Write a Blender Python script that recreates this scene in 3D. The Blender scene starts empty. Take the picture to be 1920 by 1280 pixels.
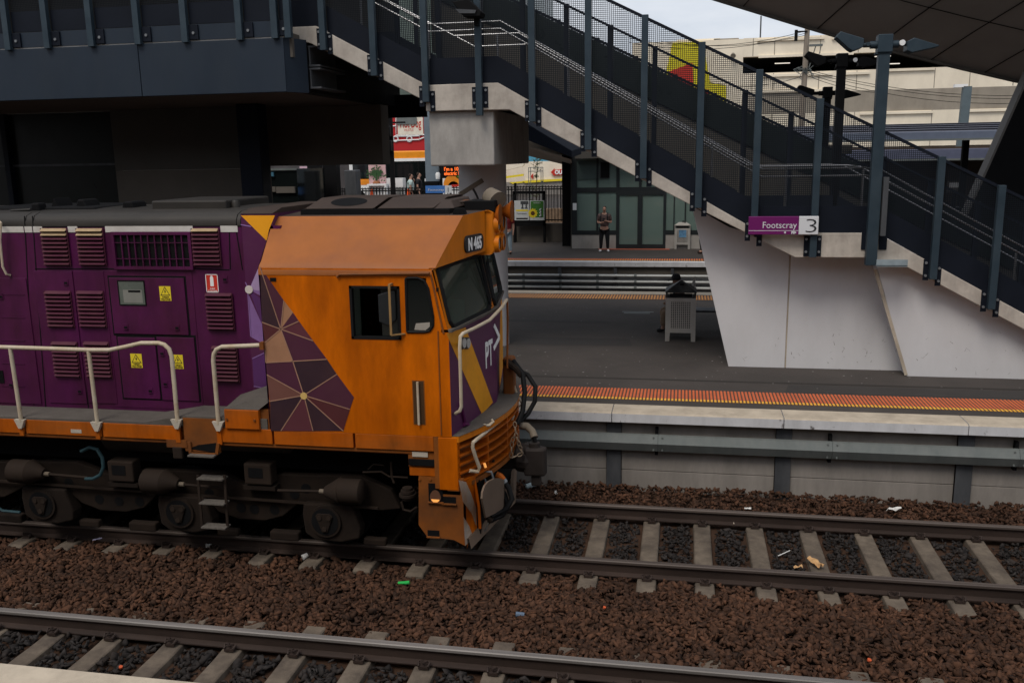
import bpy, bmesh, math, random
import numpy as np
from mathutils import Vector, Matrix
R = math.radians
random.seed(7)
C = bpy.context.scene.collection

# ------------------------------------------------------------------ camera
FPX = 1683.16; PITCH = 0.20208; ROLL = -0.01721; YAW = 0.1888; CAMZ = 4.572
ZP = 0.974                                   # platform height above the rail tops
cyw, syw = math.cos(YAW), math.sin(YAW)
_f0 = Vector((-syw, cyw, 0)); _r0 = Vector((cyw, syw, 0)); _u0 = Vector((0, 0, 1))
FWD = _f0 * math.cos(PITCH) - _u0 * math.sin(PITCH)
_up = _u0 * math.cos(PITCH) + _f0 * math.sin(PITCH)
RGT = _r0 * math.cos(ROLL) + _up * math.sin(ROLL)
UPV = _up * math.cos(ROLL) - _r0 * math.sin(ROLL)
CAM = Vector((0, 0, CAMZ))
cd = bpy.data.cameras.new('Camera'); cam = bpy.data.objects.new('Camera', cd); C.objects.link(cam)
cd.sensor_width = 36.0; cd.lens = FPX * 36.0 / 1920.0; cd.clip_start = 0.1; cd.clip_end = 2000
mw = Matrix((RGT, UPV, -FWD)).transposed().to_4x4(); mw.translation = CAM; cam.matrix_world = mw
bpy.context.scene.camera = cam

# ------------------------------------------------------------------ world, sun, exposure
sc = bpy.context.scene
sc.view_settings.view_transform = 'Standard'; sc.view_settings.look = 'None'
sc.view_settings.exposure = 0.0; sc.view_settings.gamma = 1.0
SUN_EL, SUN_AZ = R(56), R(200)               # azimuth the light comes from, clockwise from +Y
w = bpy.data.worlds.new('World'); sc.world = w; w.use_nodes = True
nt = w.node_tree; nt.nodes.clear()
wo = nt.nodes.new('ShaderNodeOutputWorld'); bg = nt.nodes.new('ShaderNodeBackground')
sky = nt.nodes.new('ShaderNodeTexSky'); sky.sky_type = 'NISHITA'; sky.sun_disc = False
sky.sun_elevation = SUN_EL; sky.sun_rotation = SUN_AZ; sky.air_density = 1.0; sky.dust_density = 3.0
tc = nt.nodes.new('ShaderNodeTexCoord'); mp = nt.nodes.new('ShaderNodeMapping'); mp.inputs['Scale'].default_value = (1.2, 1.2, 4.0)
nz = nt.nodes.new('ShaderNodeTexNoise'); nz.inputs['Scale'].default_value = 2.2; nz.inputs['Detail'].default_value = 7; nz.inputs['Roughness'].default_value = 0.55
cr = nt.nodes.new('ShaderNodeValToRGB')
cr.color_ramp.elements[0].position = 0.34; cr.color_ramp.elements[0].color = (0.56, 0.62, 0.72, 1)
cr.color_ramp.elements[1].position = 0.68; cr.color_ramp.elements[1].color = (0.93, 0.94, 0.97, 1)
ml = nt.nodes.new('ShaderNodeVectorMath'); ml.operation = 'SCALE'; ml.inputs['Scale'].default_value = 7.2
mx = nt.nodes.new('ShaderNodeMix'); mx.data_type = 'RGBA'; mx.inputs[0].default_value = 0.88
nt.links.new(tc.outputs['Generated'], mp.inputs[0]); nt.links.new(mp.outputs[0], nz.inputs['Vector'])
nt.links.new(nz.outputs['Fac'], cr.inputs[0]); nt.links.new(cr.outputs[0], ml.inputs[0])
nt.links.new(sky.outputs[0], mx.inputs[6]); nt.links.new(ml.outputs[0], mx.inputs[7])
nt.links.new(mx.outputs[2], bg.inputs[0]); bg.inputs[1].default_value = 0.145
nt.links.new(bg.outputs[0], wo.inputs[0])
sd = bpy.data.lights.new('Sun', 'SUN'); sd.energy = 1.8; sd.angle = R(24); sd.color = (1, 0.93, 0.84)
so = bpy.data.objects.new('Sun', sd); C.objects.link(so)
_sv = Vector((math.sin(SUN_AZ) * math.cos(SUN_EL), math.cos(SUN_AZ) * math.cos(SUN_EL), math.sin(SUN_EL)))
so.rotation_euler = _sv.to_track_quat('Z', 'Y').to_euler(); so.location = (0, -20, 40)

# ------------------------------------------------------------------ where a pixel's line of sight meets a plane of the place
def ray(px, py): return FWD + RGT * ((px - 960) / FPX) - UPV * ((py - 640) / FPX)
def PY(px, py, Y): d = ray(px, py); return CAM + d * (Y / d.y)
def PZ(px, py, Z=ZP): d = ray(px, py); return CAM + d * ((Z - CAMZ) / d.z)
def PX(px, py, X): d = ray(px, py); return CAM + d * (X / d.x)
def XZ(px, py, Y): p = PY(px, py, Y); return (p.x, p.z)

# ------------------------------------------------------------------ materials
def srgb(r, g, b):
    f = lambda c: (c / 12.92 if c <= 0.04045 else ((c + 0.055) / 1.055) ** 2.4)
    return (f(r / 255), f(g / 255), f(b / 255))
def mat(name, col, rough=0.6, metal=0.0, var=0.12, scale=3.0, dirt=None, damt=0.4, dscale=1.2, stretch=(1, 1, 1), bump=0.0, bscale=60.0, spec=0.22, coat=0.0, island=0.0, streak=0.0, dlo=0.42, dhi=0.72):
    m = bpy.data.materials.new(name); m.use_nodes = True
    n = m.node_tree; L = n.links.new; b = n.nodes['Principled BSDF']
    b.inputs['Roughness'].default_value = rough; b.inputs['Metallic'].default_value = metal
    b.inputs['Specular IOR Level'].default_value = spec
    if coat: b.inputs['Coat Weight'].default_value = coat; b.inputs['Coat Roughness'].default_value = 0.15
    g = n.nodes.new('ShaderNodeNewGeometry')
    mp = n.nodes.new('ShaderNodeMapping'); mp.inputs['Scale'].default_value = stretch; L(g.outputs['Position'], mp.inputs[0])
    n1 = n.nodes.new('ShaderNodeTexNoise'); n1.inputs['Scale'].default_value = scale; n1.inputs['Detail'].default_value = 6; n1.inputs['Roughness'].default_value = 0.6
    L(mp.outputs[0], n1.inputs['Vector'])
    mr = n.nodes.new('ShaderNodeMapRange'); mr.inputs[1].default_value = 0.3; mr.inputs[2].default_value = 0.7
    mr.inputs[3].default_value = 1 - var; mr.inputs[4].default_value = 1 + var; L(n1.outputs['Fac'], mr.inputs[0])
    vs = n.nodes.new('ShaderNodeVectorMath'); vs.operation = 'SCALE'; vs.inputs[0].default_value = col
    fac = mr.outputs[0]
    if island:
        ir = n.nodes.new('ShaderNodeMapRange'); ir.inputs[3].default_value = 1 - island; ir.inputs[4].default_value = 1 + island
        L(g.outputs['Random Per Island'], ir.inputs[0])
        mm = n.nodes.new('ShaderNodeMath'); mm.operation = 'MULTIPLY'; L(fac, mm.inputs[0]); L(ir.outputs[0], mm.inputs[1]); fac = mm.outputs[0]
    L(fac, vs.inputs['Scale']); out = vs.outputs[0]
    if dirt is not None:
        n2 = n.nodes.new('ShaderNodeTexNoise'); n2.inputs['Scale'].default_value = dscale; n2.inputs['Detail'].default_value = 9; n2.inputs['Roughness'].default_value = 0.7
        L(mp.outputs[0], n2.inputs['Vector'])
        m2 = n.nodes.new('ShaderNodeMapRange'); m2.inputs[1].default_value = dlo; m2.inputs[2].default_value = dhi; m2.inputs[4].default_value = damt; L(n2.outputs['Fac'], m2.inputs[0])
        x = n.nodes.new('ShaderNodeMix'); x.data_type = 'RGBA'; x.inputs[7].default_value = (*dirt, 1); L(m2.outputs[0], x.inputs[0]); L(out, x.inputs[6]); out = x.outputs[2]
    if streak:
        m3 = n.nodes.new('ShaderNodeMapping'); m3.inputs['Scale'].default_value = (3.2, 3.2, 0.8); L(g.outputs['Position'], m3.inputs[0])
        n4 = n.nodes.new('ShaderNodeTexNoise'); n4.inputs['Scale'].default_value = 1.6; n4.inputs['Detail'].default_value = 7; n4.inputs['Roughness'].default_value = 0.65; L(m3.outputs[0], n4.inputs['Vector'])
        r4 = n.nodes.new('ShaderNodeMapRange'); r4.inputs[1].default_value = 0.38; r4.inputs[2].default_value = 0.80; r4.inputs[3].default_value = 1.0; r4.inputs[4].default_value = 1 - streak; L(n4.outputs['Fac'], r4.inputs[0])
        v4 = n.nodes.new('ShaderNodeVectorMath'); v4.operation = 'SCALE'; L(out, v4.inputs[0]); L(r4.outputs[0], v4.inputs['Scale']); out = v4.outputs[0]
    L(out, b.inputs['Base Color'])
    rr = n.nodes.new('ShaderNodeMapRange'); rr.inputs[3].default_value = max(0, rough - 0.1); rr.inputs[4].default_value = min(1, rough + 0.12); L(n1.outputs['Fac'], rr.inputs[0]); L(rr.outputs[0], b.inputs['Roughness'])
    if bump:
        n3 = n.nodes.new('ShaderNodeTexNoise'); n3.inputs['Scale'].default_value = bscale; n3.inputs['Detail'].default_value = 5; L(g.outputs['Position'], n3.inputs['Vector'])
        bp = n.nodes.new('ShaderNodeBump'); bp.inputs['Strength'].default_value = bump; bp.inputs['Distance'].default_value = 0.01
        L(n3.outputs['Fac'], bp.inputs['Height']); L(bp.outputs[0], b.inputs['Normal'])
    return m
def emis(name, col, s):
    m = bpy.data.materials.new(name); m.use_nodes = True; n = m.node_tree; b = n.nodes['Principled BSDF']
    b.inputs['Base Color'].default_value = (*col, 1); b.inputs['Emission Color'].default_value = (*col, 1); b.inputs['Emission Strength'].default_value = s
    return m
def mesh_mat(name, col, period, wire, rough=0.5):
    """woven wire / perforated sheet: solid wires, open holes, on a sheet in the XZ plane"""
    m = bpy.data.materials.new(name); m.use_nodes = True; n = m.node_tree; L = n.links.new; b = n.nodes['Principled BSDF']
    b.inputs['Base Color'].default_value = (*col, 1); b.inputs['Roughness'].default_value = rough; b.inputs['Specular IOR Level'].default_value = 0.1
    g = n.nodes.new('ShaderNodeNewGeometry'); sp = n.nodes.new('ShaderNodeSeparateXYZ'); L(g.outputs['Position'], sp.inputs[0])
    hs = []
    for ax in ('X', 'Z'):
        a = n.nodes.new('ShaderNodeMath'); a.operation = 'DIVIDE'; a.inputs[1].default_value = period; L(sp.outputs[ax], a.inputs[0])
        f = n.nodes.new('ShaderNodeMath'); f.operation = 'FRACT'; L(a.outputs[0], f.inputs[0])
        gt = n.nodes.new('ShaderNodeMath'); gt.operation = 'GREATER_THAN'; gt.inputs[1].default_value = wire; L(f.outputs[0], gt.inputs[0]); hs.append(gt)
    mu = n.nodes.new('ShaderNodeMath'); mu.operation = 'MULTIPLY'; L(hs[0].outputs[0], mu.inputs[0]); L(hs[1].outputs[0], mu.inputs[1])
    tr = n.nodes.new('ShaderNodeBsdfTransparent'); mx = n.nodes.new('ShaderNodeMixShader')
    L(mu.outputs[0], mx.inputs[0]); L(b.outputs[0], mx.inputs[1]); L(tr.outputs[0], mx.inputs[2])
    L(mx.outputs[0], n.nodes['Material Output'].inputs['Surface']); return m
def glass_mat(name, tint, clear, rough=0.03):
    """tinted window glass: part see-through, part mirror-like"""
    m = bpy.data.materials.new(name); m.use_nodes = True; n = m.node_tree; L = n.links.new; b = n.nodes['Principled BSDF']
    b.inputs['Base Color'].default_value = (*tint, 1); b.inputs['Roughness'].default_value = rough; b.inputs['Specular IOR Level'].default_value = 0.7
    tr = n.nodes.new('ShaderNodeBsdfTransparent'); tr.inputs[0].default_value = (0.75, 0.85, 0.8, 1)
    mx = n.nodes.new('ShaderNodeMixShader'); mx.inputs[0].default_value = clear
    L(b.outputs[0], mx.inputs[1]); L(tr.outputs[0], mx.inputs[2]); L(mx.outputs[0], n.nodes['Material Output'].inputs['Surface']); return m

RUST = (0.07, 0.035, 0.02); GRIME = (0.03, 0.025, 0.02)
K = {}
K['rust_ballast'] = mat('rust_ballast', (0.068, 0.0315, 0.0175), 0.95, var=0.35, scale=1.1, dirt=(0.034, 0.022, 0.016), damt=0.6, dscale=6, island=0.5)
K['dark_ballast'] = mat('dark_ballast', (0.024, 0.021, 0.020), 0.95, var=0.3, scale=1.2, dirt=(0.036, 0.024, 0.018), damt=0.5, dscale=5, island=0.55)
K['bed'] = mat('bed', (0.044, 0.023, 0.0135), 0.95, var=0.3, scale=4, bump=1.0, bscale=25)
K['sleeper'] = mat('sleeper', (0.135, 0.108, 0.082), 0.9, var=0.25, scale=5, dirt=(0.045, 0.035, 0.03), damt=0.9, dscale=2.6, bump=0.4, bscale=50)
K['rail'] = mat('rail', (0.050, 0.034, 0.028), 0.6, 0.25, var=0.25, scale=3, dirt=(0.02, 0.016, 0.014), damt=0.7, dscale=2, stretch=(0.3, 1, 1), bump=0.2)
K['railtop'] = mat('railtop', (0.115, 0.092, 0.08), 0.5, 0.2, var=0.3, scale=2, stretch=(0.15, 4, 1), dirt=(0.06, 0.047, 0.042), damt=0.8)
K['railtop_bright'] = mat('railtop_bright', (0.19, 0.175, 0.165), 0.5, 0.2, var=0.3, scale=2, stretch=(0.15, 4, 1), dirt=(0.09, 0.078, 0.07), damt=0.8)
K['asphalt'] = mat('asphalt', (0.064, 0.055, 0.050), 0.9, var=0.14, scale=0.8, dirt=(0.035, 0.032, 0.03), damt=0.7, dscale=0.5, bump=0.35, bscale=120)
K['coping'] = mat('coping', (0.48, 0.41, 0.32), 0.85, var=0.1, scale=4, dirt=(0.22, 0.18, 0.14), damt=0.55, dscale=3, bump=0.2)
K['coping_white'] = mat('coping_white', (0.60, 0.60, 0.615), 0.8, var=0.09, scale=4, streak=.2, dirt=(0.07, 0.055, 0.05), damt=0.9, dscale=9, dlo=.60, dhi=.68, stretch=(1, 1, 0.6))
K['concrete'] = mat('concrete', (0.34, 0.32, 0.295), 0.85, var=0.1, scale=2.5, dirt=(0.19, 0.17, 0.15), damt=0.55, dscale=1.6, stretch=(1, 1, 0.5), bump=0.15)
K['stringer'] = mat('stringer', (0.52, 0.47, 0.41), 0.85, streak=.3, var=0.1, scale=2.5, dirt=(0.26, 0.22, 0.19), damt=0.65, dscale=2.2, bump=0.15)
K['cap'] = mat('cap', (0.42, 0.40, 0.37), 0.85, streak=.3, var=0.1, scale=2.5, dirt=(0.2, 0.185, 0.17), damt=0.6, dscale=1.5, stretch=(1, 1, 0.6), bump=0.15)
K['stairwall'] = mat('stairwall', (0.60, 0.592, 0.60), 0.7, streak=.03, var=0.04, scale=1.5, dirt=(0.45, 0.425, 0.415), damt=0.35, dscale=1.0, stretch=(1, 1, 0.5))
K['retain'] = mat('retain', (0.27, 0.245, 0.22), 0.9, streak=.22, var=0.1, scale=2, dirt=(0.15, 0.135, 0.12), damt=0.65, dscale=1.5, stretch=(1, 1, 0.35), bump=0.1)
K['steelpost'] = mat('steelpost', (0.062, 0.066, 0.072), 0.6, 0.3, var=0.15, scale=3, dirt=(0.16, 0.16, 0.165), damt=0.5, dscale=2, stretch=(1, 1, 0.3))
K['galv'] = mat('galv', (0.135, 0.150, 0.146), 0.65, 0.15, var=0.12, scale=5, dirt=(0.21, 0.215, 0.205), damt=0.45, dscale=4, stretch=(1, 1, 0.4))
K['galvpipe'] = mat('galvpipe', (0.42, 0.43, 0.42), 0.5, 0.4, var=0.1, scale=5)
K['navy'] = mat('navy', (0.017, 0.026, 0.040), 0.5, 0.0, var=0.12, scale=1.2, dirt=(0.026, 0.034, 0.044), damt=0.5, dscale=1.8, stretch=(1, 1, 0.4))
K['navypost'] = mat('navypost', (0.026, 0.042, 0.056), 0.45, 0.1, var=0.12, scale=3, dirt=(0.06, 0.08, 0.095), damt=0.4, dscale=2)
K['navydark'] = mat('navydark', (0.0075, 0.010, 0.0165), 0.55, 0.0, var=0.15, scale=2, spec=.12)
K['black'] = mat('black', (0.006, 0.006, 0.0065), 0.7, var=0.2, spec=0.1)
K['soffit'] = mat('soffit', (0.11, 0.085, 0.07), 0.6, var=0.1, scale=1)
K['roofsoffit'] = mat('roofsoffit', (0.36, 0.32, 0.29), 0.4, 0.2, var=0.12, scale=0.6, dirt=(0.43, 0.39, 0.36), damt=0.35, dscale=0.5)
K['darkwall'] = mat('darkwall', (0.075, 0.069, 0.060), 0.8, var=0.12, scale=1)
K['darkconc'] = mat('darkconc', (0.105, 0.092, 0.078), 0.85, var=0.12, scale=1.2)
K['meshnear'] = mesh_mat('meshnear', (0.010, 0.013, 0.018), 0.030, 0.27)
K['meshfar'] = mesh_mat('meshfar', (0.010, 0.012, 0.016), 0.038, 0.30)
K['stainless'] = mat('stainless', (0.25, 0.25, 0.26), 0.3, 0.85, var=0.05)
K['bolt'] = mat('bolt', (0.20, 0.21, 0.22), 0.5, 0.5, var=0.1)
K['galvplate'] = mat('galvplate', (0.28, 0.34, 0.37), 0.55, 0.3, var=0.15, scale=6)
# locomotive
K['orange'] = mat('orange', (0.60, 0.134, 0.0006), 0.42, spec=.12, streak=.38, var=0.12, scale=1.6, dirt=(0.30, 0.058, 0.0015), damt=0.85, dscale=1.3, stretch=(1.2, 1, 0.35), bump=0.14, bscale=3.5)
K['orange_front'] = mat('orange_front', (0.60, 0.165, 0.001), 0.42, streak=.35, var=0.08, scale=2.5, dirt=(0.40, 0.14, 0.02), damt=0.5, dscale=2.2)
K['faded'] = mat('faded', (0.33, 0.105, 0.021), 0.5, streak=.15, var=0.08, scale=1.4, dirt=(0.225, 0.078, 0.032), damt=0.85, dscale=0.8, stretch=(1, 1.2, 1))
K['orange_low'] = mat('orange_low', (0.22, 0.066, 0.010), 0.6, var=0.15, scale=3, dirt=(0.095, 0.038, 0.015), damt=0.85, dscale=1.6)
K['sill'] = mat('sill', (0.46, 0.096, 0.001), 0.5, streak=.5, var=0.12, scale=3, dirt=(0.22, 0.075, 0.015), damt=0.8, dscale=1.5, stretch=(0.5, 1, 1.5))
K['purple'] = mat('purple', (0.082, 0.0085, 0.062), 0.42, streak=.4, var=0.14, scale=1.5, dirt=(0.050, 0.0095, 0.018), damt=0.85, dscale=0.8, stretch=(1, 1, 0.8), bump=0.10, bscale=4)
K['purple_bright'] = mat('purple_bright', (0.082, 0.016, 0.064), 0.42, var=0.08, scale=2, dirt=(0.09, 0.03, 0.06), damt=0.5, dscale=2)
K['louvre'] = mat('louvre', (0.078, 0.016, 0.036), 0.5, var=0.1, scale=4, dirt=(0.095, 0.042, 0.034), damt=0.55, dscale=2.0)
K['louvre_tan'] = mat('louvre_tan', (0.40, 0.29, 0.17), 0.6, var=0.15, scale=6, dirt=(0.2, 0.12, 0.06), damt=0.6, dscale=5)
K['stripe'] = mat('stripe', (0.55, 0.53, 0.50), 0.6, var=0.06, scale=4, dirt=(0.32, 0.27, 0.22), damt=0.5, dscale=3)
K['roofgrey'] = mat('roofgrey', (0.024, 0.0215, 0.019), 0.5, var=0.12, scale=1.4, dirt=(0.055, 0.047, 0.040), damt=0.55, dscale=0.9, stretch=(0.6, 1.5, 1))
K['roofbrown'] = mat('roofbrown', (0.042, 0.028, 0.022), 0.6, var=0.12, scale=2, dirt=(0.065, 0.046, 0.035), damt=0.5, dscale=1.5)
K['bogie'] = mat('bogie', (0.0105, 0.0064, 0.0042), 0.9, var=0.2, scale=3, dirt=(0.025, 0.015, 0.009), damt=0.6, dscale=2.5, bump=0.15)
K['bogie_light'] = mat('bogie_light', (0.022, 0.0140, 0.0095), 0.85, var=0.2, scale=3, dirt=(0.020, 0.013, 0.009), damt=0.6, dscale=2.5)
K['walk'] = mat('walk', (0.105, 0.092, 0.080), 0.75, var=0.15, scale=3, dirt=(0.06, 0.05, 0.045), damt=0.6, dscale=2, bump=0.5, bscale=45)
K['cream'] = mat('cream', (0.50, 0.43, 0.33), 0.5, var=0.07, scale=8, dirt=(0.36, 0.25, 0.13), damt=0.7, dscale=6)
K['tanmetal'] = mat('tanmetal', (0.17, 0.14, 0.105), 0.7, var=0.15, scale=6, dirt=(0.09, 0.06, 0.04), damt=0.5)
K['rubber'] = mat('rubber', (0.008, 0.008, 0.0085), 0.6, var=0.2, spec=.15)
K['darkglass'] = mat('darkglass', (0.006, 0.008, 0.008), 0.06, var=0.0, spec=0.35)
K['screen'] = glass_mat('screen', (0.07, 0.085, 0.07), 0.55)
K['cabin'] = mat('cabin', (0.36, 0.38, 0.33), 0.7, var=0.15, scale=2)
K['cabin_dark'] = mat('cabin_dark', (0.030, 0.033, 0.032), 0.7, var=0.15, scale=2)
K['plate'] = mat('plate', (0.45, 0.40, 0.33), 0.5, var=0.1)
K['white'] = mat('white', (0.78, 0.78, 0.77), 0.5, var=0.04)
K['yellow'] = mat('yellow', (0.72, 0.56, 0.03), 0.5, var=0.05)
K['red'] = mat('red', (0.52, 0.035, 0.02), 0.5, var=0.06)
K['lens'] = mat('lens', (0.30, 0.29, 0.27), 0.15, var=0.1, spec=0.8)
K['coupler'] = mat('coupler', (0.036, 0.029, 0.026), 0.55, 0.3, var=0.2, scale=5, bump=0.2)
K['chain'] = mat('chain', (0.26, 0.19, 0.13), 0.6, 0.3, var=0.2)
K['scuffed'] = mat('scuffed', (0.42, 0.36, 0.30), 0.75, var=0.15, scale=5, dirt=(0.40, 0.16, 0.03), damt=0.8, dscale=4)
K['cow'] = mat('cow', (0.15, 0.105, 0.075), 0.8, var=0.2, scale=6, dirt=(0.10, 0.07, 0.05), damt=0.6, dscale=3)
K['hose_blue'] = mat('hose_blue', (0.022, 0.052, 0.062), 0.6, var=0.1)
K['orangeglow'] = emis('orangeglow', (1.0, 0.42, 0.10), 0.55)
def lv(n, c): K[n] = mat('livery_' + n, c, 0.42, var=0.08, scale=2, dirt=(0.09, 0.04, 0.035), damt=0.35, dscale=1.5)
lv('plum', (0.036, 0.018, 0.026)); lv('maroon', (0.085, 0.022, 0.026)); lv('maroon2', (0.105, 0.030, 0.042)); lv('wine', (0.072, 0.020, 0.040))
lv('tan', (0.36, 0.185, 0.105)); lv('dusty', (0.155, 0.065, 0.052)); lv('lilac', (0.26, 0.14, 0.36)); lv('violet', (0.10, 0.03, 0.14)); lv('palelilac', (0.42, 0.30, 0.50)); lv('line', (0.34, 0.19, 0.13)); lv('cream_dot', (0.62, 0.42, 0.14)); lv('white_dot', (0.68, 0.62, 0.58)); lv('gold', (0.78, 0.33, 0.015))

# ------------------------------------------------------------------ mesh builder
def origin_of(o):
    v = Vector((0, 0, 0))
    while o is not None: v = v + o.location; o = o.parent
    return v
class MB:
    def __init__(s): s.v = []; s.f = []; s.m = []
    def add(s, vs, fs, m=0):
        b = len(s.v); s.v += [tuple(x) for x in vs]
        for f in fs: s.f.append([b + i for i in f]); s.m.append(m)
        return s
    def box(s, x0, x1, y0, y1, z0, z1, m=0):
        if x0 > x1: x0, x1 = x1, x0
        if y0 > y1: y0, y1 = y1, y0
        if z0 > z1: z0, z1 = z1, z0
        return s.add([(x0, y0, z0), (x1, y0, z0), (x1, y1, z0), (x0, y1, z0), (x0, y0, z1), (x1, y0, z1), (x1, y1, z1), (x0, y1, z1)],
                     [(0, 3, 2, 1), (4, 5, 6, 7), (0, 1, 5, 4), (1, 2, 6, 5), (2, 3, 7, 6), (3, 0, 4, 7)], m)
    def bar(s, p, q, w, h, up=(0, 0, 1), m=0):
        p = Vector(p); q = Vector(q); d = (q - p).normalized(); up = Vector(up)
        a = d.cross(up)
        if a.length < 1e-4: a = d.cross(Vector((0, 1, 0)))
        a.normalize(); b = a.cross(d); a *= w / 2; b *= h / 2
        return s.add([p - a - b, p + a - b, p + a + b, p - a + b, q - a - b, q + a - b, q + a + b, q - a + b],
                     [(3, 2, 1, 0), (4, 5, 6, 7), (0, 1, 5, 4), (1, 2, 6, 5), (2, 3, 7, 6), (3, 0, 4, 7)], m)
    def prism(s, poly, d, m=0, cap=True):
        """poly: planar list of 3-D points, swept along vector d"""
        poly = [Vector(p) for p in poly]; d = Vector(d); n = len(poly)
        nr = Vector((0, 0, 0))
        for i in range(n): nr += poly[i].cross(poly[(i + 1) % n])
        if nr.dot(d) > 0: poly = poly[::-1]
        vs = poly + [p + d for p in poly]; fs = []
        if cap: fs += [list(range(n)), list(range(2 * n - 1, n - 1, -1))]
        fs += [((i + 1) % n, i, n + i, n + (i + 1) % n) for i in range(n)]
        return s.add(vs, fs, m)
    def tube(s, pts, r, n=8, m=0, cap=True):
        pts = [Vector(p) for p in pts]; k = len(pts); rs = r if isinstance(r, (list, tuple)) else [r] * k
        vs = []; prev = None
        for i, p in enumerate(pts):
            d = (pts[min(i + 1, k - 1)] - pts[max(i - 1, 0)]).normalized()
            if prev is None:
                a = d.cross(Vector((0, 0, 1)))
                if a.length < 1e-3: a = d.cross(Vector((0, 1, 0)))
            else: a = prev - d * prev.dot(d)
            a.normalize(); prev = a; b = d.cross(a)
            for j in range(n):
                t = 2 * math.pi * j / n; vs.append(p + a * (rs[i] * math.cos(t)) + b * (rs[i] * math.sin(t)))
        fs = []
        for i in range(k - 1):
            for j in range(n):
                fs.append((i * n + j, i * n + (j + 1) % n, (i + 1) * n + (j + 1) % n, (i + 1) * n + j))
        if cap: fs += [list(range(n - 1, -1, -1)), list(range((k - 1) * n, k * n))]
        return s.add(vs, fs, m)
    def cyl(s, p, q, r, n=16, m=0): return s.tube([p, q], r, n, m)
    def holed(s, x0, x1, z0, z1, holes, y, depth, m=0, mr=None):
        """wall sheet in the XZ plane at y with rectangular holes (xa,xb,za,zb) and reveals going depth in +Y"""
        xs = sorted({x0, x1, *[h[0] for h in holes], *[h[1] for h in holes]}); zs = sorted({z0, z1, *[h[2] for h in holes], *[h[3] for h in holes]})
        for i in range(len(xs) - 1):
            for j in range(len(zs) - 1):
                cx, cz = (xs[i] + xs[i + 1]) / 2, (zs[j] + zs[j + 1]) / 2
                if any(h[0] < cx < h[1] and h[2] < cz < h[3] for h in holes): continue
                s.add([(xs[i], y, zs[j]), (xs[i + 1], y, zs[j]), (xs[i + 1], y, zs[j + 1]), (xs[i], y, zs[j + 1])], [(0, 1, 2, 3)], m)
        for a, b, c, d in holes:
            for p, q in (((a, c), (b, c)), ((b, c), (b, d)), ((b, d), (a, d)), ((a, d), (a, c))):
                s.add([(p[0], y, p[1]), (q[0], y, q[1]), (q[0], y + depth, q[1]), (p[0], y + depth, p[1])], [(0, 3, 2, 1)], m if mr is None else mr)
        return s
    def build(s, name, mats, parent=None, bevel=0.0, smooth=False, origin=None):
        o0 = origin_of(parent) if parent else (Vector(origin) if origin else Vector((0, 0, 0)))
        me = bpy.data.meshes.new(name)
        me.from_pydata([(a - o0.x, b - o0.y, c - o0.z) for a, b, c in s.v], [], s.f)
        if not isinstance(mats, (list, tuple)): mats = [mats]
        for k in mats: me.materials.append(K[k] if isinstance(k, str) else k)
        if len(mats) > 1: me.polygons.foreach_set('material_index', s.m)
        if smooth:
            me.polygons.foreach_set('use_smooth', [True] * len(me.polygons)); me.set_sharp_from_angle(angle=R(38))
        me.update()
        o = bpy.data.objects.new(name, me); C.objects.link(o)
        if parent: o.parent = parent
        elif origin: o.location = origin
        if bevel:
            b = o.modifiers.new('Bevel', 'BEVEL'); b.width = bevel; b.segments = 2; b.limit_method = 'ANGLE'; b.angle_limit = R(40)
        return o
def tag(o, label, cat=None, group=None, kind=None):
    if label: o['label'] = label
    if cat: o['category'] = cat
    if group: o['group'] = group
    if kind: o['kind'] = kind
    return o
def thing(name, loc, label, cat, group=None):
    o = bpy.data.objects.new(name, None); o.empty_display_size = 0.2; C.objects.link(o); o.location = loc
    return tag(o, label, cat, group)
def struct(o, label=None): o['kind'] = 'structure'; return o
def dup(root, loc, label=None):
    r = root.copy(); C.objects.link(r); r.location = loc
    if label: r['label'] = label
    for ch in list(root.children):
        c = ch.copy(); C.objects.link(c); c.parent = r
        for g in list(ch.children):
            d = g.copy(); C.objects.link(d); d.parent = c
    return r
def text(name, s, size, m, parent, at, xd=(1, 0, 0), yd=(0, 0, 1), depth=0.002, bold=0.0, width=None, align='LEFT'):
    cu = bpy.data.curves.new(name, 'FONT'); cu.body = s; cu.size = size; cu.extrude = depth; cu.offset = bold; cu.align_x = align; cu.resolution_u = 3
    t = bpy.data.objects.new(name, cu); C.objects.link(t)
    bpy.context.view_layer.update()
    me = bpy.data.meshes.new_from_object(t.evaluated_get(bpy.context.evaluated_depsgraph_get()))
    C.objects.unlink(t); bpy.data.objects.remove(t); bpy.data.curves.remove(cu)
    xd = Vector(xd).normalized(); yd = Vector(yd).normalized(); zd = xd.cross(yd)
    sx = 1.0
    if width:
        xs = [v.co.x for v in me.vertices]; sx = width / (max(xs) - min(xs))
    M4 = Matrix((xd * sx, yd, zd)).transposed().to_4x4(); M4.translation = Vector(at) - (origin_of(parent) if parent else Vector((0, 0, 0)))
    me.transform(M4); me.materials.clear(); me.materials.append(K[m] if isinstance(m, str) else m)
    o = bpy.data.objects.new(name, me); C.objects.link(o)
    if parent: o.parent = parent
    return o
def arc(c, r, a0, a1, n, ax=0, az=2):
    out = []
    for i in range(n + 1):
        t = R(a0 + (a1 - a0) * i / n); out.append((c[0] + r * math.cos(t), c[1] + r * math.sin(t)))
    return out
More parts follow.
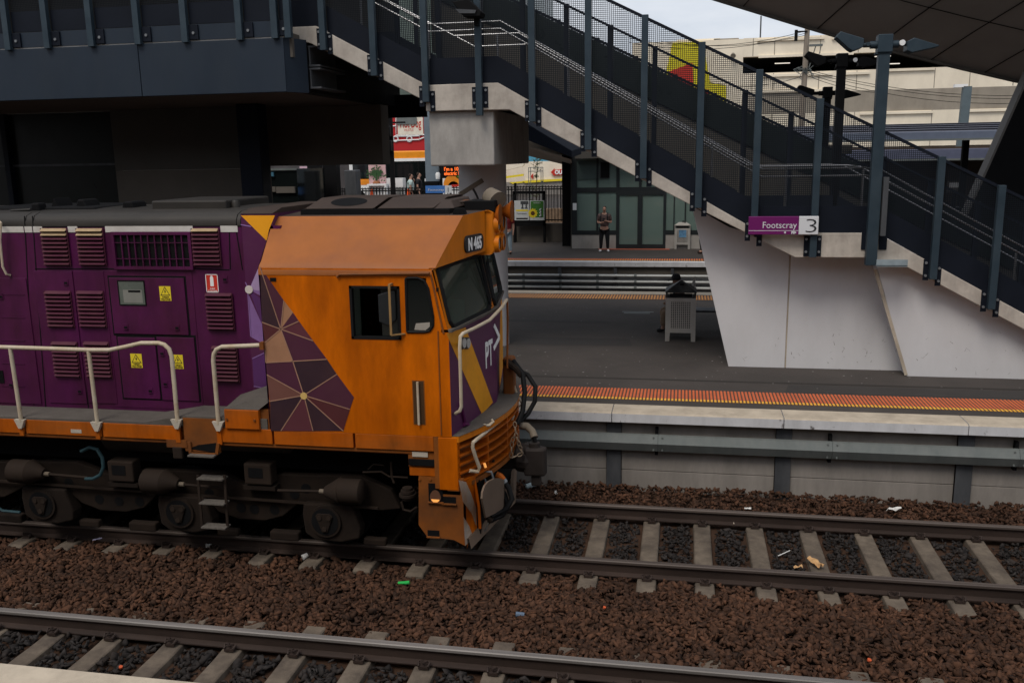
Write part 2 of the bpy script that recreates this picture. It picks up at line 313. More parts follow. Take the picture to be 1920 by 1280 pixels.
# ================================================================== SETTING: ground, tracks, platforms
TY = (9.69, 11.37); NY = (5.89, 7.555)          # rail centre lines of the two tracks
X0, X1 = -17.0, 11.0
struct(MB().box(-500, 500, -200, 800, -3.0, -1.0).build('ground', 'bed'))
struct(MB().box(-40, 40, -3, 12.62, -0.6, -0.255).build('ballast_bed', 'bed'))
struct(MB().box(-40, 40, 24.3, 31.3, -0.9, -0.5).build('track_pit_floor', 'bed'))

def stones(name, count, yr, xr, mats, smin, smax, zc, seed, label, zfun=None, skip=None):
    rng = np.random.default_rng(seed)
    # a set of angular crushed-stone shapes, each the hull of a few random points
    tv, tf = [], []
    for k in range(16):
        bm = bmesh.new(); pts = rng.normal(size=(8, 3)); pts /= np.linalg.norm(pts, axis=1, keepdims=True)
        for p in pts * rng.uniform(0.8, 1.15, (8, 1)): bm.verts.new(p)
        g = bmesh.ops.convex_hull(bm, input=bm.verts[:]); bmesh.ops.triangulate(bm, faces=bm.faces[:])
        bmesh.ops.delete(bm, geom=[v for v in bm.verts if not v.link_faces], context='VERTS'); bm.verts.index_update()
        tv.append(np.array([v.co for v in bm.verts])); tf.append(np.array([[v.index for v in f.verts] for f in bm.faces])); bm.free()
    x = rng.uniform(xr[0], xr[1], count); y = rng.uniform(yr[0], yr[1], count)
    if skip is not None:
        k = ~skip(x, y); x, y = x[k], y[k]; count = len(x)
    z = zc + rng.uniform(-0.02, 0.022, count) + 0.018 * np.sin(x * 2.3) * np.sin(y * 3.1 + x)
    if zfun is not None: z = z + zfun(x, y)
    kind = rng.integers(0, 16, count); VV, FF, base = [], [], 0
    for t in range(16):
        i = np.nonzero(kind == t)[0]; c_ = len(i); nv = len(tv[t])
        s = (smin + (smax - smin) * rng.random(c_) ** 1.6)[:, None, None]
        V = tv[t][None] * s * np.stack([rng.uniform(0.9, 1.5, c_), rng.uniform(0.75, 1.2, c_), rng.uniform(0.34, 0.66, c_)], 1)[:, None]
        q = rng.normal(size=(c_, 4)) * np.array([1, .30, .30, 1]); q /= np.linalg.norm(q, axis=1, keepdims=True); a, b, c, d = q.T
        Rm = np.stack([1 - 2 * (c * c + d * d), 2 * (b * c - a * d), 2 * (b * d + a * c), 2 * (b * c + a * d), 1 - 2 * (b * b + d * d), 2 * (c * d - a * b), 2 * (b * d - a * c), 2 * (c * d + a * b), 1 - 2 * (b * b + c * c)], 1).reshape(c_, 3, 3)
        V = np.einsum('nij,nkj->nki', Rm, V) + np.stack([x[i], y[i], z[i]], 1)[:, None]
        F = tf[t][None] + (np.arange(c_) * nv)[:, None, None] + base; base += c_ * nv
        VV.append(V.reshape(-1, 3)); FF.append(F.reshape(-1, 3))
    V = np.concatenate(VV); F = np.concatenate(FF)
    me = bpy.data.meshes.new(name); nf = len(F)
    me.vertices.add(len(V)); me.vertices.foreach_set('co', V.astype(np.float32).ravel())
    me.loops.add(nf * 3); me.loops.foreach_set('vertex_index', F.astype(np.int32).ravel())
    me.polygons.add(nf); me.polygons.foreach_set('loop_start', np.arange(0, nf * 3, 3, dtype=np.int32))
    me.update(calc_edges=True); me.materials.append(K[mats])
    o = bpy.data.objects.new(name, me); C.objects.link(o)
    return tag(o, label, None, None, 'stuff')
SP = 0.665
def on_sleeper_a(x, y): 
    fx = np.abs(((x + 0.326 + SP / 2) % SP) - SP / 2); return (fx < 0.15) & (y > 9.33) & (y < 11.75)
def on_sleeper_b(x, y):
    fx = np.abs(((x + 1.657 + SP / 2) % SP) - SP / 2); return (fx < 0.15) & (y > 4.6) & (y < 8.13)
def on_rail(x, y): return sum((np.abs(y - c) < 0.085) for c in TY + NY) > 0
rails_a = lambda x, y: on_sleeper_a(x, y) | on_rail(x, y)
rails_b = lambda x, y: on_sleeper_b(x, y) | on_rail(x, y)
hump = lambda x, y: 0.02 * np.sin(x * 0.9 + 1) + 0.03 * np.exp(-((y - 8.55) / 0.5) ** 2)
stones('ballast_stones', 30000, (7.62, 9.62), (-12.5, 6.6), 'rust_ballast', 0.034, 0.060, -0.206, 1, 'rusty brown crushed stone ballast between the two tracks', hump, rails_a)
stones('ballast_stones', 9000, (11.44, 12.56), (-9, 7.5), 'rust_ballast', 0.028, 0.050, -0.205, 2, 'rusty brown crushed stone ballast along the foot of the platform wall', lambda x, y: 0.035 * (y - 11.4), rails_a)
stones('ballast_stones', 13500, (9.76, 11.30), (-10, 7), 'dark_ballast', 0.024, 0.046, -0.222, 3, 'dark oily ballast between the rails under the locomotive', None, rails_a)
stones('ballast_stones', 12500, (5.4, 7.50), (-8.5, 4.5), 'dark_ballast', 0.030, 0.056, -0.215, 4, 'dark grey ballast between the rails of the nearest track', None, rails_b)

def rail(yc, label, top):
    pr = [(-0.075, -0.172), (0.075, -0.172), (0.075, -0.160), (0.012, -0.142), (0.010, -0.048), (0.036, -0.036), (0.036, -0.008), (0.028, 0), (-0.028, 0), (-0.036, -0.008), (-0.036, -0.036), (-0.010, -0.048), (-0.012, -0.142), (-0.075, -0.160)]
    m = MB().prism([(X0, yc + a, b) for a, b in pr], (X1 - X0, 0, 0))
    r = m.build('rail', 'rail', origin=(0, yc, 0))
    tag(r, label, 'rail')
    MB().prism([(X0, yc - .0375, -.030), (X0, yc - .0375, -.006), (X0, yc - .029, .002), (X0, yc + .029, .002), (X0, yc + .0375, -.006), (X0, yc + .0375, -.030)], (X1 - X0, 0, 0)).build('running_surface', top, r)
rail(TY[0], 'near rail of the track carrying the locomotive', 'railtop')
rail(TY[1], 'far rail of the locomotive track, beside the platform wall', 'railtop')
rail(NY[1], 'polished rail of the nearest track, crossing the bottom of the picture', 'railtop_bright')
rail(NY[0], 'rail of the nearest track, closest to the camera platform', 'railtop_bright')

def sleeper(xc, y0, y1, rails, label, group):
    t = thing('sleeper', (xc, (y0 + y1) / 2, -0.173), label, 'sleeper', group)
    m = MB(); pr = [(-0.13, -0.16), (0.13, -0.16), (0.105, -0.002), (0.092, 0.008), (-0.092, 0.008), (-0.105, -0.002)]
    ys = [y0, y0 + 0.04, rails[0] - 0.22, rails[0] + 0.25, rails[1] - 0.25, rails[1] + 0.22, y1 - 0.04, y1]
    zs = [-0.03, -0.004, -0.004, -0.026, -0.026, -0.004, -0.004, -0.03]; n = len(pr)
    vs = []; fs = []
    for y, dz in zip(ys, zs): vs += [(xc + a, y, -0.173 + b + dz) for a, b in pr]
    for i in range(len(ys) - 1):
        for j in range(n): fs.append((i * n + j, (i + 1) * n + j, (i + 1) * n + (j + 1) % n, i * n + (j + 1) % n))
    fs += [list(range(n)), list(range(len(vs) - 1, len(vs) - n - 1, -1))]
    m.add(vs, fs).build('sleeper_body', 'sleeper', t)
    for yc in rails:
        for sgn in (-1, 1):
            c = MB()
            yy = yc + sgn * 0.105
            c.box(xc - 0.05, xc + 0.05, yy - 0.03, yy + 0.035, -0.172, -0.145)
            c.tube([(xc - 0.045, yy + sgn * 0.03, -0.14), (xc - 0.06, yy - sgn * 0.015, -0.115), (xc - 0.02, yy - sgn * 0.03, -0.12), (xc, yy + sgn * 0.035, -0.105), (xc + 0.03, yy - sgn * 0.03, -0.12), (xc + 0.06, yy - sgn * 0.01, -0.115), (xc + 0.045, yy + sgn * 0.03, -0.14)], 0.011, 6)
            c.build('rail_clip', 'rail', t, smooth=True)
    return t
LA = 'weathered concrete sleeper across the locomotive track, one of its even row'
LB = 'pale concrete sleeper across the nearest track, one of its even row'
s0 = sleeper(-0.326 - SP * 12, 9.33, 11.83, TY, LA, 'sleepers of the locomotive track')
for k in range(1, 25): dup(s0, s0.location + Vector((SP * k + random.uniform(-0.012, 0.012), random.uniform(-0.02, 0.02), 0)))
s1 = sleeper(-1.657 - SP * 8, 5.0, 8.06, NY, LB, 'sleepers of the nearest track')
for k in range(1, 16): dup(s1, s1.location + Vector((SP * k + random.uniform(-0.012, 0.012), 0, 0)))

# ---- near platform (only its kerb corner shows at the bottom left)
o = struct(MB().box(-30, 10, -6, 5.225, 0.70, ZP).build('near_platform', 'coping', bevel=0.01)); tag(o, None)
# ---- unseen block added behind the camera to keep low sky light off the tracks
sb_ = thing('sky_blocker', (0, -6, ZP), 'unseen dark brown block added behind the viewer to cut low sky light', 'building')
MB().box(-32, 32, -12, -6, ZP - .003, 9.5).build('wall', mat('blocker_brown', (.10, .075, .06), .9, var=.2), sb_)
MB().box(-33, 33, -12.5, -5.2, 9.503, 9.8).build('roof', 'roofsoffit', sb_)
# ---- island platform
PE = 12.43
pf = struct(MB().box(-40, 40, PE + 0.43, 23.70, -0.5, ZP - 0.003).build('platform', 'asphalt'))
jx = [-0.939 + 2.378 * k for k in range(-12, 14)]
for i in range(len(jx) - 1):
    c = MB(); a, b = jx[i] + 0.006, jx[i + 1] - 0.006
    c.add([(a, PE, 0.832), (b, PE, 0.832), (b, PE, 0.957), (a, PE, 0.957)], [(0, 1, 2, 3)], 1)
    c.add([(a, PE, 0.957), (b, PE, 0.957), (b, PE + 0.03, 0.976), (a, PE + 0.03, 0.976)], [(0, 1, 2, 3)], 0)
    c.add([(a, PE + 0.03, 0.976), (b, PE + 0.03, 0.976), (b, PE + 0.43, 0.980), (a, PE + 0.43, 0.980)], [(0, 1, 2, 3)], 0)
    c.add([(a, PE, 0.832), (a, PE + 0.43, 0.832), (b, PE + 0.43, 0.832), (b, PE, 0.832)], [(0, 1, 2, 3)], 0)
    for xx, od in ((a, (0, 1, 2, 3, 4)), (b, (4, 3, 2, 1, 0))):
        vs = [(xx, PE, 0.832), (xx, PE, 0.957), (xx, PE + 0.03, 0.976), (xx, PE + 0.43, 0.980), (xx, PE + 0.43, 0.832)]; c.add(vs, [od], 1)
    c.build('coping_slab', ['coping', 'coping_white'], pf)
K['tac_o'] = mat('tac_o', (0.62, 0.14, 0.05), 0.6, var=0.12, scale=6, dirt=(0.30, 0.07, 0.04), damt=0.5, dscale=2)
K['tac_y'] = mat('tac_y', (0.80, 0.42, 0.05), 0.6, var=0.1)
K['tac_o2'] = mat('tac_o2', (0.52, 0.22, 0.05), 0.6, var=0.12)
K['tac_base'] = mat('tac_base', (0.10, 0.055, 0.04), 0.8, var=0.1)
K['tac_red'] = mat('tac_red', (0.35, 0.09, 0.05), 0.7, var=0.1)
def tactile(y0, y1, x0, x1, step, mats, near_tip=True, parent=pf):
    m = MB(); m.box(x0, x1, y0 - 0.01, y1 + 0.01, ZP - 0.003, ZP + 0.002, 2)
    n = int((x1 - x0) / step)
    for i in range(n):
        xc = x0 + step * (i + 0.5); hw = step * 0.30
        t = 0.10 if near_tip else 0.0
        if t: m.prism([(xc - hw, y0, ZP + 0.002), (xc + hw, y0, ZP + 0.002), (xc + hw * .7, y0, ZP + 0.007), (xc - hw * .7, y0, ZP + 0.007)], (0, t, 0), 1)
        m.prism([(xc - hw, y0 + t, ZP + 0.002), (xc + hw, y0 + t, ZP + 0.002), (xc + hw * .7, y0 + t, ZP + 0.007), (xc - hw * .7, y0 + t, ZP + 0.007)], (0, y1 - y0 - t, 0), 0)
    m.build('tactile_strip', mats, parent)
tactile(13.16, 13.80, -6, 7.2, 0.0525, ['tac_o', 'tac_y', 'tac_base'])
tactile(22.85, 23.55, -7, 3, 0.075, ['tac_o2', 'tac_y', 'tac_base'], False)
MB().box(-40, 40, 23.70, 24.2, 0.80, ZP + 0.002).build('far_coping', 'coping', pf, bevel=0.01)
MB().box(-40, 40, 14.42, 14.5, ZP - 0.003, ZP + 0.001).build('asphalt_seam', mat('seamdark', (.035, .031, .028), .9), pf)
for a, b, y in ((-1.35, -0.62, 20.9), (-1.30, -0.70, 20.72)): MB().box(a, b, y, y + 0.10, ZP - 0.003, ZP + 0.003).build('drain_cover', 'galv', pf)
# worn patches, gum spots and crumbs on the asphalt
K['asphalt_patch'] = mat('asphalt_patch', (.045, .041, .039), .92, var=.12, scale=2, bump=.3, bscale=120); K['gum'] = mat('gum', (.20, .19, .18), .9, island=.5)
m = MB(); r = random.Random(11)
for k in range(240):
    x, y = r.uniform(-4.5, 7), r.choice((r.uniform(13.9, 23), r.uniform(14, 16.5))); q = r.uniform(.006, .02); n = 6
    m.add([(x + q * math.cos(t) * r.uniform(.7, 1.3), y + 1.2 * q * math.sin(t), ZP + .001) for t in [2 * math.pi * j / n for j in range(n)]], [list(range(n))])
m.build('gum_spots', 'gum', pf)
m = MB()
for (xa, xb, ya, yb) in ((-3.2, -.9, 17.0, 17.75), (1.6, 7.5, 13.86, 14.38), (-6, -1.5, 19.4, 19.7)): m.add([(xa, ya, ZP + .0005), (xb, ya + .05, ZP + .0005), (xb - .1, yb, ZP + .0005), (xa + .1, yb - .03, ZP + .0005)], [(0, 1, 2, 3)])
m.build('asphalt_patch', 'asphalt_patch', pf)
# ---- retaining wall of the island platform
rw = thing('retaining_wall', (0, 12.62, -0.3), 'grey concrete panel wall with dark steel columns under the platform edge', 'wall')
cols = [-0.935 + 2.378 * k + 0.02 for k in range(-6, 8)]
for i in range(len(cols) - 1):
    for za, zb in ((-0.5, 0.065), (0.073, 0.83)):
        p = MB().box(cols[i] + 0.11, cols[i + 1] - 0.11, 12.585, 12.75, za, zb).build('wall_panel', 'retain', rw, bevel=0.006)
for x in cols:
    c = MB().box(x - 0.105, x + 0.105, 12.545, 12.558, -0.5, 0.83).box(x - 0.012, x + 0.012, 12.558, 12.76, -0.5, 0.83)
    c.build('steel_column', 'steelpost', rw)
gr = thing('guard_rail', (0, 12.45, 0.5), 'galvanised steel trough rail running along the platform wall', 'guard rail')
zt, zm, zb = 0.640, 0.535, 0.410
jn = [-0.28 + 2.378 * k for k in range(-6, 7)]
for i in range(len(jn) - 1):
    a, b = jn[i] + 0.002, jn[i + 1] - 0.002; pr = [(12.50, zt + 0.012), (12.455, zt), (12.40, zm), (12.455, zb), (12.50, zb - 0.01), (12.49, zb + 0.02), (12.42, zm), (12.49, zt - 0.02)]
    m = MB().prism([(a, y, z) for y, z in pr], (b - a, 0, 0))
    for xx in (a + 0.06, b - 0.06):
        for z, y in ((zt - 0.02, 12.44), (zb + 0.025, 12.435)): m.cyl((xx, y + 0.02, z), (xx, y - 0.012, z), 0.014, 8)
    m.build('rail_section', 'galv', gr)
for x in [jn[i] - 0.02 for i in range(len(jn))] + []:
    MB().box(x - 0.022, x + 0.022, 12.50, 12.60, zb - 0.07, zt + 0.10).build('bracket', 'black', gr)
# ---- second platform beyond the sunken tracks
p2 = struct(MB().box(-80, 60, 31.35, 41.0, -1.0, ZP - 0.003).build('far_platform', 'asphalt'))
MB().box(-80, 60, 31.1, 31.35, 0.80, ZP + 0.002).build('far_coping', 'coping_white', p2, bevel=0.01)
MB().box(-80, 60, 31.22, 31.35, 0.45, 0.80).build('wall_face', 'darkconc', p2)
tactile(31.5, 32.05, -7, 3, 0.085, ['tac_o', 'tac_y', 'tac_base'], True, p2)
# apron in front of the waiting room doors
p = MB(); a = PZ(1120, 469); b = PZ(1255, 469); p.box(a.x, b.x, 35.25, 35.58, ZP - 0.003, ZP + 0.004).build('door_apron', 'tac_red', p2)
pp = thing('pipe_run', (0, 31.0, 0.2), 'three galvanised pipes along the wall of the far platform', 'pipes')
for z in (0.505, 0.298, 0.091, -0.12): MB().tube([(-40, 30.98, z), (30, 30.98, z)], 0.052, 8).build('pipe', 'galvpipe', pp, smooth=True)
for x in np.arange(-12, 6, 1.95): MB().box(x - 0.05, x + 0.05, 31.04, 31.22, -0.5, 0.75).build('pipe_bracket', 'steelpost', pp)
for x in np.arange(-12, 6, 1.3):
    for z in (0.505, 0.298, 0.091): MB().cyl((x, 30.98, z), (x + 0.09, 30.98, z), 0.064, 8).build('pipe_collar', 'galv', pp)
o = tag(MB().box(-80, 60, 31.23, 31.34, -0.9, 0.45).build('far_platform_wall', 'steelpost'), 'dark wall below the far platform edge, behind the pipes', 'wall')

# ================================================================== STAIRCASE
YS = 14.90; YW = 4.05
topline = lambda x: 6.688 - 0.4984 * (x + 0.662)
def sx(pts): return [XZ(a, b, YS) for a, b in pts]
up_t = sx([(549, 50), (592, 50), (799, 158), (933, 157), (1428, 438), (1622, 436), (1650, 440), (2300, 796)])
up_b = sx([(549, 73), (583, 82), (798, 190), (799, 208), (869, 209), (955, 205), (1040, 252), (1296, 385), (1491, 482), (1624, 484), (1699, 500), (2300, 820)])
# level landings
def lev(L, i, j): z = (L[i][1] + L[j][1]) / 2; L[i] = (L[i][0], z); L[j] = (L[j][0], z)
lev(up_t, 0, 1); lev(up_t, 2, 3); lev(up_t, 4, 5); lev(up_b, 4, 5); lev(up_b, 8, 9); lev(up_b, 3, 4)
st = thing('staircase', (0, YS + 2, ZP), 'concrete platform staircase with dark blue posts, mesh sides and pale stringers', 'staircase')
poly = [(x, YS, z) for x, z in up_t] + [(x, YS, z) for x, z in reversed(up_b)]
def strip_poly(m, L1, L2, y0, y1):
    """closed profile prism between y0 and y1, as quads column by column so that it stays clean"""
    xs = sorted({round(p[0], 4) for p in L1 + L2})
    def ev(L, x):
        for i in range(len(L) - 1):
            if L[i][0] - 1e-6 <= x <= L[i + 1][0] + 1e-6 and L[i + 1][0] > L[i][0]:
                t = (x - L[i][0]) / (L[i + 1][0] - L[i][0]); return L[i][1] + t * (L[i + 1][1] - L[i][1])
        return L[-1][1] if x > L[-1][0] else L[0][1]
    T = [(x, ev(L1, x)) for x in xs]; B = [(x, ev(L2, x)) for x in xs]
    m.prism([(x, y0, z) for x, z in T] + [(x, y0, z) for x, z in reversed(B)], (0, y1 - y0, 0))
    return T, B
m = MB(); strip_poly(m, up_t, up_b, YS, YS + 0.28); m.build('stringer', 'stringer', st, bevel=0.012)
m = MB(); strip_poly(m, up_t, up_b, YS + YW - 0.25, YS + YW); m.build('stringer', 'stringer', st)
# treads as stepped slabs between the stringers
def evl(L, x):
    for i in range(len(L) - 1):
        if L[i][0] <= x <= L[i + 1][0] and L[i + 1][0] > L[i][0]:
            t = (x - L[i][0]) / (L[i + 1][0] - L[i][0]); return L[i][1] + t * (L[i + 1][1] - L[i][1])
    return L[-1][1] if x > L[-1][0] else L[0][1]
xs = []; x = up_t[0][0]
prof = []
while x < up_t[-1][0]:
    z = evl(up_t, x + 0.33) - 0.02; prof += [(x, z), (x + 0.33, z)]; x += 0.33
lowp = [(x, evl(up_b, x) + 0.06) for x in [prof[0][0]] + [p[0] for p in up_b if prof[0][0] < p[0] < prof[-1][0]] + [prof[-1][0]]]
m = MB().prism([(x, YS + 0.285, z) for x, z in prof] + [(x, YS + 0.285, z) for x, z in reversed(lowp)], (0, YW - 0.54, 0))
m.build('treads', mat('treadsdark', (.035, .032, .029), .8), st)
# posts with bolted base plates
def post_shape(m, x, y, zb, zt, wd=0.105, dp=0.10):
    m.box(x - wd / 2, x + wd / 2, y - dp, y, zb, zt)
    return m
posts = [(608, 95), (703, 143), (800, 192), (900, 217), (999, 229), (1103, 281), (1206, 335), (1309, 390), (1413, 440), (1523, 482), (1748, 523), (1857, 579), (1968, 640), (2078, 697), (2188, 754)]
pxs = []
for px, py in posts:
    x, zb = XZ(px, py, YS - 0.05); pxs.append(x)
    zt = topline(x) + 0.03; zl = evl(up_b, x)
    p = post_shape(MB(), x, YS - 0.012, zb, zt).build('post', 'navypost', st, bevel=0.006)
    zc = (evl(up_t, x) + evl(up_b, x)) / 2
    sl = -0.46 if abs(evl(up_b, x + 0.2) - evl(up_b, x - 0.2)) > 0.05 else 0
    for sg in (-1, 1):
        xa = x + sg * 0.092; dz = sl * sg * 0.092
        pl = MB().box(xa - 0.042, xa + 0.042, YS - 0.014, YS - 0.003, zc + dz - 0.175, zc + dz + 0.155).build('base_plate', 'navydark', p)
        b = MB()
        for q in (-0.10, 0.10): b.cyl((xa + sg * 0.006, YS - 0.01, zc + dz + q), (xa + sg * 0.006, YS - 0.034, zc + dz + q), 0.021, 10)
        b.build('bolt', 'bolt', p, smooth=True)
# the bay sides: solid kick panel below, woven mesh above, sloping top rail
xe = [up_t[0][0] - 0.1] + sorted(pxs + [XZ(1640, 480, YS)[0]]) + [8.3]
for side, y, mm in (('near', YS + 0.03, 'meshnear'), ('far', YS + YW - 0.02, 'meshfar')):
    for i in range(len(xe) - 1):
        a, b = xe[i] + 0.045, xe[i + 1] - 0.045
        brk = [a] + [p[0] for p in up_t if a < p[0] < b] + [b]
        lo = [(x, evl(up_t, x) + 0.006) for x in brk]; mid = [(x, evl(up_t, x) + 0.42) for x in brk]; hi = [(x, topline(x) - 0.01) for x in brk]
        if min(h[1] - m_[1] for h, m_ in zip(hi, mid)) < 0.2: continue
        m = MB().prism([(x, y, z) for x, z in lo] + [(x, y, z) for x, z in reversed(mid)], (0, 0.012, 0)); m.build('kick_panel', 'navydark', st)
        m = MB()
        for j in range(len(brk) - 1):
            m.add([(mid[j][0], y, mid[j][1]), (mid[j + 1][0], y, mid[j + 1][1]), (hi[j + 1][0], y, hi[j + 1][1]), (hi[j][0], y, hi[j][1])], [(0, 1, 2, 3)])
        m.build('mesh_panel', mm, st)
    m = MB().bar((xe[0], y, topline(xe[0])), (xe[-1], y, topline(xe[-1])), 0.03, 0.045); m.build('top_rail', 'navydark', st)
    if side == 'far':
        for x in [XZ(px, 300, YS)[0] for px in ()] + [-0.61 + 0.893 * k for k in range(-6, 9)]:
            if abs(x - 2.95) < 0.2: continue
            post_shape(MB(), x, YS + YW + 0.1, evl(up_b, x) - 0.05, topline(x) + 0.03).build('post', 'navydark', st)
# handrails
def railpath(y, h, off=0.0):
    pts = []
    for x, z in up_t: pts.append((x + off, y, z + h))
    return pts
for y, h in ((YS + 0.32, 1.00), (YS + 0.30, 0.88), (YS + 2.0, 1.02), (YS + YW - 0.35, 1.02)):
    MB().tube(railpath(y, h), 0.014, 8).build('handrail', 'stainless', st, smooth=True)
m = MB()
for x in np.arange(-6, 6.4, 1.3): m.tube([(x, YS + 2.0, evl(up_t, x)), (x, YS + 2.0, evl(up_t, x) + 1.0)], 0.02, 6)
m.build('handrail_support', 'stainless', st)
# support walls under the lower flights
wl = thing('stair_wall', (1.5, 15.55, ZP), 'pale grey slanted concrete wall under the middle of the staircase', 'wall')
def wpoly(pts, Y): return [(*XZ(a, b, Y),) for a, b in pts]
A = wpoly([(1297, 388), (1366, 686), (1473, 690.5), (1482, 476)], 15.55); zz = ZP - 0.02
za = [evl(up_b, A[0][0]) + 0.03, evl(up_b, A[3][0]) + 0.03]
xj = A[3][0]
m = MB().prism([(A[0][0] - 0.02, 15.55, evl(up_b, A[0][0]) + 0.05), (A[1][0], 15.55, zz), (xj - 0.012, 15.55, zz), (xj - 0.012, 15.55, evl(up_b, xj) + 0.05)], (0, 3.0, 0))
m.build('wall_panel', 'stairwall', wl, bevel=0.008)
xr = PZ(1695, 693).x + 0.05
m = MB().prism([(xj + 0.012, 15.55, zz), (xr, 15.55, zz), (xr, 15.55, 3.05), (2.9, 15.55, evl(up_b, 2.9) + 0.03), (xj + 0.012, 15.55, evl(up_b, xj) + 0.05)], (0, 3.0, 0)); m.build('wall_panel', 'stairwall', wl)
MB().box(xj - 0.012, xj + 0.012, 15.57, 15.7, zz, evl(up_b, xj)).build('joint_seal', 'coping', wl)
YR = 15.17
q0 = XZ(1638, 500, YR); q1 = PZ(1700, 704); wr = thing('stair_wall', (4.5, YR, ZP), 'pale grey concrete wall under the lowest flight, with a slanted left edge', 'wall')
x2 = 7.5
m = MB().prism([(q0[0], YR, evl(up_b, q0[0]) + 0.02), (q1.x, YR, zz), (x2, YR, zz), (x2, YR, evl(up_b, 7.5) + 0.02)] + [(x, YR, evl(up_b, x) + 0.02) for x in (6.4, 5.5, 4.6, 3.7, up_b[10][0])], (0, 3.3, 0))
m.build('wall_panel', 'stairwall', wr, bevel=0.01)
p1 = PY(1641, 505, YR - 0.01); p2_ = PY(1699, 703, YR - 0.01)
MB().bar((p1.x, YR - 0.004, p1.z), (p2_.x, YR - 0.004, p2_.z), 0.05, 0.02, up=(0, 1, 0)).build('edge_strip', 'coping', wr)
K['scuff'] = mat('scuff', (.16, .14, .13), .8)
def scuffs(Y, xa, xb, n, seed, parent):
    r = random.Random(seed); m = MB()
    for k in range(n):
        x = r.uniform(xa, xb); z = ZP + 0.04 + abs(r.gauss(0, .35)); a = r.uniform(-1.2, 1.2) + math.pi / 2; L_ = r.uniform(.015, .07); w_ = r.uniform(.002, .006)
        dx, dz = math.cos(a) * L_, math.sin(a) * L_
        m.add([(x - w_, Y - .001, z), (x + w_, Y - .001, z), (x + dx + w_ * .4, Y - .001, z + dz), (x + dx - w_ * .4, Y - .001, z + dz)], [(0, 1, 2, 3)])
    m.build('scuff_marks', 'scuff', parent)
scuffs(15.55, 1.05, 3.4, 34, 3, wl); scuffs(YR, 3.75, 6.4, 30, 4, wr)
# bracket tray by the lamp pole
p = PY(1640, 497, YS - 0.1); q = PY(1699, 487, YS - 0.1)
tag(MB().box(p.x, q.x, YS - 0.22, YS - 0.02, p.z, p.z + 0.012).box(p.x, q.x, YS - 0.22, YS - 0.21, p.z - 0.01, p.z + 0.10).build('cable_tray', 'galvplate'), 'short galvanised tray beside the foot of the tall lamp pole', 'tray')

# third, farther balustrade (moving-stair side)
es = thing('escalator', (0, 23, ZP), 'dark escalator flank with mesh balustrade behind the staircase', 'escalator')
e = [XZ(a, b, 22.6) for a, b in ((1120, 75), (1189, 108), (1258, 141), (1327, 172))]
sl = (e[3][1] - e[0][1]) / (e[3][0] - e[0][0]); el = lambda x: e[0][1] + sl * (x - e[0][0])
xl = [e[0][0] + 0.93 * k for k in range(-4, 12)]
for x in xl: post_shape(MB(), x, 22.6, el(x) - 1.6, el(x) + 0.04).build('post', 'navydark', es)
for i in range(len(xl) - 1):
    a, b = xl[i] + 0.05, xl[i + 1] - 0.05
    MB().add([(a, 22.6, el(a) - 0.9), (b, 22.6, el(b) - 0.9), (b, 22.6, el(b)), (a, 22.6, el(a))], [(0, 1, 2, 3)]).build('mesh_panel', 'meshfar', es)
MB().bar((xl[0], 22.6, el(xl[0])), (xl[-1], 22.6, el(xl[-1])), 0.05, 0.06).build('top_rail', 'navydark', es)
a, b = xl[0], xl[-1]
MB().prism([(a, 21.2, el(a) - 0.85), (b, 21.2, el(b) - 0.85), (b, 21.2, el(b) - 2.1), (a, 21.2, el(a) - 2.1)], (0, 1.45, 0)).build('truss', 'darkwall', es)
MB().prism([(a, 21.15, el(a) - 0.15), (b, 21.15, el(b) - 0.15), (b, 21.15, el(b) - 0.85), (a, 21.15, el(a) - 0.85)], (0, 0.05, 0)).build('balustrade', mat('tintpanel', (0.012, 0.017, 0.016), 0.3, spec=.2), es)

# pier and pier cap under the upper landing
pr = thing('pier', (-3.72, 16.9, ZP), 'pale concrete pier cap on a round grey column under the upper landing', 'pier')
xa, xb = XZ(807, 300, YS + 0.1)[0], XZ(927, 300, YS + 0.1)[0]; zc0 = XZ(927, 310, YS + 0.1)[1]; zc1 = up_b[4][1] + 0.01
MB().box(xa, xb, YS + 0.1, YS + 3.6, zc0, zc1).build('pier_cap', 'cap', pr, bevel=0.025)
cx, cz = XZ(905, 350, 17.0); MB().tube([(cx, 17.0, ZP), (cx, 17.0, zc0)], 0.455, 40).build('column', 'stairwall', pr, smooth=True)
cr_ = MB()
p = PY(862, 365, 16.2); q = PY(905, 338, 16.2)
ctv = thing('security_camera', (p.x, 16.4, p.z), 'grey security camera bracketed to the round column', 'camera')
MB().bar(p, q, 0.075, 0.08).build('camera_body', 'tanmetal', ctv, bevel=0.008)
pm = PY(893, 365, 16.35); MB().tube([(*PY(885, 350, 16.2),), pm, (pm.x, 16.55, pm.z - 0.12)], 0.022, 6).build('bracket', 'steelpost', ctv)

# ================================================================== FOOTBRIDGE on the left
YB = 14.47; xbr = -6.50; ob = thing('footbridge', (-11, 17, 5.7), 'dark navy footbridge with deep fascia and mesh sides over the locomotive', 'footbridge')
zt, zb = XZ(300, 80, YB)[1], 5.70
zt = 6.56
jx = XZ(262, 130, YB)[0]
MB().box(-26, jx - 0.006, YB, YB + 0.1, zb, zt).build('fascia_panel', 'navy', ob, bevel=0.008)
MB().box(jx + 0.006, xbr, YB, YB + 0.1, zb, zt).build('fascia_panel', 'navy', ob, bevel=0.008)
MB().box(-26, xbr + 0.004, YB + 0.03, YB + 0.10, zt - 0.05, zt + 0.02).build('ledge', 'cap', ob)
MB().prism([(xbr, YB + 0.02, zb), (xbr, YB + 0.02, zt), (xbr + 0.22, YB + 0.42, zt), (xbr + 0.22, YB + 0.42, zb)], (-0.05, 0.02, 0)).build('end_panel', 'navy', ob)
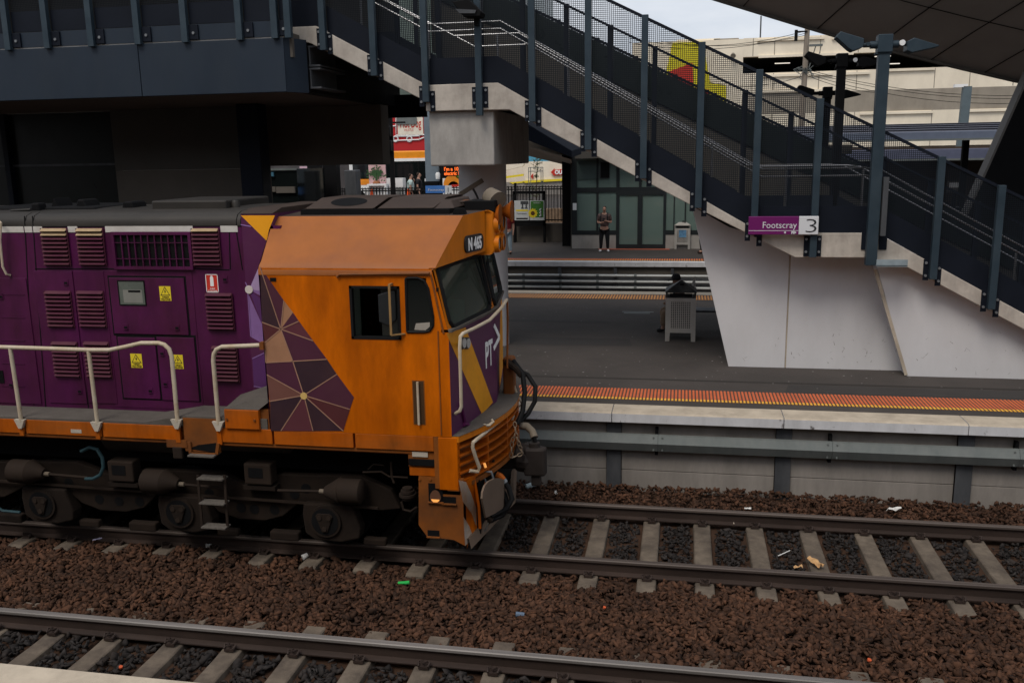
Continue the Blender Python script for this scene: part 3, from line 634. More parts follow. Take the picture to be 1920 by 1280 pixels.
MB().box(xbr - 0.1, xbr + 0.22, YB + 0.45, 20.0, zb + 0.02, zt).build('side_girder', 'black', ob)
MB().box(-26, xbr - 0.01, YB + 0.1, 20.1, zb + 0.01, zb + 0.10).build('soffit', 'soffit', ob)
MB().box(-26, xbr + 0.1, YB + 0.12, 20.0, zt - 0.3, zt + 0.08).build('deck', 'darkconc', ob)
MB().box(-26, -6.47, YB + 0.02, YB + 0.10, zt + 0.02, zt + 0.27).build('kerb_channel', 'navy', ob)
bp = [(-60, 103), (20, 95), (93, 90), (175, 84), (262, 79), (350, 74), (452, 70), (518, 66), (543, 66)]
bx = [XZ(a, b, YB)[0] for a, b in bp]
for x in bx:
    p = MB().box(x - 0.055, x + 0.055, YB - 0.075, YB + 0.02, zt - 0.02, zt + 2.4).build('post', 'navypost', ob, bevel=0.006)
    if x > -6.5: continue
    MB().box(x + 0.055, x + 0.22, YB - 0.012, YB + 0.019, zt + 0.03, zt + 0.26).build('base_plate', 'navydark', p)
    MB().cyl((x + 0.14, YB + 0.01, zt + 0.13), (x + 0.14, YB - 0.03, zt + 0.13), 0.024, 10).build('bolt', 'bolt', p, smooth=True)
for i in range(len(bx) - 1):
    a, b = bx[i] + 0.06, bx[i + 1] - 0.06
    MB().box(a, b, YB + 0.03, YB + 0.042, zt + 0.28, zt + 0.62).build('kick_panel', 'navydark', ob)
    MB().add([(a, YB + 0.035, zt + 0.62), (b, YB + 0.035, zt + 0.62), (b, YB + 0.035, zt + 2.4), (a, YB + 0.035, zt + 2.4)], [(0, 1, 2, 3)]).build('mesh_panel', 'meshnear', ob)
MB().box(-26, -6.3, 19.9, 20.0, zt, zt + 3.6).build('back_wall', 'darkwall', ob)
MB().box(-26, -5.9, YB - 0.3, 20.5, zt + 3.0, zt + 3.3).build('roof', 'roofsoffit', ob)
# twin I-beam stub under the stair head
m = MB(); x0, z1 = XZ(558, 86, YS); x1 = XZ(596, 86, YS)[0]
for k in range(2):
    zt_ = z1 - k * 0.36; zb_ = zt_ - 0.34; xm = (x0 + x1) / 2
    m.box(x0, x1, YS + 0.05, YS + 1.2, zt_ - 0.03, zt_); m.box(x0, x1, YS + 0.05, YS + 1.2, zb_, zb_ + 0.03); m.box(xm - 0.012, xm + 0.012, YS + 0.05, YS + 1.2, zb_ + 0.03, zt_ - 0.03)
m.build('girder_stub', 'steelpost', ob)
# walls and columns that carry it
b0 = XZ(480, 308, 18.6); b1 = XZ(718, 308, 18.6)
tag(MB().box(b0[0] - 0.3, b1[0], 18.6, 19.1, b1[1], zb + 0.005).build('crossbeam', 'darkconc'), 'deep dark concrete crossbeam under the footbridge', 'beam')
c0 = XZ(447, 280, 17.2); c1 = XZ(488, 280, 17.2)
tag(MB().box(c0[0], c1[0], 17.2, 17.6, ZP - 0.003, zb + 0.005).build('column', 'navydark', bevel=0.02), 'square dark column under the footbridge, left of the crossbeam', 'column')
w0 = XZ(218, 330, 18.0)
ls = thing('lift_shaft', (-10.5, 18.3, ZP), 'dark rendered shaft wall under the footbridge behind the purple engine hood', 'shaft')
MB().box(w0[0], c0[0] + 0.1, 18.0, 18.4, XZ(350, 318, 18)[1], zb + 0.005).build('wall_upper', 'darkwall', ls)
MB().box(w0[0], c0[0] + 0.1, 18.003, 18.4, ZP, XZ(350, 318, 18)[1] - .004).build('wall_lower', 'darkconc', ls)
K['lobbyglass'] = mat('lobbyglass', (.010, .012, .011), .3, spec=.15)
gp = thing('lift_lobby', (-15, 18.5, ZP), 'dark glazed lobby wall at the far left under the footbridge', 'lobby')
MB().box(-26, w0[0] - 0.02, 18.25, 18.3, ZP, zb).build('glazing', 'lobbyglass', gp)
for z in (XZ(100, 312, 18)[1], ZP + 0.1): MB().box(-26, w0[0] - 0.02, 18.2, 18.26, z, z + 0.05).build('mullion', 'steelpost', gp)
p = XZ(6, 300, 18)[0]; MB().box(p - 0.06, p + 0.06, 18.1, 18.26, ZP, zb).build('frame_post', 'navydark', gp)
tag(MB().box(XZ(720, 210, 20)[0], XZ(800, 210, 20)[0] + 0.1, 19.6, 19.7, XZ(760, 222, 20)[1], XZ(760, 206, 20)[1] + 0.3).build('cable_ladder', 'black'), 'black cable ladder spanning from the crossbeam to the pier cap', 'cable ladder')
cg = thing('concourse', (-5, 26, 6), 'dark green glazed concourse wall seen through the upper mesh', 'building')
g0 = XZ(738, 200, 24.5); g1 = XZ(985, 200, 24.5)
MB().box(g0[0], g1[0], 24.5, 30, 6.1, 12).build('glazing', mat('concglass', (0.17, 0.215, 0.20), 0.25, var=0.3, scale=0.8), cg)
for k in range(6): x = g0[0] + (g1[0] - g0[0]) * k / 5; MB().box(x - 0.05, x + 0.05, 24.42, 24.5, 6.1, 12).build('mullion', 'navydark', cg)
# ================================================================== LAMP POLES, SIGN
def lamp_pole(name, px_base, px_head, Y, label, m_, zbase=None, scale=1.0):
    pb = PY(*px_base, Y); ph = PY(*px_head, Y); x = ph.x; z0 = pb.z if zbase is None else zbase; z1 = ph.z
    t = thing(name, (x, Y, z0), label, 'lamp pole')
    p = MB().box(x - 0.082, x + 0.082, Y - 0.07, Y + 0.07, z0, z1 - 0.22).build('pole', m_, t, bevel=0.008)
    MB().box(x - 0.105, x + 0.105, Y - 0.10, Y + 0.10, z1 - 0.24, z1 + 0.02).box(x - 0.13, x + 0.10, Y - 0.08, Y + 0.08, z1 - 0.265, z1 - 0.24).build('pole_head', m_, t, bevel=0.012)
    for s in (-1, 1):
        a = MB(); a.tube([(x + s * 0.10, Y, z1 - 0.12), (x + s * 0.20, Y, z1 - 0.12)], 0.055, 12); a.tube([(x + s * 0.17, Y, z1 - 0.12), (x + s * 0.30, Y, z1 - 0.12)], 0.036, 10)
        ar = a.build('arm', m_, t, smooth=True)
        MB().cyl((x + s * 0.24, Y - 0.03, z1 - 0.11), (x + s * 0.24, Y - 0.075, z1 - 0.11), 0.042 if s > 0 else 0.03, 14).build('pivot_disc', 'white' if s > 0 else m_, ar, smooth=True)
        x0 = x + s * 0.28
        if s < 0: prof = [(0, -0.16), (-0.03, -0.03), (0, 0.02), (-0.35, 0.15), (-0.40, 0.13), (-0.20, -0.12), (-0.13, -0.15), (-0.06, -0.12)]
        else: prof = [(0.0, -0.09), (0.02, 0.04), (0.10, 0.08), (0.43, -0.02), (0.44, -0.05), (0.12, -0.12), (0.03, -0.10)]
        x0 = x; prof = [(-.71, .11), (-.65, .19), (-.31, .075), (-.31, .03), (-.32, -.05), (-.375, -.07), (-.46, -.10), (-.51, -.07)] if s < 0 else [(.30, .015), (.39, .06), (.74, -.06), (.735, -.08), (.375, -.15), (.30, -.12)]
        h = MB().prism([(x0 + a_, Y - 0.13, z1 - 0.11 + b_) for a_, b_ in prof], (0, 0.26, 0)).build('floodlight', m_, t, bevel=0.01)
    return t
t = lamp_pole('lamp_pole', (1637, 497), (1659, 68), YS - 0.11, 'tall dark blue lamp pole with two floodlights, bolted to the lower landing', 'navypost')
p = XZ(1641, 460, YS - 0.11)
for s in (-1, 1): MB().box(p[0] + s * 0.13 - 0.06, p[0] + s * 0.13 + 0.06, YS - 0.016, YS - 0.002, 3.06, 3.40).build('base_plate', 'navydark', t)
MB().box(p[0] + 0.045, p[0] + 0.12, YS - 0.22, YS - 0.05, XZ(1641, 440, YS)[1], XZ(1641, 332, YS)[1]).build('conduit_cover', 'steelpost', t)
lamp_pole('lamp_pole', (1570, 380), (1579, 103), YS + YW + 0.25, 'black lamp pole with two floodlights standing in the middle, behind the mesh', 'black', 2.4)
lamp_pole('lamp_pole', (1545, 380), (1552, 165), 22.9, 'shortest black lamp pole with two floodlights, farthest behind the mesh', 'black', 2.4)
# floodlight on the post at the upper landing
p = PY(882, 22, YS - 0.2); fl = thing('floodlight', (p.x, p.y, p.z), 'dark wedge floodlight on a post above the pier cap', 'floodlight')
a = [PY(851, 6, YS - 0.3), PY(880, 0, YS - 0.3), PY(906, 24, YS - 0.3), PY(903, 33, YS - 0.3), PY(872, 33, YS - 0.3)]
MB().prism([(v.x, YS - 0.42, v.z) for v in a], (0, 0.30, 0)).build('lamp_body', 'black', fl, bevel=0.012)
a = [PY(866, 25, YS), PY(874, 33, YS), PY(902, 33, YS), PY(904, 27, YS)]
MB().prism([(v.x, YS - 0.44, v.z) for v in a], (0, 0.34, 0)).build('lamp_rim', 'steelpost', fl)
MB().box(PY(897, 33, YS).x - 0.03, PY(897, 33, YS).x + 0.03, YS - 0.2, YS - 0.11, PY(897, 33, YS).z - 0.15, PY(897, 33, YS).z + 0.02).build('bracket', 'black', fl)

YG = YS - 0.18; K['signpurple'] = mat('signpurple', (0.135, 0.012, 0.105), 0.35, var=0.03); K['signwhite'] = mat('signwhite', (0.62, 0.63, 0.65), 0.4, var=0.03); K['signblack'] = mat('signblack', (0.02, 0.02, 0.022), 0.5)
x0, zt = XZ(1404, 406, YG); x1, zb = XZ(1534, 440, YG); xm = XZ(1498, 420, YG)[0]
sg = thing('station_sign', ((x0 + x1) / 2, YG, zb), 'purple and white platform 3 sign reading Footscray on the stringer', 'sign')
MB().box(x0, xm, YG, YG + 0.04, zb, zt).build('name_panel', 'signpurple', sg, bevel=0.01)
MB().box(xm, x1, YG, YG + 0.04, zb, zt).build('number_panel', 'signwhite', sg, bevel=0.01)
h = zt - zb
text('name_lettering', 'Footscray', h * 0.50, 'signwhite', sg, (x0 + (XZ(1429, 420, YG)[0] - x0), YG - 0.003, zb + h * 0.36), width=XZ(1494, 420, YG)[0] - XZ(1430, 420, YG)[0])
text('number_lettering', '3', h * 1.08, 'signblack', sg, (XZ(1506, 420, YG)[0], YG - 0.003, zb + h * 0.12), bold=-.006, width=(XZ(1526, 420, YG)[0] - XZ(1506, 420, YG)[0]))
MB().box(x0 + 0.005, xm, YG - 0.002, YG + 0.001, zb + h * 0.21, zb + h * 0.235).build('rule_line', 'signwhite', sg)
xd = XZ(1472, 435, YG)[0]; MB().cyl((xd, YG + 0.001, zb + h * 0.12), (xd, YG - 0.002, zb + h * 0.12), h * 0.055, 14).build('dot', 'signwhite', sg)
text('operator_mark', 'PT>', h * 0.17, 'signwhite', sg, (XZ(1484, 436, YG)[0], YG - 0.003, zb + h * 0.06), bold=0.006, width=XZ(1493, 436, YG)[0] - XZ(1484, 436, YG)[0])
MB().box(x0 + 0.1, x0 + 0.2, YG + 0.04, YS - 0.002, zb - 0.04, zt - 0.02).build('mount', 'navydark', sg); MB().box(xm + 0.02, xm + 0.1, YG + 0.04, YS - 0.01, zb, zt).build('mount', 'navydark', sg)

# ================================================================== STATION ROOF (top right) and its raking leg
rf = thing('station_roof', (6, 20, 8), 'broad dark panelled roof soffit sweeping across the upper right', 'roof')
edge = [(1180, -55), (1330, -2), (1480, 44), (1600, 80), (1700, 106), (1800, 130), (1900, 153), (1960, 164), (2040, 178)]
YE = 24.0
E1 = [PY(a, b, YE) for a, b in edge]
def lift(p, t): return Vector((p.x + t * 1.15, p.y - t * 3.2, p.z + t * 1.05 - 0.10 * t * t))
m = MB(); T = [0, 0.12, 0.5, 1, 1.6, 2.3, 3.2]
vs = []
for t in T:
    for p in E1: q = lift(p, t); vs.append((q.x, q.y, q.z + (0 if t else 0)))
n = len(E1); fs = []
for i in range(len(T) - 1):
    for j in range(n - 1): fs.append((i * n + j, (i + 1) * n + j, (i + 1) * n + j + 1, i * n + j + 1))
m.add(vs, fs); m.add([(v[0], v[1], v[2] + 0.55) for v in vs], [f[::-1] for f in fs]); m.add([vs[j] for j in range(n)] + [(vs[j][0], vs[j][1], vs[j][2] + 0.55) for j in range(n)], [(j, j + 1, n + j + 1, n + j) for j in range(n - 1)])
m.build('soffit', 'roofsoffit', rf, smooth=True)
m = MB()
for j in range(1, n):
    for f in (0.4,):
        p = E1[j - 1].lerp(E1[j], f)
        pts = [lift(p, t) - Vector((0, 0, 0.012)) for t in T]
        for a, b in zip(pts, pts[1:]): m.bar(a, b, 0.018, 0.012)
for t in (0.62, 1.5):
    pts = [lift(p, t) - Vector((0, 0, 0.014)) for p in E1]
    for a, b in zip(pts, pts[1:]): m.bar(a, b, 0.02, 0.012)
m.build('panel_joint', 'black', rf)
pts = [lift(p, 0.02) - Vector((0, 0, 0.02)) for p in E1]
m = MB()
for a, b in zip(pts, pts[1:]): m.bar(a, b, 0.16, 0.05)
m.build('edge_gutter', 'darkconc', rf)
lg = thing('roof_leg', (8, 22, ZP), 'black raking roof leg with a grey edge at the right', 'roof leg')
a, b = PY(1921, 158, 22.0), PY(1760, 520, 22.0)
zbt = ZP; s_ = (a.x - b.x) / (a.z - b.z); xb_ = b.x + (zbt - b.z) * s_
a = Vector((a.x + 0.8 * s_, 22, a.z + 0.8))
MB().prism([(a.x, 22.0, a.z), (xb_, 22.0, zbt), (xb_ + 6, 22.0, zbt), (a.x + 6, 22.0, a.z)], (0, .4, 0)).build('leg_face', 'black', lg)
MB().prism([(a.x - 0.02, 21.99, a.z), (xb_ - 0.02, 21.99, zbt), (xb_ + 0.03, 21.99, zbt), (a.x + 0.03, 21.99, a.z)], (0, .42, 0)).build('leg_edge', mat('legedge', (0.13, 0.12, 0.11), 0.6), lg)

# ================================================================== FAR PLATFORM: canopies, waiting room, fence, posters
def band(px, py0, py1, Y): a = PY(px, py0, Y); b = PY(px, py1, Y); return a.z, b.z
cp = thing('platform_canopy', (3, 31, 4), 'long blue grey platform canopy with ribbed roof right of the stairs', 'canopy')
za, zb = band(1750, 240, 263, 30.0); zr = band(1750, 237, 250, 33)[0]
xa = PY(1380, 250, 30).x
MB().box(xa, 22, 30.0, 30.25, zb, zb + 0.26).build('fascia', mat('canopyblue', (0.115, 0.135, 0.185), 0.45, var=0.1), cp, bevel=0.02)
MB().box(xa, 22, 29.94, 30.0, zb - 0.02, zb + 0.04).build('gutter_lip', 'galv', cp)
m = MB().prism([(xa, 30.25, zb + 0.26), (xa, 34.5, zb + 0.62), (xa, 34.5, zb + 0.1), (xa, 30.25, zb + 0.0)], (22 - xa, 0, 0)); m.build('roof', mat('canopyroof', (0.10, 0.10, 0.125), 0.5, var=0.1), cp)
m = MB()
for k in range(4): y = 30.5 + k * 1.0; m.box(xa, 22, y, y + 0.06, zb + 0.27 + (y - 30.25) * 0.085, zb + 0.31 + (y - 30.25) * 0.085)
m.build('roof_rib', 'navydark', cp)
for x in (1.0, 5.0, 9.0): MB().box(x - 0.09, x + 0.09, 32, 32.2, ZP - 0.003, zb + 0.1).build('post', 'black', cp)
cp2 = thing('platform_canopy', (5, 37, 4), 'second blue grey canopy edge showing below the ribbed canopy', 'canopy')
za, zb2 = band(1780, 279, 300, 37.5); xa2 = PY(1500, 290, 37.5).x
MB().box(xa2, 25, 37.5, 37.8, zb2, za).build('fascia', mat('canopyblue2', (0.10, 0.11, 0.165), 0.45, var=0.1), cp2, bevel=0.02)
MB().box(xa2, 25, 37.44, 37.5, zb2 - 0.02, zb2 + 0.05).build('gutter_lip', 'galv', cp2)
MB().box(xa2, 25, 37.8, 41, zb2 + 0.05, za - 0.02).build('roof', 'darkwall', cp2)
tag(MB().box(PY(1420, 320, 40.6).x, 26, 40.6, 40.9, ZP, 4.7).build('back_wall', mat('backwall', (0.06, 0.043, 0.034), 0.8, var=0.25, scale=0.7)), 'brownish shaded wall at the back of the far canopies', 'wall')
ib = thing('info_board', (PY(1900, 395, 26).x, 26, ZP), 'blue and white information board at the right behind the lowest mesh', 'board')
a, b = PY(1888, 418, 26), PY(1925, 372, 26); MB().box(a.x, b.x, 26, 26.06, a.z, b.z).build('panel', mat('boardblue', (0.10, 0.25, 0.42), 0.4, var=0.4, scale=4), ib)
MB().box(a.x - 0.04, a.x, 25.98, 26.07, ZP, b.z + 0.04).box(a.x + 0.62, a.x + 0.66, 25.98, 26.07, ZP, b.z + 0.04).build('frame', 'white', ib)
sc_ = thing('notice_case', (PY(1790, 345, 33).x, 33, ZP), 'small white notice case in the shade under the ribbed canopy', 'notice')
a, b = PY(1776, 362, 33), PY(1806, 340, 33); MB().box(a.x, b.x, 33, 33.1, a.z, b.z).build('case', 'darkconc', sc_); MB().box(a.x + .05, b.x - .05, 32.98, 33, b.z - 0.2, b.z - 0.05).build('notice_sheet', 'white', sc_)
MB().box(a.x + .2, a.x + .3, 33, 33.1, ZP, a.z).build('leg', 'black', sc_)

# waiting room
YWR = 35.6; wm = thing('waiting_room', (-2.3, YWR + 1.5, ZP), 'green glass waiting room with black frames and a concrete base', 'waiting room')
wx = lambda px, py=440: PY(px, py, YWR).x
wz = lambda py, px=1180: PY(px, py, YWR).z
gl = glass_mat('wrglass', (0.20, 0.275, 0.25), 0.42); K['wrglass'] = gl; K['wrframe'] = mat('wrframe', (0.018, 0.022, 0.024), 0.5)
x0, x1 = wx(1072), wx(1340); zr = wz(292)
MB().box(x0, wx(1157), YWR, YWR + 0.2, ZP, wz(440)).build('plinth', 'concrete', wm); MB().box(wx(1246), x1, YWR, YWR + 0.2, ZP, wz(438)).build('plinth', 'concrete', wm)
fr = MB()
for a, b in ((1072, 1082), (1118, 1122), (1155, 1161), (1197, 1202), (1243, 1248), (1262, 1264), (1283, 1285)): fr.box(wx(a), wx(b), YWR - 0.02, YWR + 0.1, wz(440) if a not in (1155, 1197, 1243) else ZP, zr)
fr.box(wx(1082), x1, YWR - 0.015, YWR + 0.08, wz(360), wz(351)); fr.box(x0, wx(1160), YWR - 0.015, YWR + 0.08, wz(440), wz(432)); fr.box(wx(1246), x1, YWR - 0.015, YWR + 0.08, wz(440), wz(432))
fr.box(wx(1158), wx(1246), YWR - 0.015, YWR + 0.08, ZP, wz(458)); fr.box(wx(1158), wx(1246), YWR - 0.018, YWR + 0.08, wz(366), wz(360)); fr.box(wx(1195), wx(1204), YWR - 0.03, YWR + 0.05, ZP, wz(360))
fr.build('frame', 'wrframe', wm)
for a, b, c, d in ((1082, 1118, 432, 296), (1122, 1157, 432, 360), (1161, 1197, 458, 366), (1204, 1243, 458, 366), (1248, 1262, 432, 360), (1264, 1283, 432, 360), (1285, 1335, 432, 360), (1122, 1200, 351, 296), (1202, 1335, 351, 296)):
    MB().box(wx(a), wx(b), YWR + 0.03, YWR + 0.045, wz(c), wz(d)).build('pane' if a not in (1161, 1204) else 'door', 'wrglass', wm)
MB().box(wx(1082), wx(1117), YWR + 0.0, YWR + 0.028, wz(336), wz(300)).build('blind', mat('blind', (0.06, 0.085, 0.08), 0.6), wm)
MB().box(wx(1126), wx(1142), YWR - 0.05, YWR + 0.0, wz(333), wz(304)).build('screen', 'black', wm); MB().box(wx(1124), wx(1143), YWR - 0.04, YWR + 0.01, wz(334), wz(303)).build('screen_frame', 'steelpost', wm)
MB().box(x0, x1 + 3, YWR + 0.4, YWR + 3.4, zr, zr + 0.2).box(x0 - 0.05, x0, YWR + 0.1, YWR + 3.4, ZP, zr).build('shell', 'darkwall', wm)
MB().box(x0, x1 + 3, YWR + 3.3, YWR + 3.4, ZP, zr).build('back_wall', mat('wrback', (0.5, 0.6, 0.54), 0.7, var=0.1), wm)
MB().box(wx(1090), wx(1300), YWR + 3.22, YWR + 3.29, ZP, ZP + 1.15).build('dado', mat('wrdado', (.10, .13, .14), .6), wm)
MB().box(wx(1161), wx(1300), YWR + 2.4, YWR + 2.9, ZP + 0.4, ZP + 0.48).box(wx(1161), wx(1300), YWR + 2.9, YWR + 2.95, ZP + 0.48, ZP + 0.9).build('bench', 'steelpost', wm)
MB().box(wx(1186), wx(1214), YWR + 2.2, YWR + 2.25, wz(418), wz(409)).build('interior_sign', mat('wrsign', (0.02, 0.05, 0.12), 0.5), wm)
a, b = PY(1074, 394, YWR - 0.03), PY(1081, 381, YWR - 0.03); nt_ = tag(MB().box(a.x, b.x, YWR - 0.035, YWR - 0.02, a.z, b.z).build('notice', 'white'), 'small white notice on the corner frame of the waiting room', 'notice')
cn = thing('waiting_canopy', (-4, 34, 4.6), 'dark canopy with a pale soffit over the waiting room', 'canopy')
zc = PY(1040, 300, 34).z
L = [PY(985, 268, 34.0), PY(1074, 313, 34.0), PY(1380, 318, 34.0), PY(1380, 250, 34)]
a = PY(985, 230, 32.5); b = PY(1072, 283, 32.5); c = PY(1072, 296, 32.5); d = PY(985, 262, 32.5)
MB().prism([a, b, c, d], (0.3, 0.5, 0.12)).build('fascia', 'navydark', cn, bevel=0.02)
a2 = PY(985, 273, 33.0); b2 = PY(1071, 299, 33.0); c2 = PY(1074, 313, 38.5); d2 = PY(960, 285, 36.5)
MB().add([a2, b2, c2, d2], [(0, 1, 2, 3)]).add([v + Vector((0, 0, 0.3)) for v in (a2, b2, c2, d2)], [(3, 2, 1, 0)]).build('soffit', mat('palesoffit', (0.40, 0.36, 0.31), 0.6), cn)
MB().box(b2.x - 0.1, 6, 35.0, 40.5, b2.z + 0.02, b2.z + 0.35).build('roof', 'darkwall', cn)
ps = PY(1062, 455, 36.6); MB().box(PY(1054, 400, 36.6).x, PY(1070, 400, 36.6).x, 36.6, 36.9, ZP - 0.003, zc + 0.2).build('post', 'black', cn)

# boundary fence of the far platform
fc = thing('picket_fence', (-8, 38.5, ZP), 'black steel picket fence on a low concrete wall behind the far platform', 'fence')
YF = 38.5; xa, xb = PY(480, 400, YF).x, PY(1072, 400, YF).x
MB().box(xa, xb, YF, YF + 0.25, ZP, PY(1000, 419, YF).z).build('base_wall', 'darkconc', fc)
ztop = PY(1010, 356, YF).z; zl = PY(1010, 416, YF).z
m = MB()
for x in np.arange(xa, xb, 0.135): m.box(x - 0.014, x + 0.014, YF + 0.06, YF + 0.09, zl, ztop + 0.12); 
m.build('pickets', 'black', fc)
m = MB()
for x in np.arange(xa, xb, 0.135): m.add([(x, YF + 0.075, ztop + 0.19), (x - 0.028, YF + 0.075, ztop + 0.145), (x + 0.028, YF + 0.075, ztop + 0.145), (x, YF + 0.05, ztop + 0.145), (x, YF + 0.10, ztop + 0.145), (x, YF + 0.075, ztop + 0.11)], [(0, 1, 3), (0, 3, 2), (0, 2, 4), (0, 4, 1), (5, 3, 1), (5, 2, 3), (5, 4, 2), (5, 1, 4)])
m.build('finials', 'black', fc)
MB().box(xa, xb, YF + 0.05, YF + 0.1, ztop, ztop + 0.05).box(xa, xb, YF + 0.05, YF + 0.1, zl + 0.05, zl + 0.1).build('fence_rail', 'black', fc)
for px in (966, 600, 663, 560): x = PY(px, 380, YF).x; MB().box(x - 0.05, x + 0.05, YF + 0.03, YF + 0.13, ZP, ztop + 0.3).build('post', 'black', fc)
for px in (966, 1021): x = PY(px, 435, YF - 0.02).x; MB().box(x - 0.05, x + 0.05, YF - 0.03, YF, ZP, zl).build('pier', 'black', fc)
pb = thing('poster_board', (PY(993, 400, 38.1).x, 38.1, ZP), 'black poster frame with a white and a green poster before the fence', 'poster board')
px = lambda a, b: PY(a, b, 38.1)
a, b = px(962, 425), px(1022, 359)
MB().box(a.x, b.x, 38.12, 38.2, px(990, 364).z, px(990, 358).z).box(a.x, a.x + 0.1, 38.12, 38.2, ZP, px(990, 360).z).box(b.x - 0.1, b.x, 38.12, 38.2, ZP, px(990, 360).z).box(a.x, b.x, 38.12, 38.2, px(990, 424).z, px(990, 412).z).build('frame', 'black', pb)
K['posterwhite'] = mat('posterwhite', (0.50, 0.52, 0.52), 0.4, var=0.05); K['postergreen'] = mat('postergreen', (0.055, 0.17, 0.035), 0.4, var=0.15, scale=2)
a, b = px(965, 413), px(992, 376); P1 = MB().box(a.x, b.x, 38.08, 38.12, a.z, b.z).build('poster', 'posterwhite', pb); wd, hh = b.x - a.x, b.z - a.z
MB().box(a.x + wd * .1, b.x - wd * .08, 38.075, 38.08, a.z + hh * .46, a.z + hh * .54).build('yellow_bar', 'yellow', P1); MB().box(a.x + wd * .12, b.x - wd * .1, 38.075, 38.08, a.z + hh * .05, a.z + hh * .12).build('footer', 'black', P1)
text('poster_text', 'Travel network', 0.1, 'signblack', P1, (a.x + wd * .15, 38.077, a.z + hh * .3), width=wd * .68)
m = MB()
for dx in (0.55, 0.80):
    m.tube([(a.x + wd * dx, 38.077, a.z + hh * .62), (a.x + wd * dx, 38.077, a.z + hh * .86)], 0.03, 6); m.box(a.x + wd * (dx - .1), a.x + wd * (dx + .1), 38.07, 38.08, a.z + hh * .60, a.z + hh * .64)
m.box(a.x + wd * .42, a.x + wd * .95, 38.07, 38.08, a.z + hh * .82, a.z + hh * .97); m.build('graphic', 'steelpost', P1)
a, b = px(994, 413), px(1020.5, 376); P2 = MB().box(a.x, b.x, 38.08, 38.12, a.z, b.z).build('poster', 'posterwhite', pb); wd, hh = b.x - a.x, b.z - a.z
MB().box(a.x + wd * .06, b.x - wd * .06, 38.074, 38.08, a.z + hh * .15, b.z - hh * .03).build('green_field', 'postergreen', P2)
m = MB(); cxx, czz = a.x + wd * .2, a.z + hh * .36
for k in range(12): t_ = k * math.pi / 6; m.add([(cxx, 38.072, czz), (cxx + 0.17 * math.cos(t_ - .25), 38.072, czz + 0.17 * math.sin(t_ - .25)), (cxx + 0.22 * math.cos(t_), 38.072, czz + 0.22 * math.sin(t_)), (cxx + 0.17 * math.cos(t_ + .25), 38.072, czz + 0.17 * math.sin(t_ + .25))], [(0, 1, 2, 3)])
m.build('sunflower', 'yellow', P2); MB().cyl((cxx, 38.072, czz), (cxx, 38.066, czz), 0.09, 12).build('flower_centre', mat('brown', (0.10, 0.045, 0.015), 0.7), P2)
m = MB()
for k in range(5): m.tube([(a.x + wd * (.72 + .09 * ((k % 2) - .5)), 38.07, a.z + hh * (.2 + .08 * k)), (a.x + wd * (.80 - .06 * (k % 2)), 38.07, a.z + hh * (.26 + .08 * k))], 0.035, 6)
m.build('pale_figure', 'posterwhite', P2); text('heading', 'community', 0.09, 'signwhite', P2, (a.x + wd * .25, 38.072, b.z - hh * .14), width=wd * .5)
# post with platform 1 sign and blue-grey steel post
bx0, bx1 = PY(797, 300, 37).x, PY(820, 300, 37).x
cp3 = thing('canopy_post', ((bx0 + bx1) / 2, 37, ZP), 'blue grey steel post with a black base left of the pier', 'post')
MB().box(bx0, bx1, 37, 37.3, PY(808, 341, 37).z, 7).build('shaft', mat('bluegrey', (0.17, 0.21, 0.245), 0.5), cp3); MB().box(bx0 - 0.04, bx1 + 0.06, 36.95, 37.35, ZP, PY(808, 340, 37).z).build('base', 'black', cp3)
s1 = thing('station_sign', (PY(836, 355, 36.6).x, 36.6, 3), 'small blue and white platform 1 sign behind the cab roof', 'sign')
a, b, c = PY(822, 362, 36.6), PY(834, 348, 36.6), PY(846.5, 348, 36.6)
MB().box(a.x - 0.55, b.x, 36.6, 36.65, a.z, b.z).build('name_panel', mat('signblue', (0.06, 0.18, 0.48), 0.4), s1); MB().box(b.x, c.x, 36.6, 36.65, a.z, b.z).build('number_panel', 'signwhite', s1)
text('name_lettering', 'Footscray', 0.13, 'signwhite', s1, (a.x - 0.45, 36.594, a.z + 0.09), width=b.x - a.x + 0.40); text('number_lettering', '1', 0.27, 'signblack', s1, (b.x + 0.07, 36.594, a.z + 0.04))
MB().box(a.x, a.x + .06, 36.62, 36.68, ZP, a.z).box(c.x - .1, c.x - .04, 36.62, 36.68, ZP, a.z).build('leg', 'black', s1)
cc = thing('dome_camera', (PY(821, 325, 36.8).x, 36.8, 3), 'white dome security camera on a dark pole near the blue grey post', 'camera')
a = PY(821, 331, 36.8); MB().tube([(a.x, 36.8, a.z - 0.1), (a.x, 36.8, a.z + 0.1), (a.x, 36.8, a.z + 0.17)], [0.09, 0.10, 0.06], 12).build('dome', 'white', cc, smooth=True); MB().box(a.x + 0.05, a.x + 0.16, 36.85, 36.95, ZP, a.z + 0.5).build('pole', 'black', cc)
# ================================================================== LOCOMOTIVE
CY = 10.53; SY = 9.08; HY = 9.54; HY2 = 2 * CY - HY; SY2 = 2 * CY - SY
LO = thing('locomotive', (-7, CY, 0), 'orange and purple diesel locomotive N 465 standing at platform 3', 'locomotive')
S = lambda a, b: XZ(a, b, SY)
H = lambda a, b: XZ(a, b, HY)
def zx(px, py0, py1, f): a = f(px, py0); b = f(px, py1); return a[0], b[1], a[1]
XF = -2.42                                              # cab front corner
XR = S(494, 600)[0]                                     # cab rear edge
ZB, ZE, ZT = 1.60, S(600, 503)[1], 3.955                # cab side bottom, eave, roof edge
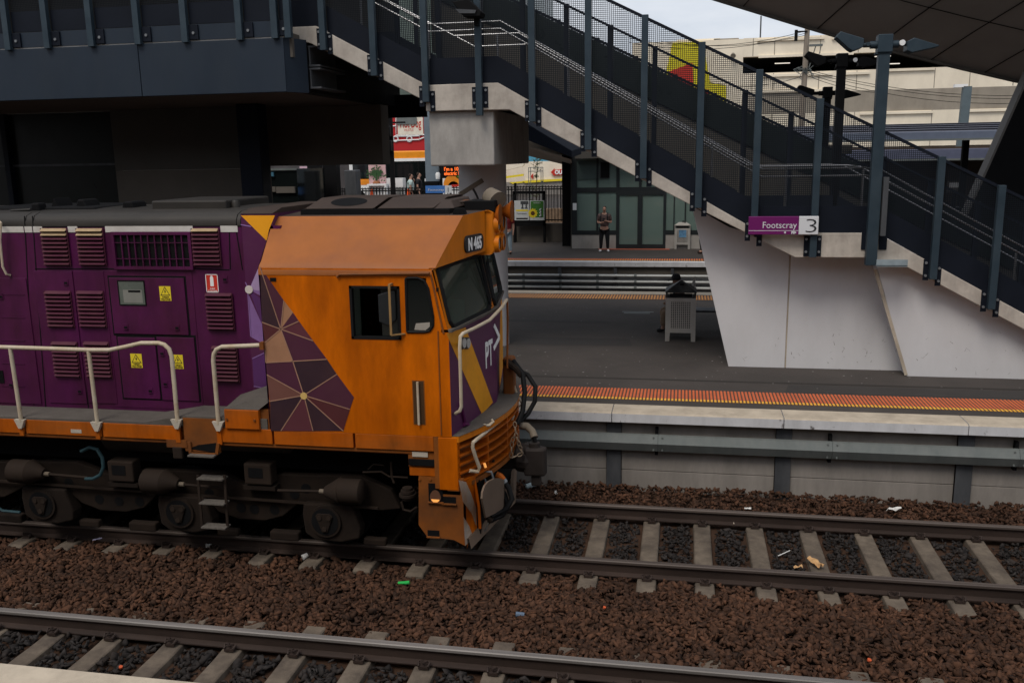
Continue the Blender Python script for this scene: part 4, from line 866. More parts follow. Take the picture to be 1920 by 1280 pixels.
# --- engine hood
hx = XR + 0.06
m = MB().prism([(-17, HY, 1.6), (-17, HY, 3.86), (-17, HY2, 3.86), (-17, HY2, 1.6)], (hx + 17, 0, 0)); hood = m.build('engine_hood', 'purple', LO)
pr = [(HY - 0.004, 3.862), (HY - 0.002, 3.92), (HY + 0.04, 3.985), (HY + 0.14, 4.02), (HY + 0.6, 4.045), (CY, 4.05)]
pr = pr + [(2 * CY - y, z) for y, z in reversed(pr[:-1])]
gaps = [-17] + [H(a, 410)[0] for a in (46, 61, 443, 451)]
for i in range(len(gaps) - 1):
    MB().prism([(gaps[i] + 0.006, y, z) for y, z in pr], (gaps[i + 1] - gaps[i] - 0.012, 0, 0)).build('hood_roof', 'roofgrey', LO, smooth=True)
hx0 = H(451, 410)[0]
MB().prism([(-17, y, z - 0.012) for y, z in pr], (hx0 + 17, 0, 0)).build('roof_inner', 'black', LO)
hx1 = XR + .38 * (PY(514, 405, 9.70).x - XR)
MB().box(hx0 + .004, hx1, HY, HY2, 3.8, 3.995).build('hood_end', 'purple_bright', LO)
MB().prism([(hx0 + .004, HY - .01, 3.996), (hx0 + .004, HY + .25, 4.05), (hx0 + .004, HY2 - .25, 4.05), (hx0 + .004, HY2 + .01, 3.996)], (hx1 - hx0, 0, 0)).build('hood_end_roof', 'roofbrown', LO)
xs = [-17] + [H(a, 432)[0] for a in (45, 48, 61, 63, 80)] 
for a, b in ((-17, H(45, 432)[0]), (H(47, 432)[0], H(61, 432)[0]), (H(63, 432)[0], H(80, 432)[0]), (H(128, 432)[0], H(146, 432)[0]), (H(198, 432)[0], H(362, 432)[0]), (H(414, 432)[0], H(446, 432)[0])):
    MB().box(a, b, HY - 0.006, HY + 0.01, 3.790, 3.861).build('white_stripe', 'stripe', LO)
# seams
def seam(p, q, f=H, y=HY, w_=0.012, parent=None, name='seam'):
    a = f(*p); b = f(*q); MB().bar((a[0], y - 0.0015, a[1]), (b[0], y - 0.0015, b[1]), w_, 0.005, up=(0, 1, 0)).build(name, 'black', parent or hood)
for p, q in (((46, 405), (64, 760)), ((61, 405), (77, 640)), ((66, 504), (222, 504)), ((152, 560), (166, 765)), ((430, 432), (432, 505)), ((443, 432), (455, 506)), ((363, 504), (430, 506)), ((77, 640), (86, 764))): seam(p, q)
# door slabs: a thin plate standing proud of the side
def slab(name, px0, px1, py0, py1, mm='purple', th=0.012, f=H, y=HY, parent=None, bev=0.004):
    a = f(px0, (py0 + py1) / 2)[0]; b = f(px1, (py0 + py1) / 2)[0]; zm = (px0 + px1) / 2
    z1 = f(zm, py0)[1]; z0 = f(zm, py1)[1]
    return MB().box(a, b, y - th, y + 0.01, z0, z1).build(name, mm, parent or LO, bevel=bev), (a, b, z0, z1)
def latch(px, py, f=H, y=HY, parent=None):
    x, z = f(px, py); m = MB().box(x - 0.032, x + 0.032, y - 0.006, y, z - 0.035, z + 0.035, 0)
    m.box(x - 0.02, x + 0.02, y - 0.010, y - 0.005, z - 0.022, z + 0.006, 1).box(x - 0.024, x + 0.024, y - 0.016, y - 0.005, z - 0.03, z - 0.022, 0)
    m.build('latch', ['purple', 'black'], parent or LO)
d, _ = slab('engine_door', -40, 64, 521, 755)
for py in (551, 594, 637, 680, 722): 
    a = H(5, py); b = H(48, py); MB().box(a[0], b[0], HY - 0.018, HY - 0.011, a[1] - 0.008, a[1] + 0.004).build('door_rib', 'purple', d)
latch(22, 720, H, HY - 0.012, d); latch(4, 555, H, HY - 0.012, d)
MB().box(H(-1, 700)[0], H(8, 700)[0], HY - 0.02, HY - 0.011, H(3, 717)[1], H(3, 694)[1]).build('vent_slot', 'black', d)
d1, _ = slab('equipment_door', 79, 150, 508, 755); d2, _ = slab('equipment_door', 153, 208, 508, 755)
slab('cabinet_surround', 204, 371, 508, 765, th=0.006)
dd, _ = slab('cabinet_recess', 208, 353.5, 517, 630, 'black', 0.008, bev=0); slab('cabinet_recess', 225, 372.5, 627, 750, 'black', 0.009, bev=0)
c1, e1 = slab('cabinet_door', 211, 350.5, 520.5, 626, th=0.02); c2, e2 = slab('cabinet_door', 228, 297, 632, 746, th=0.02); c3, e3 = slab('cabinet_door', 300.5, 370, 632, 750, th=0.02)
for a, b, p in ((238, 612, c1), (334, 613, c1), (284, 731, c2), (306, 661, c3), (312, 718, c3)): latch(a, b, H, HY - 0.02, p)
for a, b in ((125, 529), (151, 732)): latch(a, b, H, HY - 0.012, d1)
latch(422, 523); latch(441, 750)
a = H(225, 549); x0, x1 = H(226, 549)[0], H(273, 549)[0]; z1, z0 = H(250, 527)[1], H(250, 570)[1]
wnd = MB().box(x0, x1, HY - 0.024, HY - 0.019, z0, z1).build('window', mat('cabglass', (0.10, 0.115, 0.10), 0.25, var=0.1), c1)
MB().box(x0 + 0.05, x1 - 0.03, HY - 0.0255, HY - 0.024, z0 + 0.02, z1 - 0.1).build('meter', mat('meter', (0.19, 0.19, 0.17), 0.6), wnd); MB().box(x0 + 0.12, x1 - 0.05, HY - 0.027, HY - 0.0255, z0 + 0.17, z1 - 0.13).build('display', 'black', wnd)
m = MB(); [m.box(*q) for q in ((x0 - .012, x1 + .012, HY - .028, HY - .02, z1, z1 + .012), (x0 - .012, x1 + .012, HY - .028, HY - .02, z0 - .012, z0), (x0 - .012, x0, HY - .028, HY - .02, z0, z1), (x1, x1 + .012, HY - .028, HY - .02, z0, z1))]; m.build('window_frame', 'black', wnd)
# louvres
def louvre(px0, px1, py0, py1, nsl, tan=0):
    fm = MB(); a = H(px0, (py0 + py1) / 2)[0]; b = H(px1, (py0 + py1) / 2)[0]; mid = (px0 + px1) / 2; z1 = H(mid, py0)[1]; z0 = H(mid, py1)[1]
    yb = HY - 0.012
    st_ = (z1 - z0) / nsl
    for k in range(nsl):
        zt_ = z1 - k * st_; mi = 1 if k < tan else 0
        fm.prism([(a, yb, zt_), (a, yb - 0.042, zt_ - st_ * 0.62), (a, yb - 0.036, zt_ - st_ * 0.74), (a, yb, zt_ - st_ * 0.25)], (b - a, 0, 0), mi)
        fm.box(a + 0.004, b - 0.004, yb - 0.004, yb, zt_ - st_, zt_ - st_ * 0.72, 2)
    fm.box(a - 0.01, a, yb - 0.014, yb, z0, z1, 0).box(b, b + 0.01, yb - 0.014, yb, z0, z1, 0)
    fm.build('louvre_panel', ['louvre', 'louvre_tan', 'black'], LO)
for a, b, c, d_, n_, t_ in ((83, 130, 428, 498, 9, 2), (149, 197, 428, 498, 9, 2), (364, 413, 428, 499, 9, 1), (90, 137, 545, 613, 9, 0), (150, 198, 545, 613, 9, 0), (390, 438, 549, 618, 9, 0), (103, 149, 640, 706, 9, 0), (163, 208, 640, 707, 9, 0), (402, 447, 648, 715, 9, 0)): louvre(a, b, c, d_, n_, t_)
# radiator grille opening
x0, x1 = H(219, 468)[0], H(357, 468)[0]; z1, z0 = H(288, 440)[1], H(288, 499)[1]
g = MB().box(x0, x1, HY - 0.010, HY + 0.0, z0, z1).build('grille', 'black', LO)
m = MB(); f_ = 0.035; [m.box(*q) for q in ((x0 - f_, x1 + f_, HY - .04, HY, z1, z1 + f_), (x0 - f_, x1 + f_, HY - .04, HY, z0 - f_, z0), (x0 - f_, x0, HY - .04, HY, z0, z1), (x1, x1 + f_, HY - .04, HY, z0, z1))]; m.build('grille_frame', 'purple', g)
m = MB()
for k in range(1, 11): x = x0 + (x1 - x0) * k / 11; m.box(x - 0.007, x + 0.007, HY - 0.03, HY - 0.01, z0, z1)
for z in (z1 - 0.09, z0 + 0.09): m.box(x0, x1, HY - 0.034, HY - 0.028, z - 0.004, z + 0.004)
m.build('grille_bars', 'purple', g)
# warning labels
def hv(px0, px1, py0, py1, y, parent):
    a = H(px0, py0)[0]; b = H(px1, py0)[0]; z1 = H(px0, py0)[1]; z0 = H(px0, py1)[1]; wd, hh = b - a, z1 - z0
    l = MB().box(a, b, y - 0.003, y, z0, z1).build('warning_label', 'yellow', parent)
    m = MB(); cx = (a + b) / 2
    def tri(s, zc, q): return [(cx - s, q, zc - s * .75), (cx + s, q, zc - s * .75), (cx, q, zc + s * .95)]
    m.add(tri(wd * .44, z0 + hh * .63, y - .0036), [(0, 1, 2)], 0).add(tri(wd * .34, z0 + hh * .625, y - .0042), [(0, 1, 2)], 1)
    m.add([(cx + wd * .06, y - .005, z0 + hh * .84), (cx - wd * .09, y - .005, z0 + hh * .62), (cx + wd * .0, y - .005, z0 + hh * .62), (cx - wd * .06, y - .005, z0 + hh * .44), (cx + wd * .11, y - .005, z0 + hh * .68), (cx + .01 * wd, y - .005, z0 + hh * .68)], [(0, 1, 2, 5), (5, 2, 3, 4)], 0)
    m.build('lightning_symbol', ['signblack', 'yellow'], l)
    text('label_lettering', 'HIGH', hh * .17, 'signblack', l, (a + wd * .22, y - .0045, z0 + hh * .20), width=wd * .56); text('label_lettering', 'VOLTAGE', hh * .17, 'signblack', l, (a + wd * .08, y - .0045, z0 + hh * .05), width=wd * .84)
hv(300, 321, 536, 563, HY - 0.02, c1); hv(246, 267, 662, 688, HY - 0.02, c2); hv(325, 344, 664, 690, HY - 0.02, c3)
a, b = H(385, 514)[0], H(408, 514)[0]; z1, z0 = H(396, 514)[1], H(396, 548)[1]
l = MB().box(a, b, HY - .004, HY, z0, z1).build('extinguisher_label', 'red', LO); wd, hh = b - a, z1 - z0
MB().box(a, b, HY - .006, HY - .004, z0, z0 + .008).box(a, b, HY - .006, HY - .004, z1 - .008, z1).box(a, a + .008, HY - .006, HY - .004, z0, z1).box(b - .008, b, HY - .006, HY - .004, z0, z1).build('label_border', 'white', l)
MB().prism([(a + wd * .36, HY - .006, z0 + hh * .34), (a + wd * .64, HY - .006, z0 + hh * .34), (a + wd * .64, HY - .006, z0 + hh * .80), (a + wd * .56, HY - .006, z0 + hh * .92), (a + wd * .44, HY - .006, z0 + hh * .92), (a + wd * .36, HY - .006, z0 + hh * .80)], (0, .002, 0)).build('extinguisher_symbol', 'white', l)
text('label_lettering', 'FIRE', hh * .11, 'white', l, (a + wd * .3, HY - .005, z0 + hh * .17), width=wd * .4); text('label_lettering', 'EXTINGUISHER', hh * .11, 'white', l, (a + wd * .12, HY - .005, z0 + hh * .05), width=wd * .76)
# hood livery next to the cab
def decal(polys, f, y, parent, nm):
    names = []; m = MB()
    for k, (c, pts) in enumerate(polys):
        if c not in names: names.append(c)
        vs = [f(*p) for p in pts]; m.add([(v[0], y - 0.0015 - 0.0002 * k, v[1]) if len(v) == 2 else v for v in vs], [list(range(len(vs)))], names.index(c))
    return m.build(nm, names, parent)
z6 = lambda x, y: (420 + x * .375, 360 + y * .375)
def lines(segs, f, y, parent, w_, mm='line'):
    m = MB()
    for p, q in segs:
        a = f(*z6(*p)); b = f(*z6(*q)); m.bar((a[0], y - 0.0060, a[1]), (b[0], y - 0.0060, b[1]), w_, 0.002, up=(0, 1, 0))
    return m.build('livery_line', mm, parent)
Zp = lambda pts: [z6(*p) for p in pts]
decal([('purple_bright', Zp([(85, 118), (215, 245), (320, 245), (320, 1010), (150, 1010), (110, 480)])),
       ('lilac', Zp([(172, 380), (260, 400), (260, 560), (125, 487)])), ('palelilac', Zp([(172, 380), (230, 500), (128, 486)])), ('violet', Zp([(125, 487), (260, 590), (260, 700), (190, 660)])),
       ('lilac', Zp([(118, 500), (190, 660), (230, 760), (200, 760), (132, 722)])), ('violet', Zp([(142, 832), (215, 795), (300, 800), (300, 985), (150, 972)]))], H, HY, hood, 'livery_facets')
decal([('gold', Zp([(85, 117), (255, 117), (225, 190), (215, 245)]))], H, HY - .002, hood, 'livery_facets')
lines([((85, 163), (137, 173)), ((142, 832), (230, 790)), ((150, 970), (230, 985)), ((120, 500), (135, 720)), ((108, 450), (125, 487))], H, HY, hood, 0.012, 'lilac')
x, z = H(*z6(126, 487)); MB().cyl((x, HY + .0, z), (x, HY - .010, z), 0.048, 18).build('livery_disc', 'white_dot', hood)
# --- roof gear on the hood
def rbox(px0, px1, py0, py1, Y0, Y1, mm='roofgrey', nm='roof_hatch', taper=0.0, bev=0.02):
    a = PY(px0, py1, Y0); b = PY(px1, py1, Y0); t = PY((px0 + px1) / 2, py0, Y0).z; z0 = min(a.z, b.z) - 0.06
    m = MB().prism([(a.x, Y0, z0), (b.x, Y0, z0), (b.x - taper, Y0, t), (a.x + taper, Y0, t)], (0, Y1 - Y0, 0)); return m.build(nm, mm, LO, bevel=bev)
rbox(285, 425, 376, 398, 9.95, 11.1, nm='fan_housing'); rbox(-60, 190, 389, 402, 9.95, 11.1, 'black', 'exhaust_hatch', 0.1); rbox(225, 255, 378, 396, 10.1, 10.4, 'black', 'exhaust_stack', 0.05)
rbox(92, 114, 372, 392, 10.2, 10.5, 'black', 'roof_vent', 0.08); rbox(136, 168, 374, 392, 10.2, 10.5, 'black', 'roof_vent', 0.08); rbox(57, 76, 381, 402, 9.85, 10.0, 'black', 'roof_bracket', 0.02)
a = PY(443, 398, 10.1); MB().tube([(a.x, 10.1, a.z - .05), (a.x, 10.1, a.z + .12), (a.x, 10.1, a.z + .145)], [.05, .05, .03], 14).build('antenna_dome', 'roofgrey', LO, smooth=True)
m = MB(); pts = [PY(12, 402, 9.8), PY(22, 395, 9.8), PY(58, 393, 9.8)]; m.tube(pts, .018, 6).build('roof_pipe', 'roofgrey', LO)
m = MB(); pts = [PY(-2, 415, 9.5), PY(2, 418, 9.46), PY(0, 450, 9.46), PY(5, 500, 9.46), PY(12, 514, 9.48), PY(19, 516, 9.53)]; m.tube(pts, .014, 8).build('grab_rail', 'cream', LO, smooth=True)
# --- cab shell
cabx = lambda px, py: S(px, py)[0]
w0 = (S(657, 590)[0], S(751, 590)[0], S(703, 636)[1], S(703, 536)[1])
qa, qb, qc, qd = S(761, 575)[0], S(812, 590)[0], S(786, 621)[1], S(786, 521)[1]
WB = 2.76                                                # windscreen foot
ft = S(812, 503)[0]                                      # front edge at the eave
m = MB(); m.holed(XR, ft - 0.02, ZB, ZE, [w0, (qa, ft - 0.08, qc, qd)], SY, 0.05)
m.add([(ft - 0.02, SY, ZB), (XF, SY, ZB), (XF, SY, WB), (ft - .02, SY, ZE)], [(0, 1, 2, 3)])
# far side, rear wall, slopes, roof
MB().add([(XR, SY2, ZB), (XF, SY2, ZB), (XF, SY2, WB), (ft, SY2, ZE), (XR, SY2, ZE)], [(4, 3, 2, 1, 0)]).build('cab_side', 'orange', LO)
YT = 9.70; xt0 = PY(514, 405, YT).x; xt1 = PY(868, 404, YT).x
vs = lambda Y: -2.53 + 0.235 * (Y - SY)                   # plan line of the brow
m.build('cab_side', 'orange', LO)
m = MB(); xsl = vs(SY) + 0.02
ep = [(XR - .02, XF - .16, SY - .005, ZE - .075), (XR - .02, XF - .165, SY - .002, ZE - .02), (XR - .015, vs(SY), SY + .022, ZE + .025), (XR - .01, vs(SY) + .005, SY + .07, ZE + .07), (xt0, xt1, YT, ZT)]
m.add([(a, y, z) for a, b, y, z in ep] + [(b, y, z) for a, b, y, z in ep], [(k, 5 + k, 6 + k, k + 1) for k in range(4)])
Ym = lambda Y: 2 * CY - Y
m.build('cab_roof_slope', 'faded', LO, smooth=True)
m = MB()
m.add([(XR - 0.02, Ym(SY), ZE - .03), (XR - 0.02, Ym(SY), ZE + 0.03), (xt0, Ym(YT), ZT), (xt1, Ym(YT), ZT), (vs(SY), Ym(SY), ZE + 0.03), (ft + .02, Ym(SY), ZE - .03)], [(1, 4, 5, 0), (2, 3, 4, 1)])
m.build('cab_roof_slope', 'faded', LO, smooth=True)
MB().add([(XR - 0.02, SY, ZE), (XR - .02, SY2, ZE), (xt0, Ym(YT), ZT), (xt0, YT, ZT), (XR - .02, SY, ZB), (XR - .02, SY2, ZB)], [(0, 3, 2, 1), (4, 0, 1, 5)]).build('cab_rear_wall', 'purple_bright', LO)
xc = vs(CY - 0.28)
MB().add([(xt0, YT, ZT), (xt1, YT, ZT), (xc, CY - .28, ZT + .02), (xc, CY + .28, ZT + .02), (xt1, Ym(YT), ZT), (xt0, Ym(YT), ZT), (xt0, CY, ZT + .03)], [(0, 1, 2, 6), (6, 2, 3), (6, 3, 4, 5)]).build('cab_roof', 'roofbrown', LO)
# brow over the windscreens (two flat faces meeting at the headlight block)
zb0, zb1 = ZE + 0.0, ZE + 0.05
BM = MB()
for mir in (0, 1):
    q = (lambda Y: Ym(Y)) if mir else (lambda Y: Y)
    P_ = [(vs(SY), q(SY), ZE + .01), (vs(SY), q(SY), ZE + .035), (xt1, q(YT), ZT), (xc, q(CY - .28), ZT + .02), (xc, q(CY - .28), ZE + 0.07)]
    BM.add(P_, [(0, 4, 3, 2, 1) if not mir else (0, 1, 2, 3, 4)])
    BM.add([(vs(SY), q(SY), ZE + .01), (xc, q(CY - .28), ZE + .07), (xc - .45, q(CY - .28), ZE + .07), (ft - .05, q(SY), ZE + .01)], [(0, 1, 2, 3) if mir else (3, 2, 1, 0)])
BM.build('brow', 'orange_front', LO)
hb = MB().prism([(xc - .3, CY - .28, ZE + .02), (xc + .06, CY - .28, ZE + .02), (xc + .10, CY - .22, ZE + .06), (xc + .10, CY - .22, ZT - .0), (xc + .04, CY - .28, ZT + .02), (xc - .3, CY - .28, ZT + .02)], (0, .56, 0)).build('headlight_housing', 'orange_front', LO, bevel=.02)
for zz_ in (ZE + .14, ZE + .37):
    for yy in (CY - .13, CY + .13):
        r_ = MB(); n = 20; x_ = xc + .10
        ring = [(x_ + .045, yy + .10 * math.cos(t), zz_ + .10 * math.sin(t)) for t in [2 * math.pi * k / n for k in range(n)]]
        ri = [(x_ + .045, yy + .075 * math.cos(t), zz_ + .075 * math.sin(t)) for t in [2 * math.pi * k / n for k in range(n)]]
        ro = [(x_ - .01, yy + .11 * math.cos(t), zz_ + .11 * math.sin(t)) for t in [2 * math.pi * k / n for k in range(n)]]
        r_.add(ring + ri + ro, [(k, (k + 1) % n, n + (k + 1) % n, n + k) for k in range(n)] + [(2 * n + k, 2 * n + (k + 1) % n, (k + 1) % n, k) for k in range(n)])
        hl = r_.build('headlight', 'orange_front', LO, smooth=True); MB().cyl((x_ + .01, yy, zz_), (x_ + .03, yy, zz_), .078, 18).build('lens', 'lens', hl)
# number plate
nd = Vector((.235, 1, 0)).normalized(); nn = Vector((1, -.235, 0)).normalized()
def bp_(px, py): 
    d = ray(px, py); p0 = Vector((vs(SY), SY, 3.7)); t = nn.dot(p0 - CAM) / nn.dot(d); return CAM + d * t
pc = bp_(887, 455.5); wdt, hgt = 0.62, 0.24
p0, p1 = bp_(870, 462), bp_(904, 450); wdt = (p1 - p0).dot(nd) ; hgt = (bp_(886, 440) - bp_(886, 472)).z
def rrect(c, xd, yd, w_, h_, r, n=5):
    out = []
    for sx_, sy_, a0 in ((1, 1, 0), (-1, 1, 90), (-1, -1, 180), (1, -1, 270)):
        for k in range(n + 1):
            t = R(a0 + 90 * k / n); out.append(c + xd * (sx_ * (w_ / 2 - r) + r * math.cos(t)) + yd * (sy_ * (h_ / 2 - r) + r * math.sin(t)))
    return out
UZ = Vector((0, 0, 1))
npl = MB().prism(rrect(pc - nn * .005, nd, UZ, wdt, hgt, hgt * .36), nn * .028).build('number_plate', 'signblack', LO, bevel=.006)
text('number_lettering', 'N 465', hgt * .98, 'white', npl, pc + nn * .0235 - nd * wdt * .36 - UZ * hgt * .345, nd, UZ, bold=.007, width=wdt * .72)
# windscreens: two flat panes meeting at a centre pillar
xw = lambda Y: 0.13 * (min(Y, 2 * CY - Y) - SY)           # plan rake towards the centre
def wp(Y, z): t = (z - WB) / (ZE - WB); return Vector((XF + (ft - XF) * t + xw(Y), Y, z))
FR = MB(); GL = []
for mir in (0, 1):
    q = (lambda Y: Ym(Y)) if mir else (lambda Y: Y)
    o_ = [(SY, WB), (CY, WB), (CY, ZE + .07), (SY, ZE)]
    y0, y1, z0, z1 = SY + .075, CY - .07, WB + .03, ZE - .015
    i_ = [(y0 + .07, z0), (y1 - .10, z0), (y1, z0 + .10), (y1, z1 + .02), (y0, z1), (y0 , z0 + .08)]
    O = [wp(q(a), b) for a, b in o_]; I = [wp(q(a), b) for a, b in i_]
    V_ = O + I; F_ = [(0, 1, 5, 4), (1, 6, 5), (1, 2, 7, 6), (2, 3, 8, 7), (3, 0, 9, 8), (0, 4, 9)]
    FR.add(V_, F_ if not mir else [f[::-1] for f in F_])
    n_ = (O[1] - O[0]).cross(O[3] - O[0]).normalized(); n_ = n_ if n_.x > 0 else -n_
    pane = MB().prism([v - n_ * .012 for v in I], n_ * .008).build('windscreen', 'screen', LO)
    cen = sum(I, Vector()) / 6
    seal = MB(); J = [v + (v - cen).normalized() * .022 for v in I]
    for k in range(6): seal.tube([I[k] + n_ * .004, I[(k + 1) % 6] + n_ * .004], .027, 6)
    seal.build('window_seal', 'rubber', pane)
    wi = MB(); a = wp(q(y1 - .25), z1 - .02) + n_ * .04; b = wp(q(y1 - .10), z0 + .15) + n_ * .03; wi.tube([a, b], .008, 6); a2 = wp(q(y1 - .16), z1 - .05) + n_ * .02; wi.bar(wp(q(y1 - .18), z0 + .52) + n_ * .025, wp(q(y1 - .05), z0 + .03) + n_ * .025, .02, .015); wi.build('wiper', 'rubber', pane)
FR.build('windscreen_surround', 'orange_front', LO)
# side window, quarter window
a, b, c_, d_ = w0
m = MB(); f_ = .028
for q in ((a, b, c_, c_ + f_), (a, b, d_ - f_, d_), (a, a + f_, c_, d_), (b - f_, b, c_, d_)): m.box(q[0], q[1], SY - .006, SY + .06, q[2], q[3])
swf = m.build('window_frame', 'rubber', LO)
xm = a + (b - a) * .60
MB().box(xm, b - f_, SY + .04, SY + .05, c_ + f_, d_ - f_).build('sliding_pane', 'darkglass', swf)
mr_ = MB().prism([(S(727, 600)[0], SY + .02, S(727, 612)[1]), (S(742, 600)[0], SY + .02, S(742, 600)[1]), (S(742, 600)[0], SY + .02, S(742, 546)[1]), (S(732, 600)[0], SY + .02, S(732, 546)[1]), (S(709, 600)[0], SY + .02, S(709, 553)[1]), (S(709, 600)[0], SY + .02, S(709, 604)[1])], (0, .02, 0)).build('seat_headrest', mat('headrest', (.016, .018, .02), .4), LO, bevel=.01)
m = MB(); p = S(735, 532); q = S(739, 625); m.bar((p[0], SY - .10, p[1]), (q[0], SY - .10, q[1]), .024, .012, up=(0, 1, 0)); m.bar((p[0], SY - .10, p[1]), (p[0], SY, p[1]), .02, .02); m.bar((q[0], SY - .10, q[1]), (q[0] + .12, SY, q[1]), .03, .012); m.build('wind_deflector', mat('deflector', (.28, .17, .07), .5), LO)
c0 = Vector(((qa + qb) / 2, SY - .002, (qc + qd) / 2)); xq = Vector((1, 0, 0))
qpts = [(S(761, 524)), (S(764, 521)), (S(784, 521)), (S(796, 527)), (S(803, 541)), (S(812, 592)), (S(812, 610)), (S(806, 620)), (S(796, 622)), (S(764, 622))]
qw = MB().prism([(x, SY - .001, z) for x, z in qpts], (0, .012, 0)).build('quarter_window', 'darkglass', LO)
m = MB()
for k in range(len(qpts)): m.tube([(qpts[k][0], SY - .004, qpts[k][1]), (qpts[(k + 1) % 10][0], SY - .004, qpts[(k + 1) % 10][1])], .015, 6)
m.build('window_seal', 'rubber', qw)
rp = [S(780, 606), S(806, 604), S(806, 612), S(798, 619), S(777, 618)]; MB().add([(x, SY - .003, z) for x, z in rp], [list(range(5))]).build('sticker', mat('sticker', (.33, .30, .26), .5), qw)
# cab inside
MB().box(XR + .1, XF - .15, SY + .06, SY2 - .05, ZB + .25, ZB + .3).box(XR + .08, XR + .12, SY + .06, SY2 - .05, ZB, ZE).build('cab_interior', 'cabin_dark', LO)
MB().box(XF - .75, XF - .45, SY + .4, SY2 - .3, ZB + .3, WB - .05).build('desk', 'cabin', LO, bevel=.03)
MB().box(XR + .9, XR + .95, CY + .0, SY2 - .1, ZB + .3, ZE - .1).build('cab_cupboard', 'cabin', LO)
for yy in (SY + .75, CY + .6):
    MB().box(XF - 1.35, XF - .9, yy - .25, yy + .25, ZB + .75, ZB + .87).box(XF - 1.42, XF - 1.32, yy - .23, yy + .23, ZB + .85, ZB + 1.55).build('driver_seat', 'cabin', LO, bevel=.04)
# gutter, slot, small marks on the side
m = MB(); P_ = [S(633, 519), S(638, 514), S(806, 512)]; m.tube([(x, SY - .02, z) for x, z in P_], .016, 6).build('rain_gutter', 'orange_low', LO)
a, b = S(774, 755)[0], S(797, 755)[0]; z1, z0 = S(786, 713)[1], S(786, 796)[1]
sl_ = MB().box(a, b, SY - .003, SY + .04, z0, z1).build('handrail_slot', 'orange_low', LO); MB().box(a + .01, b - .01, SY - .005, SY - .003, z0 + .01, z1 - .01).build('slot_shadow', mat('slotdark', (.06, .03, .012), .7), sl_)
MB().tube([((a + b) / 2, SY - .03, z0 + .01), ((a + b) / 2, SY - .03, z1 - .01)], .014, 8).build('handrail', 'cream', sl_, smooth=True)
x, z = S(513, 524); MB().box(x - .04, x + .03, SY - .006, SY, z - .02, z + .02).build('marker_socket', 'black', LO)
x, z = S(820, 543); MB().box(x - .012, x + .015, SY - .006, SY, z - .02, z + .02).build('marker_socket', 'black', LO)
m = MB(); m.bar((S(822, 640)[0], SY - .004, S(822, 620)[1]), (S(826, 760)[0], SY - .004, 1.62), .012, .01, up=(0, 1, 0)); m.bar((S(808, 515)[0], SY - .004, S(808, 515)[1]), (S(832, 625)[0], SY - .004, S(832, 625)[1]), .02, .012, up=(0, 1, 0)); m.build('door_edge', 'orange_low', LO)
# livery of the cab side
A_ = (285, 685); B_ = (345, 845); C_ = (400, 1015)
decal([('plum', Zp([(180, 372), A_, (190, 650)])), ('wine', Zp([(180, 372), (300, 543), A_])), ('tan', Zp([(300, 543), (345, 602), A_])), ('wine', Zp([(345, 602), (375, 645), A_])), ('maroon2', Zp([A_, (375, 645), (446, 743)])),
       ('wine', Zp([A_, (446, 743), (515, 835), B_])), ('maroon', Zp([(190, 650), A_, (205, 752)])), ('tan', Zp([(205, 752), A_, B_, (210, 852)])), ('wine', Zp([(210, 852), B_, C_, (215, 912)])), ('plum', Zp([B_, (515, 835), (565, 910), C_])),
       ('wine', Zp([(565, 910), (650, 1025), (630, 1085), C_])), ('dusty', Zp([(215, 912), C_, (230, 1045)])), ('maroon', Zp([C_, (630, 1085), (597, 1193)])), ('plum', Zp([C_, (597, 1193), (446, 1193)])), ('maroon2', Zp([C_, (446, 1193), (285, 1193)])), ('plum', Zp([C_, (285, 1193), (235, 1193), (230, 1045)]))], S, SY, LO, 'livery_facets')
lines([((180, 372), A_), (A_, (300, 543)), (A_, (375, 645)), (A_, (446, 743)), (A_, B_), ((190, 650), A_), ((205, 752), A_), (B_, (515, 835)), (B_, C_), ((210, 852), B_), ((565, 910), C_), (C_, (630, 1085)), ((215, 912), C_), ((230, 1045), C_), (C_, (597, 1193)), (C_, (446, 1193)), (C_, (285, 1193)), ((210, 852), (205, 752))], S, SY, LO, 0.011)
x, z = S(*z6(400, 1018)); MB().cyl((x, SY, z), (x, SY - .010, z), .040, 18).build('livery_disc', 'cream_dot', LO)
# --- nose
NS = .14; fn = Vector((1, -NS, 0)).normalized(); ndv = Vector((NS, 1, 0)).normalized()
nx = lambda Y: XF + NS * (min(Y, 2 * CY - Y) - SY)
m = MB().add([(nx(SY), SY, ZB - .02), (nx(CY), CY, ZB - .02), (nx(SY2), SY2, ZB - .02), (nx(SY), SY, WB), (nx(CY), CY, WB), (nx(SY2), SY2, WB)], [(0, 1, 4, 3), (1, 2, 5, 4)])
nose = m.build('nose', 'purple_bright', LO)
MB().prism([(nx(SY) - .08, SY, WB), (nx(SY) + .035, SY, WB), (nx(CY) + .035, CY, WB), (nx(SY2) + .035, SY2, WB), (nx(SY2) - .1, SY2, WB), (nx(CY) - .1, CY, WB)], (0, 0, .03)).build('nose_ledge', 'walk', LO)
def nf(px, py): d = ray(px, py); p0 = Vector((XF, SY, 2)) + fn * .003; t = fn.dot(p0 - CAM) / fn.dot(d); return CAM + d * t
def nq(pts): return [nf(*z6(*p)) for p in pts]
m = MB(); v = nq([(1112, 708), (1208, 676), (1345, 1050), (1290, 1112)]); m.add(v, [(0, 3, 2, 1)]); 
rr_ = [Vector((nx(SY2 - .05) + .004, SY2 - .05, WB - .05)), Vector((nx(SY2 - .05) + .004, SY2 - .05, 1.75)), Vector((nx(CY + .4) + .004, CY + .4, 1.62)), Vector((nx(SY2 - .3) + .004, SY2 - .35, WB - .05))]
